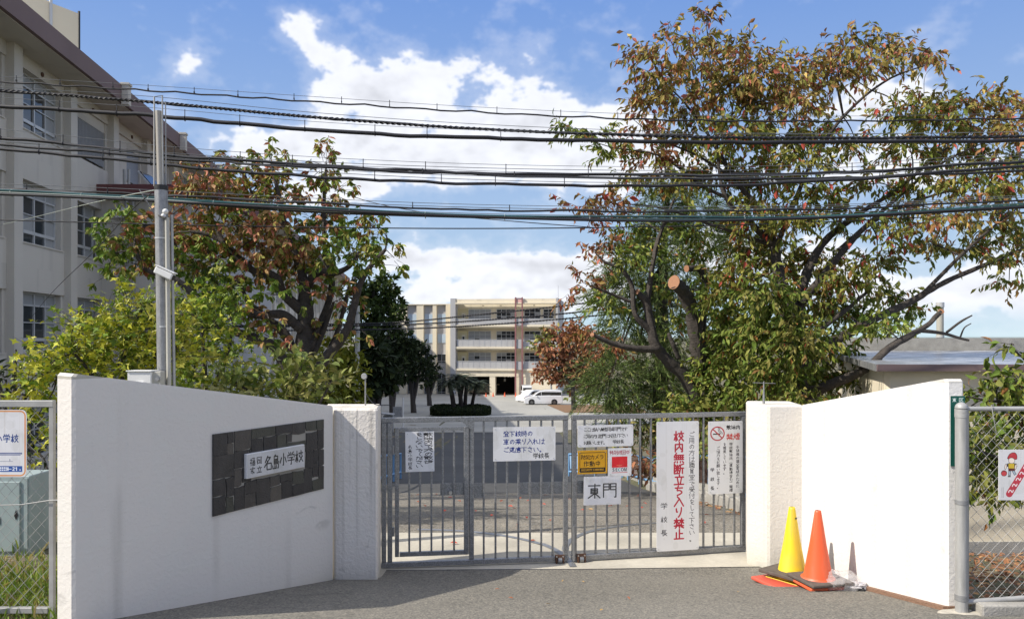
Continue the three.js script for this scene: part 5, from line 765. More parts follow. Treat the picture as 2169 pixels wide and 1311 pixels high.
{
  const o = railing('pale blue panel railing across the far right side of the driveway', [[1.9, 26.5, -0.05], [3.5, 25.2, 0]], 1.0, null); const a = [1.9, 26.5], b = [3.5, 25.2];
  for (let i = 0; i < 2; i++) { const t0 = i / 2 + 0.02, t1 = i / 2 + 0.46, A = V(lerp(a[0], b[0], t0), 0, -lerp(a[1], b[1], t0)), B = V(lerp(a[0], b[0], t1), 0, -lerp(a[1], b[1], t1)); A.y = hD(-A.z) + 0.46; B.y = hD(-B.z) + 0.46; obj('panel', beam(A, B, 0.02, 0.42), std(lC(0.30, 0.46, 0.66), 0.5), o); }
}
railing('blue railing in shadow at the left edge of the driveway behind the gate', [[-3.5, 17.5, 0], [-3.5, 25, 0]], 1.6, null);
// poles and small furniture
function pole(name, label, u, v0, v1, d, r, mat) { const a = P(u, v0, d), b = P(u, v1, d), gy = ground(a.x, d), o = thing(name, label, 'pole', [a.x, gy, -d]); obj('shaft', tube([V(0, 0, 0), V(0, b.y - gy, 0)], [r * 1.15, r], 14), mat, o); return { o, h: b.y - gy }; }
{
  const { o, h } = pole('concrete_pole', 'pale utility pole between the red-leaved tree and the clipped dark tree', 758, 870, 648, 34, 0.1, M.pipeWhite); obj('band', cyl(0.12, 0.12, 0.1, 14, 0, h - 0.3, 0), M.zinc, o); obj('band', cyl(0.12, 0.12, 0.1, 14, 0, h - 1.1, 0), M.zinc, o);
  const b = pole('yard_pole', 'thin pale post at the right end of the far school building', 1169, 840, 800, 112, 0.14, M.pipeWhite); const c = pole('yard_pole', 'slim pale pole standing before the brown autumn tree', 1168, 835, 745, 100, 0.09, M.pipeWhite);
  const m = pole('marker_post', 'short white marker post standing in the shade left of the driveway', 855, 880, 842, 62, 0.05, M.whiteMetal);
  const p = P(824, 880, 58), y = ground(p.x, 58), k = thing('notice_cabinet', 'grey cabinet with a slanting hood in the shade beneath the dark trees', 'cabinet', [p.x, y, -58]); obj('cabinet_body', rbox(0.7, 1.25, 0.5, 0.03, 0, 0.63, 0), M.zinc, k); obj('hood', rbox(0.95, 0.08, 0.8, 0.02, -0.2, 1.36, 0.1).rotateZ(-0.1), M.zincLight, k); obj('leg', box(0.06, 1.2, 0.06, -0.55, 0.6, 0.2), M.zinc, k);
  const q = P(843, 868, 70), z = ground(q.x, 70), s = thing('notice_board', 'plain grey board standing in the shade below the dark trees', 'board', [q.x, z, -70]); obj('panel', box(0.8, 0.9, 0.06, 0, 0.95, 0), M.zinc, s); for (const e of [-0.36, 0.36]) obj('leg', box(0.06, 0.6, 0.06, e, 0.28, 0), M.zinc, s);
}
// ------------------------------------------------------------------ overhead cables
function cable(name, label, pts, r, mat, opt = {}) {           // pts: [u, v, depth]
  const p = pts.map(([u, v, d]) => P(u, v, d)), c = new THREE.CatmullRomCurve3(p, false, 'centripetal'), n = 90, q = [], b = p[0], hang = opt.hang ?? 0;
  for (let i = 0; i <= n; i++) { const t = i / n, e = c.getPoint(t); if (hang) { const s = (t * opt.spans) % 1; e.y -= hang * 4 * s * (1 - s) - hang * 0.5; } else if (r > 0.012) e.y += 0.014 * noise3(t * 17, pts[0][1], 0) + 0.007 * noise3(t * 61, pts[0][1], 3); q.push(e.sub(b)); }
  const o = thing(name, label, 'cable', b.toArray(), 0, opt.group ?? 'overhead cables crossing before the school');
  const list = [tube(q, q.map(() => r), opt.seg ?? 6)];
  if (opt.twist) for (let s = 0; s < 2; s++) { const w = []; for (let i = 0; i <= n * 6; i++) { const t = i / (n * 6), e = c.getPoint(t).sub(b), a = t * opt.twist * 6.283 + s * 3.1416; w.push(e.add(V(0, Math.sin(a) * r * 0.9, Math.cos(a) * r * 0.9))); } list.push(tube(w, w.map(() => r * 0.55), 5)); }
  obj('strand', list, mat, o);
  if (opt.messenger) { const m = []; for (let i = 0; i <= n; i++) { const e = c.getPoint(i / n).sub(b); e.y += opt.messenger; m.push(e); } obj('messenger_wire', tube(m, m.map(() => 0.0035), 4), M.cableGrey, o);
    const N = opt.clips ?? 14, r9 = rng(Math.round(pts[0][1])); for (let i = 0; i < N; i++) { const e = c.getPoint((i + 0.3 + 0.3 * r9()) / N).sub(b); if (hang) e.y = c.getPoint((Math.round(i * opt.spans / N)) / opt.spans).y - b.y; obj('hanger_clip', [cyl(0.006, 0.006, opt.messenger + r, 5, e.x, e.y + opt.messenger / 2, e.z), new THREE.TorusGeometry(r + 0.006, 0.005, 5, 12).rotateY(Math.PI / 2).translate(e.x, e.y, e.z)], M.cableBlack, o); } }
  return o;
}
{
  const x = [-500, 0, 330, 640, 1000, 1400, 1750, 2169, 2700];
  const L = (vs, d) => x.map((u, i) => [u, vs[i], d + 0.0003 * (u - 1000)]);
  cable('overhead_cable', 'thin black cable hanging in loops from a wire, topmost of the overhead cables', L([140, 172, 192, 213, 236, 253, 256, 250, 240], 12.6), 0.013, M.cableBlack, { messenger: 0.075, hang: 0.03, spans: 26, clips: 26 });
  cable('overhead_cable', 'twisted black cable, second from the top of the overhead cables', L([160, 192, 217, 246, 272, 288, 292, 288, 276], 12.2), 0.02, M.cableBlack, { twist: 120 });
  cable('overhead_cable', 'thick smooth black cable just below the twisted one', L([190, 224, 246, 273, 292, 300, 301, 296, 284], 11.8), 0.03, M.cableBlack, { messenger: 0.12, clips: 20, seg: 8 });
  cable('overhead_cable', 'thick double black cable in the middle of the overhead cables', L([262, 292, 326, 349, 365, 371, 366, 342, 320], 11.2), 0.022, M.cableBlack, { messenger: 0.12, clips: 20, seg: 8 });
  cable('overhead_cable', 'black cable lying close under the thick double one', L([280, 306, 333, 353, 369, 377, 377, 360, 335], 11.0), 0.018, M.cableBlack, { messenger: 0.05, clips: 12 });
  cable('overhead_cable', 'black cable with a thin wire above it, lower than the double cable', L([285, 315, 347, 372, 388, 393, 384, 352, 325], 10.5), 0.02, M.cableBlack, { messenger: 0.1, clips: 22, seg: 8 });
  cable('overhead_cable', 'slim dark cable just above the blue-green bundle', L([386, 400, 413, 429, 443, 448, 444, 424, 405], 10.0), 0.013, M.cableBlack, { messenger: 0.06, clips: 16 });
  [[[262, 300, 322, 341, 355, 361, 356, 330, 305], 11.4, 'fine steel wire just above the thick double cable'], [[292, 318, 340, 362, 380, 387, 379, 350, 322], 10.8, 'fine wire between the double cable and the single black cable under it'], [[384, 397, 411, 426, 439, 444, 438, 418, 398], 10.1, 'fine steel wire above the slim dark cable'], [[390, 405, 420, 438, 452, 457, 452, 430, 408], 9.9, 'fine grey wire between the slim dark cable and the blue-green bundle'], [[152, 184, 205, 236, 262, 278, 283, 279, 268], 12.4, 'fine wire above the twisted black cable']].forEach(([vs, d, lab]) => cable('overhead_wire', lab, L(vs, d), 0.0045, M.cableGrey, { seg: 5 }));
  const T = thing('cable_bundle', 'loose bundle of blue-green and black wires, lowest of the heavy overhead cables', 'cable bundle', [0, 0, 0], 0, 'overhead cables crossing before the school'), r = rng(71);
  const base = L([396, 408, 424, 443, 459, 465, 460, 437, 415], 9.8);
  for (let k = 0; k < 9; k++) { const dy = (r() - 0.62) * 13, dd = (r() - 0.5) * 0.1, p = base.map(([u, v, d]) => P(u, v + dy + (r() - 0.5) * 7, d + dd)); const q = new THREE.CatmullRomCurve3(p, false, 'centripetal').getPoints(80); obj('wire', tube(q, q.map(() => (k < 2 ? 0.017 : 0.0065)), 6), k < 2 ? M.cableBlack : k < 6 ? M.cableTeal : k === 6 ? M.cablePale : M.cableGrey, T); }
  for (let k = 0; k < 18; k++) { const p = new THREE.CatmullRomCurve3(base.map(([u, v, d]) => P(u, v, d)), false, 'centripetal').getPoint((k + 0.4) / 18); obj('tie', new THREE.TorusGeometry(0.034, 0.004, 5, 14).rotateY(Math.PI / 2).scale(1, 1.2, 1).translate(p.x, p.y, p.z), M.cablePale, T); }
  cable('overhead_cable', 'single thin black line, lowest of the wires crossing in front', L([455, 466, 475, 481, 484, 480, 470, 450, 430], 14), 0.011, M.cableBlack);
  for (const [k, vs] of [[0, [300, 318, 340, 352]], [1, [232, 250, 264, 300]]]) 0;
  const lab = ['twisted black service cable sagging behind the trees, uppermost of the three far ones', 'twisted black service cable, middle one of the three before the far school', 'twisted black service cable, lowest of the three before the far school'];
  [[692, 688, 683, 668, 642, 600], [694, 691, 688, 680, 660, 628], [700, 700, 697, 690, 671, 640]].forEach((v, i) => cable('service_cable', lab[i], [[420, v[0], 30], [640, v[1], 30], [840, v[2], 30], [1000, v[3], 29], [1240, v[4], 28], [1500, v[5], 27]], 0.024, M.cableBlack, { twist: 90, group: 'service cables to the school' }));
  cable('drop_wire', 'pale drop wire slanting from the pole down to the left school building', [[345, 400, 8.45], [300, 408, 8.8], [200, 429, 11], [60, 463, 17], [-60, 490, 22]], 0.0055, M.cablePale, { group: 'drop wires at the pole' });
  cable('drop_wire', 'thin dark wire slanting down left in front of the school windows', [[320, 410, 8.5], [293, 432, 9], [200, 532, 13], [110, 620, 18], [60, 680, 22]], 0.006, M.cableBlack, { group: 'drop wires at the pole' });
  cable('drop_wire', 'fine wire dipping from the trees across the gap of sky', [[700, 395, 13], [760, 420, 13], [900, 450, 12], [1080, 468, 11], [1260, 482, 11]], 0.006, M.cableBlack, { group: 'drop wires at the pole' });
  const a = P(318, 400, 8.42), b = P(333, 406, 8.36); cable('drop_wire', 'short black lead from the cable bundle to the steel pole', [[296, 402, 9.4], [310, 425, 8.9], [335, 455, 8.3], [352, 462, 8.25]], 0.008, M.cableBlack, { group: 'drop wires at the pole' });
}
// ------------------------------------------------------------------ leaves, trees and shrubs
const LEAF = {                                                // [x across, y along, z lift] and faces, unit length and width
  lance: { v: [[0, 0, 0], [-0.5, 0.42, 0.10], [0.5, 0.42, 0.10], [0, 0.45, 0], [0, 1, -0.16], [-0.3, 0.72, 0.02], [0.3, 0.72, 0.02]], f: [[0, 3, 1], [1, 3, 5], [5, 3, 4], [0, 2, 3], [2, 6, 3], [6, 4, 3]] },
  oval: { v: [[0, 0, 0], [-0.45, 0.3, 0.09], [0.45, 0.3, 0.09], [0, 0.5, 0], [0, 1, -0.12], [-0.42, 0.68, 0.06], [0.42, 0.68, 0.06]], f: [[0, 3, 1], [1, 3, 5], [5, 3, 4], [0, 2, 3], [2, 6, 3], [6, 4, 3]] },
  maple: { v: [[0, 0, 0], [-0.16, 0.28, 0.04], [-0.62, 0.36, -0.04], [-0.2, 0.55, 0.03], [0, 1.0, -0.14], [0.2, 0.55, 0.03], [0.62, 0.36, -0.04], [0.16, 0.28, 0.04], [0, 0.4, 0]], f: [[0, 8, 1], [1, 8, 2], [2, 8, 3], [3, 8, 4], [4, 8, 5], [5, 8, 6], [6, 8, 7], [7, 8, 0]] },
  needle: { v: [[-0.5, 0, 0], [0.5, 0, 0], [0, 1, -0.1]], f: [[0, 1, 2]] },
};
const leafMat = (rough = 0.5, tr = 0.3) => new THREE.MeshPhysicalMaterial({ color: 0xffffff, vertexColors: true, roughness: rough, transmission: tr, thickness: 0, ior: 1.2, side: THREE.DoubleSide });
M.leaf = leafMat(0.5, 0.3); M.leafThin = leafMat(0.55, 0.42); M.leafDull = leafMat(0.7, 0.15);
function frame(l, out) { const y = l.dir, x = y.clone().cross(l.nrm); if (x.lengthSq() < 1e-6) x.set(1, 0, 0).cross(y); x.normalize(); const z = x.clone().cross(y); return out.makeBasis(x.multiplyScalar(l.wid), y.clone().multiplyScalar(l.len), z.multiplyScalar(l.len)).setPosition(l.p); }
function leafMesh(list, kind) {
  const K = LEAF[kind], nv = K.v.length, pos = new Float32Array(list.length * nv * 3), col = new Float32Array(list.length * nv * 3), idx = new Uint32Array(list.length * K.f.length * 3), m = new THREE.Matrix4(), q = V(0, 0, 0);
  list.forEach((l, i) => { frame(l, m); K.v.forEach((v, k) => { q.set(...v).applyMatrix4(m); const o = (i * nv + k) * 3; pos[o] = q.x; pos[o + 1] = q.y; pos[o + 2] = q.z; col[o] = l.col[0]; col[o + 1] = l.col[1]; col[o + 2] = l.col[2]; }); K.f.forEach((f, k) => { const o = (i * K.f.length + k) * 3; for (let e = 0; e < 3; e++) idx[o + e] = i * nv + f[e]; }); });
  const g = new THREE.BufferGeometry(); g.setAttribute('position', new THREE.BufferAttribute(pos, 3)); g.setAttribute('color', new THREE.BufferAttribute(col, 3)); g.setIndex(new THREE.BufferAttribute(idx, 1)); g.computeVertexNormals(); return g;
}
const LEAFK = 1.9;
const pick = (r, list) => { let s = 0; for (const e of list) s += e[0]; let t = r() * s; for (const e of list) { t -= e[0]; if (t <= 0) { const k = (0.7 + 0.6 * r()) * LEAFK; return [e[1] * k, e[2] * k, e[3] * k]; } } return list[0].slice(1); };
function rdir(r) { const z = r() * 2 - 1, a = r() * 6.2832, s = Math.sqrt(1 - z * z); return V(s * Math.cos(a), z, s * Math.sin(a)); }
// c: { base, d, limbs [[u, v, depth shift, radius]...], cuts, clumps [u, v, ru, rv, density, palette], leaf, len, wid, droop, twig, seed, mat, single }
function tree(name, label, category, c, group) {
  const r = rng(c.seed), d0 = c.d, base = c.base, o = thing(name, label, category, base.toArray(), 0, group), loc = (p) => p.sub(base);
  const pts = [], limbs = c.limbs ?? [];
  limbs.forEach((L, i) => {
    const p = L.map(([u, v, dd]) => loc(P(u, v, d0 + dd))), rad = L.map((e) => e[3] * (c.limbK ?? 1));
    const g = tube(p, rad, rad[0] > 0.09 ? 12 : 8, 5), gp = g.attributes.position, cc = new THREE.CatmullRomCurve3(p, false, 'centripetal');
    if (rad[0] > 0.05) { for (let k = 0; k < gp.count; k++) { const n = 1 + 0.0; const f = 0.14 * rad[0] * noise3(gp.getX(k) * 7, gp.getY(k) * 5, gp.getZ(k) * 7); gp.setXYZ(k, gp.getX(k) + f, gp.getY(k), gp.getZ(k) + f); } g.computeVertexNormals(); }
    obj(i === 0 && !c.noTrunk ? 'trunk' : 'limb', g, c.bark ?? M.bark, o);
    for (let k = 0; k <= 14; k++) { const t = k / 14, f = t * (rad.length - 1), e = Math.min(Math.floor(f), rad.length - 2); if (i > 0 || t > 0.5) pts.push([cc.getPoint(t), lerp(rad[e], rad[e + 1], f - e)]); }
  });
  for (const [u, v, dd, rr, du, dv] of c.cuts ?? []) { const a = loc(P(u, v, d0 + dd)), b = loc(P(u + du, v + dv, d0 + dd - 0.15)), n = b.clone().sub(a).normalize(); obj('cut_face', new THREE.CylinderGeometry(rr, rr, 0.012, 20).applyQuaternion(new THREE.Quaternion().setFromUnitVectors(V(0, 1, 0), n)).translate(a.x + n.x * 0.008, a.y + n.y * 0.008, a.z + n.z * 0.008), M.cutWood, o); }
  const leaves = [], twigs = [], k = d0 / F;
  for (const [u, v, ru, rv, dens = 1, pal = c.pal, dz = 0] of c.clumps) {
    const dd = dz + (r() - 0.5) * (c.spread ?? 1.4), C = loc(P(u, v, d0 + dd)), rx = ru * k, ry = rv * k, rz = (c.deep ?? 0.9) * (rx + ry) / 2, n = Math.round(ru * rv * c.dens * dens * (pal === PAL.cherryLow && c.d < 17 && c.d > 12 ? 1.4 : 1)), per = c.per ?? 9;
    if (pts.length && c.link !== false) {                     // a branch from the nearest limb into the clump
      let best = null, bd = 1e9; for (const q of pts) { const e = q[0].distanceTo(C); if (e < bd) { bd = e; best = q; } }
      if (bd > 0.12) { const mid = best[0].clone().lerp(C, 0.5).add(V((r() - 0.5) * 0.25 * bd, 0.12 * bd, (r() - 0.5) * 0.25 * bd)), r0 = Math.min(best[1] * 0.6, 0.007 + 0.012 * bd); twigs.push(tube([best[0], mid, C], [r0, r0 * 0.75, 0.007], 6, 5)); }
    }
    for (let t = 0; t < n / per; t++) {
      const dir0 = rdir(r), s = C.clone().add(V(dir0.x * rx, dir0.y * ry, dir0.z * rz).multiplyScalar(0.25 + 0.5 * r()));
      const out = V(dir0.x * rx, dir0.y * ry * 0.8 + ry * (c.up ?? 0.25), dir0.z * rz).normalize().addScaledVector(rdir(r), 0.5).normalize(), L = (c.twig ?? 0.5) * (0.6 + 0.8 * r()), tw = [];
      for (let i = 0; i <= 3; i++) tw.push(s.clone().addScaledVector(out, L * i / 3).add(V(0, -(c.sag ?? 0.1) * L * (i / 3) ** 2, 0)));
      if (c.twigR !== 0) twigs.push(tube(tw, [1, 0.8, 0.55, 0.3].map((q) => q * (c.twigR ?? 0.0055)), 3, 0, false));
      const P0 = pal.length && typeof pal[0] !== 'number' ? pal : c.pal, tint = 0.85 + 0.3 * r(), hot = r();
      for (let i = 0; i < per; i++) {
        const f = (c.tuft ? 0.75 + 0.3 * r() : (i + 0.6 * r()) / per), e = Math.min(2, Math.floor(f * 3)), p = tw[e].clone().lerp(tw[e + 1], Math.min(1, f * 3 - e));
        const dir = rdir(r).multiplyScalar(c.wild ?? 0.75).addScaledVector(out, c.along ?? 0.5).add(V(0, -(c.droop ?? 0.6), 0)).normalize(), nrm = rdir(r).multiplyScalar(0.8).add(V(0, c.flat ?? 0.5, 0)).normalize();
        const col = pick(r, P0).map((x) => x * tint), len = c.len * (0.5 + 0.85 * Math.sqrt(r()));
        leaves.push({ p, dir, nrm, len, wid: c.wid * len / c.len * (0.8 + 0.4 * r()), col });
      }
    }
  }
  if (twigs.length) stuffPart(obj('twigs', twigs, c.twigMat ?? c.bark ?? M.bark, o));
  let rest = leaves;
  if (c.single) {                                             // the nearest leaves are pieces of their own
    const eye = V(0, EY, 0).sub(base); leaves.sort((a, b) => a.p.distanceToSquared(eye) - b.p.distanceToSquared(eye)); rest = leaves.slice(c.single);
    const K = LEAF[c.leaf], tones = [0.7, 1, 1.35].flatMap((q) => (typeof c.pal[0][0] === 'number' ? c.pal : []).map((e) => e.slice(1).map((x) => x * q)));
    const geos = tones.map((t) => { const g = new THREE.BufferGeometry(); g.setAttribute('position', new THREE.Float32BufferAttribute(K.v.flat(), 3)); g.setAttribute('color', new THREE.Float32BufferAttribute(K.v.flatMap(() => t), 3)); g.setIndex(K.f.flat()); g.computeVertexNormals(); return g; });
    for (const l of leaves.slice(0, c.single)) { let b = 0, bd = 9; tones.forEach((t, i) => { const e = Math.abs(t[0] - l.col[0]) + Math.abs(t[1] - l.col[1]) + Math.abs(t[2] - l.col[2]); if (e < bd) { bd = e; b = i; } }); const m = shade(new THREE.Mesh(geos[b], c.mat ?? M.leaf)); m.name = 'leaf'; m.matrixAutoUpdate = true; frame(l, m.matrix); m.matrix.decompose(m.position, m.quaternion, m.scale); o.add(m); }
  }
  if (rest.length) stuffPart(obj('crown', leafMesh(rest, c.leaf), c.mat ?? M.leaf, o));
  return o;
}
const at0 = (u, d) => { const x = (u - CX) * d / F; return V(x, ground(x, d), -d); };
const PAL = {
  cherryTop: [[5, .16, .125, .035], [3, .18, .09, .037], [4, .11, .11, .025], [1.2, .22, .07, .05], [1.4, .26, .19, .06]],
  cherryMid: [[5, .13, .125, .027], [5, .085, .105, .02], [1.6, .18, .10, .035], [0.6, .26, .05, .035], [1.2, .2, .18, .05]],
  cherryLow: [[4, .07, .105, .018], [4, .105, .13, .024], [3, .165, .17, .04], [0.5, .2, .09, .03]],
  bronze: [[4, .17, .075, .035], [3, .14, .095, .03], [1, .22, .07, .05]],
  redTree: [[3, .25, .095, .06], [3, .23, .14, .055], [4, .125, .125, .03], [1, .3, .19, .10]],
  mixTree: [[4, .10, .135, .02], [3, .16, .15, .03], [2, .19, .105, .04], [1.2, .21, .08, .045]],
  greenTree: [[4, .075, .125, .02], [3, .115, .155, .025], [1.5, .2, .21, .05]],
  maple: [[5, .31, .305, .03], [4, .18, .22, .025], [3, .085, .135, .018], [1.2, .36, .34, .06]],
  mapleDark: [[4, .10, .155, .02], [4, .16, .21, .025], [2, .27, .28, .035]],
  olive: [[4, .12, .155, .035], [3, .19, .21, .055], [1, .27, .26, .09]],
  conifer: [[4, .05, .078, .02], [3, .075, .105, .028], [1, .14, .15, .05]],
  brown: [[5, .19, .085, .045], [3, .15, .065, .035], [2, .12, .09, .035], [1, .24, .12, .06]],
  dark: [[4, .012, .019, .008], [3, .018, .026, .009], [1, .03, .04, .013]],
  bush: [[4, .10, .12, .03], [3, .2, .18, .06], [2, .06, .085, .02], [1.5, .24, .17, .07]],
};
// the pruned tree with red leaf clusters, left of the driveway
tree('red_leaved_tree', 'pruned crooked-limbed tree with clusters of red and green leaves left of the driveway', 'tree', {
  d: 15, base: at0(640, 15), seed: 11, limbK: 0.88, leaf: 'oval', len: 0.125, wid: 0.054, droop: 0.75, dens: 0.22, pal: PAL.mixTree, per: 8, tuft: true, twig: 0.3, single: 240, spread: 2.0, along: 0.35,
  limbs: [[[642, 1066, 0, .27], [640, 900, 0, .23], [641, 800, 0, .21], [645, 720, 0, .18], [648, 650, 0, .16], [645, 590, 0, .11]],
    [[632, 830, 0, .15], [585, 740, -.2, .125], [545, 718, -.3, .1], [505, 705, -.4, .085], [455, 692, -.6, .08], [430, 660, -.8, .075], [405, 620, -.9, .07], [372, 592, -1, .06], [310, 570, -1, .045], [285, 530, -1, .035]],
    [[634, 790, .1, .12], [606, 710, .1, .1], [572, 680, .2, .09], [540, 655, .2, .08], [518, 625, .3, .06], [505, 595, .3, .04]],
    [[641, 700, -.1, .11], [600, 667, -.2, .1], [548, 668, -.3, .08], [500, 655, -.4, .05]], [[642, 660, 0, .12], [600, 620, -.2, .1], [582, 585, -.3, .09], [545, 578, -.3, .08], [513, 552, -.3, .07], [482, 520, -.4, .06], [450, 500, -.4, .05], [405, 490, -.5, .03]],
    [[646, 610, 0, .11], [638, 570, .1, .09], [612, 505, .1, .07], [592, 420, 0, .05], [576, 345, 0, .025]], [[650, 610, .1, .1], [672, 578, 0, .09], [715, 577, -.1, .07], [745, 560, -.2, .05], [770, 520, -.2, .03]],
    [[655, 740, 0, .1], [690, 660, .2, .08], [704, 600, .2, .07], [690, 545, .1, .05], [688, 420, .1, .04], [692, 345, .1, .02]], [[648, 810, -.1, .13], [700, 748, -.2, .11], [735, 700, -.3, .09], [753, 640, -.3, .08], [769, 590, -.3, .06], [800, 547, -.2, .045], [818, 528, -.2, .035]],
    [[652, 780, 0, .08], [680, 715, .1, .06], [694, 680, .1, .05], [708, 640, .1, .03]], [[690, 760, .4, .06], [720, 690, .4, .05], [732, 640, .4, .04], [742, 600, .3, .025]], [[500, 560, -.3, .06], [440, 440, -.2, .04], [436, 380, -.2, .02]], [[600, 480, .1, .05], [540, 420, .3, .035], [520, 370, .3, .02]]],
  clumps: [[572, 345, 40, 26], [556, 395, 45, 30, 1, PAL.redTree], [520, 378, 42, 30], [440, 378, 48, 32, 1.1, PAL.redTree], [425, 412, 46, 32, 1, PAL.redTree], [590, 405, 45, 38], [690, 350, 30, 30], [700, 405, 42, 34], [672, 450, 44, 34, 1, PAL.redTree], [522, 450, 46, 38], [548, 505, 46, 38, 1.1, PAL.redTree], [404, 468, 50, 30, 1, PAL.redTree], [470, 490, 46, 36], [415, 520, 54, 36], [338, 478, 34, 34, 1.1, PAL.redTree], [255, 500, 40, 36, 1, PAL.greenTree], [268, 545, 44, 34, 1, PAL.greenTree], [232, 570, 26, 26, .8, PAL.greenTree], [300, 520, 34, 34, 1], [262, 468, 16, 22, 1, PAL.greenTree],
    [620, 480, 44, 36, 1, PAL.redTree], [600, 540, 54, 36], [690, 500, 50, 44, 1, PAL.greenTree], [760, 495, 46, 30, 1, PAL.greenTree], [800, 490, 32, 22], [740, 540, 46, 32, 1, PAL.greenTree], [640, 560, 54, 36], [540, 560, 42, 36, 1.1, PAL.redTree], [440, 560, 54, 40, 1, PAL.greenTree], [470, 610, 46, 36, 1.1, PAL.greenTree], [836, 546, 12, 14, 1, PAL.greenTree], [808, 560, 14, 12, .8, PAL.greenTree], [680, 610, 34, 20, .7, PAL.greenTree], [600, 618, 34, 20, .7, PAL.greenTree], [380, 540, 42, 36, 1, PAL.mixTree], [430, 640, 54, 28, 1.1, PAL.greenTree], [412, 660, 30, 16, 1.2, PAL.redTree], [720, 622, 26, 16, .8, PAL.redTree], [640, 690, 22, 9, .8, PAL.redTree], [540, 660, 20, 14, 1, PAL.redTree], [570, 675, 12, 12, 1, PAL.redTree], [585, 725, 18, 12, .8, PAL.redTree], [555, 705, 24, 14, .8, PAL.greenTree], [500, 680, 28, 20, 1, PAL.mixTree], [655, 590, 36, 24, .8, PAL.redTree], [345, 540, 26, 26, 1, PAL.mixTree], [770, 560, 20, 14, .7, PAL.greenTree], [715, 640, 22, 14, .7], [760, 690, 20, 14, .8, PAL.mixTree]],
});
// maple-like shrubs behind the shaded wall
tree('maple_shrub', 'yellow-green maple-leaved shrub rising behind the left wall at the steel pole', 'shrub', {
  d: 9.9, base: at0(250, 9.9), seed: 12, leaf: 'maple', len: 0.085, wid: 0.085, droop: 0.3, dens: 0.125, pal: PAL.maple, per: 8, twig: 0.42, twigR: 0.004, single: 280, flat: 0.9, up: 0.5, mat: M.leafThin, spread: 1.0, wild: 0.9, deep: 0.7,
  limbs: [[[250, 1050, 0, .05], [255, 880, 0, .04], [262, 760, 0, .03], [280, 700, 0, .02], [300, 655, 0, .01]], [[256, 900, 0, .035], [200, 800, -.1, .025], [150, 740, -.1, .015]], [[258, 880, .1, .035], [330, 760, .2, .028], [342, 640, .2, .02]], [[256, 900, .1, .03], [120, 800, .1, .02], [80, 770, .1, .01]]],
  clumps: [[60, 812, 22, 24, .9], [90, 785, 26, 30], [130, 765, 36, 40], [110, 820, 44, 30], [165, 720, 34, 34], [180, 770, 50, 44], [205, 695, 34, 28], [235, 675, 34, 26], [240, 720, 50, 44], [285, 665, 40, 32], [290, 715, 50, 46], [325, 680, 44, 40], [330, 740, 48, 44], [250, 775, 56, 40], [180, 815, 60, 30], [290, 800, 50, 34], [370, 690, 34, 40, 1, PAL.maple], [80, 880, 26, 60, .9], [95, 950, 20, 50, .7], [60, 850, 24, 24, .9], [380, 745, 40, 44, 1, PAL.maple], [355, 648, 22, 18], [155, 690, 14, 16, .7], [320, 640, 16, 16, .7]],
});
tree('maple_shrub', 'darker green leafy shrub just right of the steel pole, below the red-leaved tree', 'shrub', {
  d: 11.2, base: at0(440, 11.2), seed: 13, leaf: 'maple', len: 0.085, wid: 0.085, droop: 0.3, dens: 0.13, pal: PAL.mapleDark, per: 8, twig: 0.4, twigR: 0.004, single: 120, flat: 0.8, up: 0.4, mat: M.leafThin, spread: 1.0, deep: 0.7,
  limbs: [[[440, 1050, 0, .06], [438, 880, 0, .05], [432, 760, 0, .035], [428, 690, 0, .02]], [[438, 850, 0, .04], [480, 760, .1, .03], [495, 690, .1, .015]]],
  clumps: [[395, 660, 30, 26], [430, 655, 34, 24], [470, 650, 34, 26], [410, 705, 40, 38], [455, 700, 42, 38], [495, 690, 22, 34, .9], [390, 760, 40, 40], [440, 755, 48, 40], [485, 745, 26, 40, .9], [400, 815, 46, 34], [455, 810, 40, 36], [500, 640, 18, 20, .8]],
});
tree('broadleaf_shrub', 'low shrub of pale green pointed leaves behind the right half of the shaded wall', 'shrub', {
  d: 10.6, base: at0(620, 10.6), seed: 14, leaf: 'oval', len: 0.13, wid: 0.06, droop: 0.15, dens: 0.10, pal: PAL.olive, per: 7, twig: 0.45, twigR: 0.004, single: 160, flat: 1.1, up: 0.25, spread: 0.8, mat: M.leafThin,
  limbs: [[[610, 1050, 0, .05], [612, 900, 0, .04], [610, 820, 0, .025]], [[611, 930, 0, .035], [540, 840, -.1, .02], [500, 810, -.1, .01]], [[611, 930, 0, .035], [680, 850, -.1, .02], [705, 800, -.1, .01]]],
  clumps: [[520, 790, 34, 16, .9], [560, 800, 46, 22], [600, 815, 50, 24], [500, 820, 40, 20], [550, 830, 50, 20], [620, 785, 40, 18, .9], [655, 800, 40, 22], [640, 775, 26, 12, .8], [690, 815, 26, 14, .8], [600, 850, 60, 20], [660, 835, 40, 20, .8], [702, 832, 12, 8, .8], [625, 845, 44, 16], [480, 805, 24, 16]],
});
tree('shaded_bush', 'tall yellow-green bush in deep shade between the red-leaved tree and the pale utility pole', 'bush', {
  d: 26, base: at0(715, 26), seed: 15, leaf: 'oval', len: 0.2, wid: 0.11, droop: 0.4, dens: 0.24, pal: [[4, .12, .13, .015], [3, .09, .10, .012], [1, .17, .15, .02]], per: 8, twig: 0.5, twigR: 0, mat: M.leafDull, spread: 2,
  limbs: [[[715, 960, 0, .09], [714, 850, 0, .06], [714, 770, 0, .03]]], clumps: [[715, 745, 44, 24], [700, 785, 50, 32], [735, 790, 36, 40], [690, 830, 40, 40], [730, 845, 40, 40], [690, 880, 44, 40], [740, 890, 36, 40]],
});
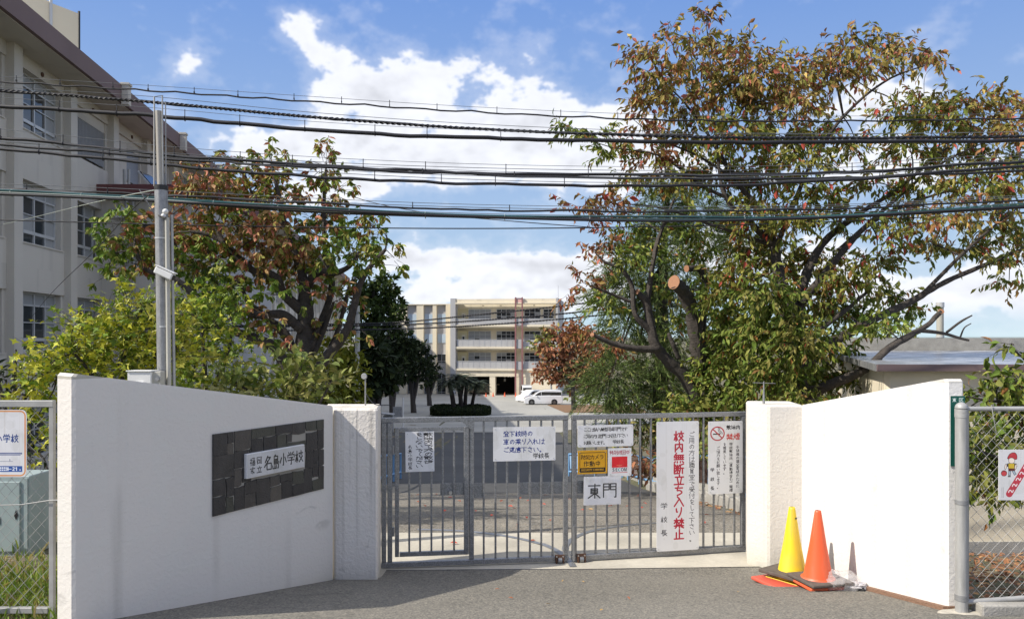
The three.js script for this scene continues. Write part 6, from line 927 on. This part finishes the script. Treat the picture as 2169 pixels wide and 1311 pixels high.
// dark clipped evergreens in the building's shadow
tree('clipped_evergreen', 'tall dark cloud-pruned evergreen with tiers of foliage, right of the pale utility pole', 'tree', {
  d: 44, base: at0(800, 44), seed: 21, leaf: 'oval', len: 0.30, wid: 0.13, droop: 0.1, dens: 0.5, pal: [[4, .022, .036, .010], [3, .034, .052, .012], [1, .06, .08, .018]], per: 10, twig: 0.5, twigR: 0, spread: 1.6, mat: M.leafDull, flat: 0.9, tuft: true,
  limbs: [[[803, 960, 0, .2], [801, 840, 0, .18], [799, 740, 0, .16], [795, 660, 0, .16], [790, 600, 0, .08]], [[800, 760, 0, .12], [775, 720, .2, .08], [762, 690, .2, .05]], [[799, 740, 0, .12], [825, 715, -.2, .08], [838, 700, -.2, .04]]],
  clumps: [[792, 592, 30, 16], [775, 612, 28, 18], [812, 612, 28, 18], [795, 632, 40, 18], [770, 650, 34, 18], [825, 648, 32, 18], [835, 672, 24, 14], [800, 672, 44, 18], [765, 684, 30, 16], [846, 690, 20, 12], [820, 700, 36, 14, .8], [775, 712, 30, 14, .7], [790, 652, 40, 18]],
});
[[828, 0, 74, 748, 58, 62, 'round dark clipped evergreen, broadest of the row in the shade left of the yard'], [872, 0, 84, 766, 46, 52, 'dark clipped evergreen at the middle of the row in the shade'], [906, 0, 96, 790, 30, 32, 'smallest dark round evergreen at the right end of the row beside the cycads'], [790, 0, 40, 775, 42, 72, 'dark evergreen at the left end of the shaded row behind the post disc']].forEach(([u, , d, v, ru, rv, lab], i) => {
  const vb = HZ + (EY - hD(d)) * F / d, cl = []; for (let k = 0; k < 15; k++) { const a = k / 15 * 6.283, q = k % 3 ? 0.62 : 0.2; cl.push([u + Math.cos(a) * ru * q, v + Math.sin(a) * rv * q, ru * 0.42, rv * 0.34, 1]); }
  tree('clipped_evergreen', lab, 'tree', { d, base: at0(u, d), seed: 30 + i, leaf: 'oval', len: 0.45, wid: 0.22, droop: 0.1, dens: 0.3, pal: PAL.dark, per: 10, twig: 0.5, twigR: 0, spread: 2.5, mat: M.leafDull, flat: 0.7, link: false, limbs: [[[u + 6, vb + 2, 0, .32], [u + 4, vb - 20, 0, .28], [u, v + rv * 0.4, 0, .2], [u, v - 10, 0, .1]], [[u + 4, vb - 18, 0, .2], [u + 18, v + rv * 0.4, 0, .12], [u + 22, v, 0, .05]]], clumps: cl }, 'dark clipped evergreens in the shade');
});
// autumn-brown tree and green shrubs at the right side of the yard
tree('autumn_tree', 'reddish-brown autumn tree at the right side of the yard above the parked minivan', 'tree', {
  d: 66, base: at0(1215, 66), seed: 41, leaf: 'oval', len: 0.34, wid: 0.17, droop: 0.5, dens: 0.34, pal: PAL.brown, per: 9, twig: 0.8, twigR: 0.012, spread: 4, mat: M.leafDull,
  limbs: [[[1217, 868, 0, .2], [1215, 820, 0, .17], [1210, 770, 0, .12], [1205, 710, 0, .05]], [[1215, 820, 0, .12], [1180, 770, 0, .08], [1160, 730, 0, .03]], [[1214, 810, 0, .12], [1245, 760, 0, .08], [1260, 710, 0, .03]]],
  clumps: [[1165, 712, 32, 20, .8, PAL.bush], [1150, 740, 24, 24, .9, PAL.bush], [1148, 775, 20, 22, .8, PAL.brown], [1190, 705, 36, 22], [1225, 700, 40, 26], [1180, 740, 40, 28], [1220, 740, 46, 30], [1262, 730, 40, 34], [1175, 778, 38, 26], [1212, 780, 46, 28], [1255, 780, 46, 34], [1195, 805, 36, 16], [1240, 810, 40, 20], [1160, 800, 24, 14, .8], [1290, 760, 30, 30, 1, PAL.bush]],
});
tree('clipped_shrub', 'low green shrub at the right edge of the yard, right of the minivan', 'shrub', { d: 84, base: at0(1222, 84), seed: 42, leaf: 'oval', len: 0.36, wid: 0.2, droop: 0.1, dens: 0.2, pal: PAL.olive, per: 9, twig: 0.4, twigR: 0, link: false, mat: M.leafDull, limbs: [[[1222, 864, 0, .1], [1222, 850, 0, .05]]], clumps: [[1212, 842, 16, 14], [1232, 848, 24, 14], [1252, 850, 22, 14], [1206, 832, 12, 10]] });
// cycads in a round clipped hedge
{
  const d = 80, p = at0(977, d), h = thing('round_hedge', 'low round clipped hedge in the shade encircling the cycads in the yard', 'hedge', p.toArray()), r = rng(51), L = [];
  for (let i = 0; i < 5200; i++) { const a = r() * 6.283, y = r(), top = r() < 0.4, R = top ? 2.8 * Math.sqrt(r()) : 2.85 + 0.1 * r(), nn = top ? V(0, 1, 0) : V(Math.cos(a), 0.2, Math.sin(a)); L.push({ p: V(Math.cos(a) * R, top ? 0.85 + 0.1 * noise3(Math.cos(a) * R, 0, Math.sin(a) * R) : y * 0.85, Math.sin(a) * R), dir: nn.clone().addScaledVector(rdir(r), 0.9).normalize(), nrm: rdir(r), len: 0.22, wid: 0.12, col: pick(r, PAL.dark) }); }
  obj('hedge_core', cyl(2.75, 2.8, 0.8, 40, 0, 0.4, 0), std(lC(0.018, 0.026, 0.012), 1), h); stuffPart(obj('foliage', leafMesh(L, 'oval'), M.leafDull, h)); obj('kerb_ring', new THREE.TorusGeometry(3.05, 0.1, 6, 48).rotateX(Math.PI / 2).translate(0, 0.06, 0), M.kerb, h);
  const mats = std(0xffffff, 0.95, { map: M.bark.map, bumpMap: M.bark.bumpMap, bumpScale: 0.05, color: lC(0.5, 0.46, 0.4) });
  [['tall cycad with a bushy crown at the left of the hedge island', 963, 872, 953, 812, 0.24], ['cycad leaning at the centre left of the hedge island', 979, 873, 969, 800, 0.22], ['cycad with an arching crown in the middle of the hedge island', 986, 873, 990, 812, 0.2], ['short cycad leaning right on the hedge island', 1000, 873, 1012, 815, 0.18], ['cycad at the back of the hedge island with an upright crown', 975, 873, 985, 802, 0.18]].forEach(([lab, u0, v0, u1, v1, w], i) => {
    const dd = d + (i - 2) * 0.5, a = P(u0, v0, dd), b = P(u1, v1, dd), c = thing('cycad', lab, 'cycad', [a.x, hD(d), -dd], 0, 'cycads on the hedge island'), top = V(b.x - a.x, b.y - hD(d), 0);
    obj('trunk', tube([V(0, 0, 0), V(top.x * 0.25, top.y * 0.5, 0), top], [w * 1.2, w, w * 0.9], 10, 4), mats, c);
    for (let k = 0; k < 46; k++) { const az = k * 2.4, up = 0.9 - 1.1 * ((k % 17) / 17), len = 1.3 + 0.45 * r(), pts = []; for (let q = 0; q <= 6; q++) { const t = q / 6; pts.push(V(top.x + Math.cos(az) * len * t * Math.cos(up * 0.7), top.y + len * (Math.sin(up) * t - 0.55 * t * t), Math.sin(az) * len * t * Math.cos(up * 0.7))); }
      const f = []; for (let q = 0; q < 6; q++) { const t = pts[q + 1].clone().sub(pts[q]).normalize(), s = t.clone().cross(V(0, 1, 0)).normalize(), wl = 0.3 * Math.sin((q + 1) / 7.2 * 3.0) + 0.05; for (const e of [-1, 1]) for (const z of [0.15, 0.65]) { const m = pts[q].clone().lerp(pts[q + 1], z); f.push([m, m.clone().addScaledVector(t, 0.085), m.clone().addScaledVector(s, e * wl).addScaledVector(t, 0.11).add(V(0, 0.02, 0))]); } }
      obj('frond', [polys(f), tube(pts, pts.map(() => 0.012), 3)], std(lC(0.03, 0.045, 0.018), 0.6), c); }
  });
}
// ------------------------------------------------------------------ the big cherry trees at the right, conifer, bank shrubs
tree('cherry_tree', 'largest cherry tree, its wide bronze and green crown spreading over the flat roof', 'tree', {
  d: 15, base: at0(1690, 15), seed: 61, leaf: 'lance', len: 0.135, wid: 0.052, droop: 0.8, dens: 0.27, limbK: 0.8, pal: PAL.cherryMid, per: 9, twig: 0.42, twigR: 0.0035, single: 300, spread: 2.6, along: 0.45, sag: 0.2, up: 0.3,
  limbs: [[[1688, 1075, 0, .3], [1688, 900, 0, .27], [1688, 800, 0, .25], [1684, 720, 0, .22], [1672, 650, 0, .17], [1655, 600, 0, .14]],
    [[1660, 615, 0, .15], [1648, 560, .1, .12], [1640, 510, .1, .1], [1605, 440, .2, .08], [1560, 380, .3, .06], [1520, 315, .3, .045], [1475, 245, .3, .03], [1400, 165, .3, .012]],
    [[1640, 520, .1, .09], [1590, 470, 0, .07], [1540, 420, 0, .05], [1520, 300, 0, .035], [1508, 150, 0, .02], [1497, 30, 0, .008]],
    [[1690, 720, .1, .15], [1700, 620, .1, .12], [1722, 555, .1, .1], [1760, 500, .2, .08], [1820, 455, .2, .06], [1905, 400, .3, .045], [2000, 320, .3, .03], [2110, 245, .3, .012]],
    [[1700, 640, -.1, .1], [1742, 590, -.2, .09], [1790, 530, -.2, .07], [1850, 470, -.3, .05], [1960, 420, -.3, .03], [2080, 390, -.3, .012]],
    [[1692, 790, 0, .15], [1745, 740, -.2, .12], [1810, 700, -.3, .1], [1870, 668, -.4, .09], [1930, 640, -.4, .08], [1990, 605, -.5, .065], [2080, 565, -.5, .05], [2169, 528, -.5, .035], [2260, 500, -.5, .02]],
    [[1690, 850, -.2, .15], [1750, 820, -.6, .12], [1810, 795, -1, .1], [1845, 775, -1.2, .09], [1885, 738, -1.3, .08], [1935, 708, -1.3, .07], [1966, 690, -1.3, .055], [1996, 660, -1.3, .05]],
    [[1950, 700, -1.3, .045], [2000, 706, -1.3, .035], [2035, 716, -1.3, .03], [2055, 721, -1.3, .025]], [[2008, 704, -1.3, .03], [2040, 680, -1.3, .025], [2062, 668, -1.3, .015]], [[2037, 714, -1.3, .02], [2046, 694, -1.3, .015], [2060, 685, -1.3, .01]],
    [[1640, 540, .1, .07], [1680, 440, .2, .06], [1730, 330, .2, .05], [1800, 235, .3, .035], [1890, 165, .3, .025], [1992, 130, .3, .01]], [[1780, 530, 0, .06], [1880, 440, .1, .045], [1990, 350, .2, .03], [2090, 300, .2, .012]],
    [[1960, 620, -.5, .05], [2050, 530, -.5, .04], [2120, 470, -.5, .025], [2160, 440, -.5, .012]], [[1700, 760, -.3, .07], [1735, 705, -.5, .06], [1790, 660, -.6, .05], [1850, 610, -.6, .03]], [[1560, 380, .3, .04], [1480, 330, .4, .03], [1390, 290, .4, .015], [1340, 250, .4, .006]], [[1605, 440, .2, .05], [1500, 400, .3, .04], [1400, 330, .3, .025], [1290, 310, .3, .012], [1200, 275, .3, .005]], [[1640, 520, .1, .05], [1520, 480, .2, .035], [1400, 440, .2, .02], [1300, 430, .2, .01]]],
  cuts: [[1996, 660, -1.3, .05, 10, -14]],
  clumps: [[1500, 55, 20, 42, .5, PAL.cherryTop], [1470, 95, 36, 26, .7, PAL.cherryTop], [1410, 95, 34, 24, .7, PAL.cherryTop], [1365, 110, 26, 22, .6, PAL.cherryTop], [1395, 160, 50, 34, .9, PAL.cherryTop], [1475, 150, 52, 34, .9, PAL.cherryTop], [1560, 115, 44, 30, .7, PAL.cherryTop], [1600, 150, 44, 36, .9, PAL.cherryTop], [1640, 125, 36, 24, .7, PAL.cherryTop], [1540, 200, 56, 36, 1, PAL.cherryTop], [1450, 220, 56, 34, .9, PAL.cherryTop], [1380, 215, 40, 26, .7, PAL.cherryTop], [1620, 205, 56, 36, 1, PAL.cherryTop], [1690, 165, 44, 30, .9, PAL.cherryTop], [1740, 135, 30, 28, .8, PAL.cherryTop], [1815, 95, 34, 24, .9, PAL.cherryTop], [1878, 88, 34, 24, .9, PAL.cherryTop], [1925, 112, 44, 22, .9, PAL.cherryTop], [1985, 118, 26, 15, .7, PAL.cherryTop], [1775, 155, 44, 26, .9, PAL.cherryTop], [1850, 140, 46, 22, .9, PAL.cherryTop], [1700, 215, 44, 30, .9, PAL.cherryTop], [1960, 205, 42, 16, .8, PAL.cherryTop], [2050, 222, 54, 24, .9, PAL.cherryTop], [2110, 205, 34, 20, .8, PAL.cherryTop], [2160, 232, 30, 30, .9, PAL.cherryTop], [1910, 240, 54, 26, .9], [1985, 258, 54, 28, .9], [2080, 265, 56, 26, .9, PAL.cherryTop], [2150, 285, 40, 30, .9, PAL.cherryTop],
    [1560, 280, 64, 36, .9], [1650, 285, 54, 34, .9], [1740, 280, 50, 30, .8], [1455, 290, 54, 30, .8], [1360, 258, 40, 14, .7, PAL.bronze], [1260, 288, 52, 13, .7, PAL.cherryLow], [1215, 272, 24, 10, .8, PAL.cherryLow], [1295, 322, 34, 16, .8, PAL.cherryLow], [1380, 325, 46, 26, .8, PAL.bronze], [1700, 340, 54, 32, .7], [1820, 310, 50, 26, .6], [1930, 312, 54, 26, .8], [2030, 322, 60, 26, .8], [2120, 335, 54, 26, .8], [1620, 370, 62, 38, .9], [1520, 365, 62, 36, .9], [1430, 385, 54, 34, .8], [1335, 385, 36, 20, .8], [1235, 438, 34, 14, .9, PAL.bronze], [1290, 440, 36, 20, .9, PAL.bronze], [1740, 405, 54, 30, .7], [1850, 390, 46, 26, .7], [1960, 385, 54, 30, .8], [2080, 385, 60, 30, .8], [2150, 410, 36, 34, .8, PAL.cherryTop], [1600, 455, 54, 34, .9], [1690, 470, 54, 34, .8], [1780, 460, 46, 26, .7], [1890, 455, 46, 26, .7], [2000, 460, 54, 30, .8, PAL.cherryTop], [2100, 470, 54, 30, .8], [1950, 520, 44, 22, .7], [2050, 528, 54, 20, .8], [2140, 510, 36, 24, .8], [1880, 500, 36, 24, .7],
    [1650, 550, 60, 38, .9], [1740, 560, 54, 34, .8], [1800, 590, 54, 34, .8], [1860, 555, 46, 28, .8], [1640, 625, 60, 38, 1, PAL.cherryLow], [1720, 640, 60, 38, .9], [1790, 665, 54, 34, .9, PAL.cherryLow], [1872, 632, 34, 22, .8, PAL.cherryLow], [1620, 700, 54, 38, 1, PAL.cherryLow], [1700, 720, 54, 38, 1, PAL.cherryLow], [1780, 735, 46, 26, .8, PAL.cherryLow], [1640, 785, 60, 38, 1, PAL.cherryLow], [1570, 770, 54, 38, 1, PAL.cherryLow], [1720, 800, 54, 30, 1, PAL.cherryLow], [1790, 805, 40, 16, .7, PAL.cherryLow], [1610, 838, 70, 30, 1, PAL.cherryLow], [1700, 845, 60, 22, .9, PAL.cherryLow], [1860, 690, 30, 20, .7, PAL.cherryLow], [2140, 600, 40, 12, .5], [2120, 545, 40, 14, .6], [1925, 670, 24, 16, .6, PAL.cherryLow], [1560, 700, 44, 36, 1, PAL.cherryLow], [1530, 640, 44, 34, 1, PAL.cherryLow], [1560, 590, 50, 34, .9], [1590, 520, 50, 32, .9], [2160, 560, 24, 20, .7]],
});
tree('cherry_tree', 'pruned cherry tree with sawn-off limbs showing orange cut ends', 'tree', {
  d: 16.4, base: at0(1495, 16.4), seed: 62, leaf: 'lance', len: 0.135, wid: 0.052, droop: 0.6, dens: 0.2, limbK: 0.9, pal: PAL.cherryLow, per: 9, twig: 0.42, twigR: 0.0035, single: 200, spread: 1.6, sag: 0.2,
  limbs: [[[1497, 1060, 0, .26], [1494, 900, 0, .22], [1488, 800, -.1, .2], [1478, 720, -.3, .165], [1465, 650, -.5, .15], [1448, 615, -.7, .145], [1431, 599, -.85, .14]],
    [[1492, 880, 0, .17], [1455, 800, -.2, .15], [1412, 760, -.3, .13], [1388, 725, -.4, .11], [1378, 680, -.4, .1], [1370, 640, -.4, .09], [1353, 619, -.5, .055]], [[1372, 650, -.4, .07], [1382, 575, -.4, .06], [1397, 505, -.3, .05], [1411, 470, -.3, .035], [1430, 420, -.3, .02]],
    [[1384, 705, -.4, .08], [1347, 665, -.5, .065], [1340, 605, -.5, .055], [1318, 570, -.5, .045], [1283, 555, -.5, .03], [1262, 535, -.5, .015]], [[1398, 740, -.4, .09], [1345, 738, -.6, .07], [1300, 728, -.7, .055], [1258, 709, -.8, .045]],
    [[1483, 750, 0, .1], [1492, 650, .1, .085], [1494, 590, .1, .08], [1485, 571, 0, .075], [1459, 569, -.3, .07]], [[1440, 760, -.3, .06], [1427, 728, -.4, .05], [1418, 705, -.4, .04]], [[1490, 820, 0, .1], [1520, 730, -.3, .07], [1530, 690, -.5, .06], [1539, 659, -.8, .055]], [[1340, 640, -.5, .04], [1290, 620, -.5, .03], [1240, 600, -.5, .01]]],
  cuts: [[1430, 598, -.86, .14, -16, -6], [1457, 569, -.31, .07, -20, 1], [1352, 618, -.51, .056, -14, -8], [1538, 658, -.81, .056, -4, -2], [1257, 709, -.81, .045, -16, -4]],
  clumps: [[1480, 535, 40, 20, .9], [1240, 602, 26, 20, .9, PAL.bronze], [1212, 618, 20, 14, .8, PAL.bronze], [1292, 505, 32, 24, .9, PAL.bronze], [1265, 540, 24, 18, .8, PAL.bronze], [1335, 480, 40, 26, .8], [1330, 555, 34, 26, .8], [1285, 645, 32, 20, .9], [1250, 700, 34, 18, .8, PAL.bronze], [1290, 735, 40, 20, .7, PAL.bronze], [1370, 520, 36, 28, .8], [1440, 660, 26, 24, .7], [1515, 600, 40, 30, .9], [1510, 690, 40, 30, .9], [1550, 720, 54, 34, 1], [1480, 870, 54, 30, 1], [1440, 850, 40, 24, .8], [1530, 820, 50, 34, 1], [1545, 870, 54, 24, 1], [1500, 770, 36, 26, .9], [1420, 620, 24, 18, .6], [1460, 490, 36, 26, .9]],
});
tree('feathery_conifer', 'feathery dark green conifer standing behind the pruned cherry tree', 'tree', {
  d: 22, base: at0(1400, 22), seed: 63, leaf: 'needle', len: 0.16, wid: 0.016, droop: 0.25, dens: 1.6, pal: PAL.conifer, per: 34, twig: 0.75, twigR: 0.005, spread: 2.5, sag: 0.5, wild: 0.55, along: 0.8, up: 0.1,
  limbs: [[[1400, 1010, 0, .24], [1402, 800, 0, .2], [1405, 600, 0, .14], [1412, 470, 0, .08], [1418, 390, 0, .03]]],
  clumps: [[1300, 620, 44, 50], [1340, 550, 46, 50], [1410, 520, 54, 56], [1450, 590, 44, 50], [1330, 690, 54, 44], [1300, 790, 64, 44], [1380, 760, 54, 50], [1340, 850, 70, 26], [1440, 720, 44, 50], [1500, 490, 56, 36], [1560, 510, 46, 36], [1420, 450, 56, 36], [1330, 610, 40, 40], [1390, 640, 50, 50], [1280, 830, 40, 34], [1400, 820, 60, 40], [1480, 440, 56, 30], [1390, 410, 44, 24, .8], [1450, 400, 44, 24, .8]],
});
// shrubs on the bank behind the right gate leaf
[['leafy bank shrub of yellow-green broad leaves behind the tall red-lettered sign', 1470, 930, 15.2, 64, 44, 71], ['leafy bank shrub seen between the bars beside the gate hinge at the right', 1570, 950, 13.2, 44, 46, 72], ['dull green shrub on the bank behind the topmost white sign of the right leaf', 1360, 905, 21, 70, 40, 73], ['tangled brown-leaved shrub behind the netting of the blue railing', 1410, 985, 17.5, 60, 26, 74]].forEach(([lab, u, v, d, ru, rv, seed], i) => {
  tree('bank_shrub', lab, 'shrub', { d, base: at0(u, d), seed, leaf: 'lance', len: 0.17, wid: 0.06, droop: 0.45, dens: 0.11, pal: i === 3 ? PAL.brown : PAL.bush, per: 8, twig: 0.5, twigR: 0.005, spread: 0.8, up: 0.4, limbs: [[[u, HZ + (EY - ground((u - CX) * d / F, d)) * F / d + 4, 0, .04], [u, v + rv * 0.5, 0, .03], [u, v - rv * 0.3, 0, .015]]],
    clumps: [[u - ru * 0.5, v, ru * 0.5, rv * 0.6], [u + ru * 0.5, v, ru * 0.5, rv * 0.6], [u, v - rv * 0.5, ru * 0.5, rv * 0.5], [u, v + rv * 0.4, ru * 0.6, rv * 0.5], [u - ru * 0.6, v + rv * 0.6, ru * 0.4, rv * 0.4], [u + ru * 0.6, v + rv * 0.6, ru * 0.4, rv * 0.4]] });
});
// branches hanging behind the right fence
tree('fence_shrub', 'leafy branches with broad drooping leaves hanging behind the right chain-link fence', 'shrub', {
  d: 8.6, base: at0(2230, 8.6), seed: 81, leaf: 'lance', len: 0.115, wid: 0.05, droop: 0.6, dens: 0.1, pal: PAL.cherryLow, per: 7, twig: 0.3, twigR: 0.004, single: 200, spread: 0.7, sag: 0.25,
  limbs: [[[2330, 1190, 0, .07], [2300, 1000, 0, .06], [2240, 900, 0, .045], [2180, 850, 0, .03], [2110, 850, 0, .015], [2050, 840, 0, .008]], [[2300, 1000, 0, .04], [2200, 990, -.2, .025], [2120, 970, -.3, .015], [2065, 950, -.3, .008]], [[2240, 900, 0, .03], [2190, 780, .2, .02], [2150, 740, .2, .01]], [[2330, 1050, 0, .04], [2230, 1080, -.2, .02], [2150, 1040, -.2, .01]]],
  clumps: [[2075, 830, 40, 16], [2120, 815, 40, 18], [2155, 800, 30, 22], [2060, 860, 24, 14], [2140, 850, 40, 20, 1], [2160, 870, 30, 20], [2060, 940, 28, 30], [2090, 930, 34, 26], [2080, 970, 36, 28], [2110, 985, 30, 26], [2065, 1000, 24, 20], [2095, 1040, 26, 14], [2130, 1035, 24, 16], [2150, 960, 30, 24], [2165, 750, 16, 26, .8], [2150, 730, 14, 14, .7], [2160, 1050, 20, 16, .9], [2160, 910, 20, 26, .8], [2200, 900, 50, 60], [2210, 1000, 50, 50]],
});
// dark pine-like shrub and reddish stems behind the left fence
tree('dark_shrub', 'dark bare-stemmed shrub behind the top of the left chain-link fence', 'shrub', {
  d: 10.5, base: at0(20, 10.5), seed: 82, leaf: 'lance', len: 0.12, wid: 0.04, droop: 0.3, dens: 0.05, pal: PAL.dark, per: 7, twig: 0.35, twigR: 0.006, spread: 0.7, limbs: [[[20, 1150, 0, .06], [25, 950, 0, .05], [30, 830, 0, .03], [34, 740, 0, .01]], [[25, 900, 0, .04], [60, 830, 0, .03], [90, 800, 0, .015]], [[25, 930, 0, .03], [0, 820, 0, .02], [-10, 770, 0, .01]]],
  clumps: [[10, 800, 24, 28], [5, 830, 30, 20], [40, 840, 30, 16], [-20, 800, 30, 40], [50, 950, 24, 40, .6], [80, 1000, 20, 60, .5], [100, 1060, 18, 50, .4]],
});
// grass inside the left fence
{
  const r = rng(91), L = []; for (let i = 0; i < 5200; i++) { const x = -5.2 + 2.2 * r(), z = -5.3 - 1.9 * r() * (0.4 + 0.6 * r()), h = 0.04 + 0.13 * r() * r() + (r() < 0.05 ? 0.1 : 0); L.push({ p: V(x, ground(x, -z) - 0.01, z), dir: V((r() - 0.5) * 1.2, 1, (r() - 0.5) * 1.2).normalize(), nrm: V(r() - 0.5, 0.3, r() - 0.2).normalize(), len: h, wid: 0.007 + 0.010 * r(), col: pick(r, [[5, .15, .21, .04], [3, .23, .26, .06], [2, .26, .22, .09]]) }); }
  const g = obj('grass', leafMesh(L, 'lance'), M.leafThin); g.userData.kind = 'stuff'; g.userData.label = 'short sunlit grass inside the left chain-link fence';
}
// fallen leaves
{
  const r = rng(92), mk = (n, fx, pal, len) => { const L = []; for (let i = 0; i < n; i++) { const [x, d] = fx(), y = ground(x, d) + 0.008 + (x > 3.45 || x < -3.5 ? 0.03 : 0.007); L.push({ p: V(x, y, -d), dir: V(r() - 0.5, 0.1 * r(), r() - 0.5).normalize(), nrm: V((r() - 0.5) * 0.7, 1, (r() - 0.5) * 0.7).normalize(), len: len * (0.7 + 0.6 * r()), wid: len * 0.45, col: pick(r, pal) }); } return L; };
  const dead = [[4, .17, .08, .04], [3, .11, .055, .03], [2, .22, .13, .06]], red = [[3, .33, .05, .03], [2, .22, .06, .03], [1, .26, .16, .06]];
  const a = obj('fallen_leaves', leafMesh([...mk(60, () => [-2.8 + 6 * r(), 8.9 + 9 * r()], red, 0.09), ...mk(220, () => [3.15 + 0.5 * r(), 9.0 + 7 * r()], dead, 0.085)], 'oval'), M.leafDull); a.userData.kind = 'stuff'; a.userData.label = 'red and brown fallen leaves on the driveway and along its kerb';
  const b = obj('leaf_litter', leafMesh(mk(2600, () => { const d = 5.75 + 6.0 * r(); return [3.4 + 4.6 * r(), d]; }, dead, 0.08), 'oval'), M.leafDull); b.userData.kind = 'stuff'; b.userData.label = 'brown leaf litter on the ground behind the right fence';
  const c = obj('leaf_litter', leafMesh(mk(1400, () => [3.55 + 1.2 * r(), 10 + 18 * r()], dead, 0.1), 'oval'), M.leafDull); c.userData.kind = 'stuff'; c.userData.label = 'dry leaves on the bank beyond the driveway kerb';
  const s = obj('street_leaves', leafMesh(mk(8, () => [-0.4 + 3.3 * r(), 5.5 + 2 * r()], [[2, .25, .16, .06], [1, .16, .06, .03]], 0.04), 'oval'), M.leafDull); s.userData.kind = 'stuff'; s.userData.label = 'a few small dead leaves on the street asphalt';
}

tree('far_shrub', 'green shrub top showing above the flat roof, left of the upright pipe', 'shrub', { d: 27, base: at0(1885, 27), seed: 95, leaf: 'oval', len: 0.2, wid: 0.1, droop: 0.4, dens: 0.14, pal: PAL.olive, per: 8, twig: 0.5, twigR: 0.006, spread: 1.5, limbs: [[[1885, 900, 0, .1], [1885, 780, 0, .07], [1883, 710, 0, .03]]], clumps: [[1850, 705, 36, 22], [1900, 700, 34, 24], [1935, 715, 26, 18], [1820, 725, 36, 22], [1880, 735, 50, 24]] });
renderer.render(scene, camera);
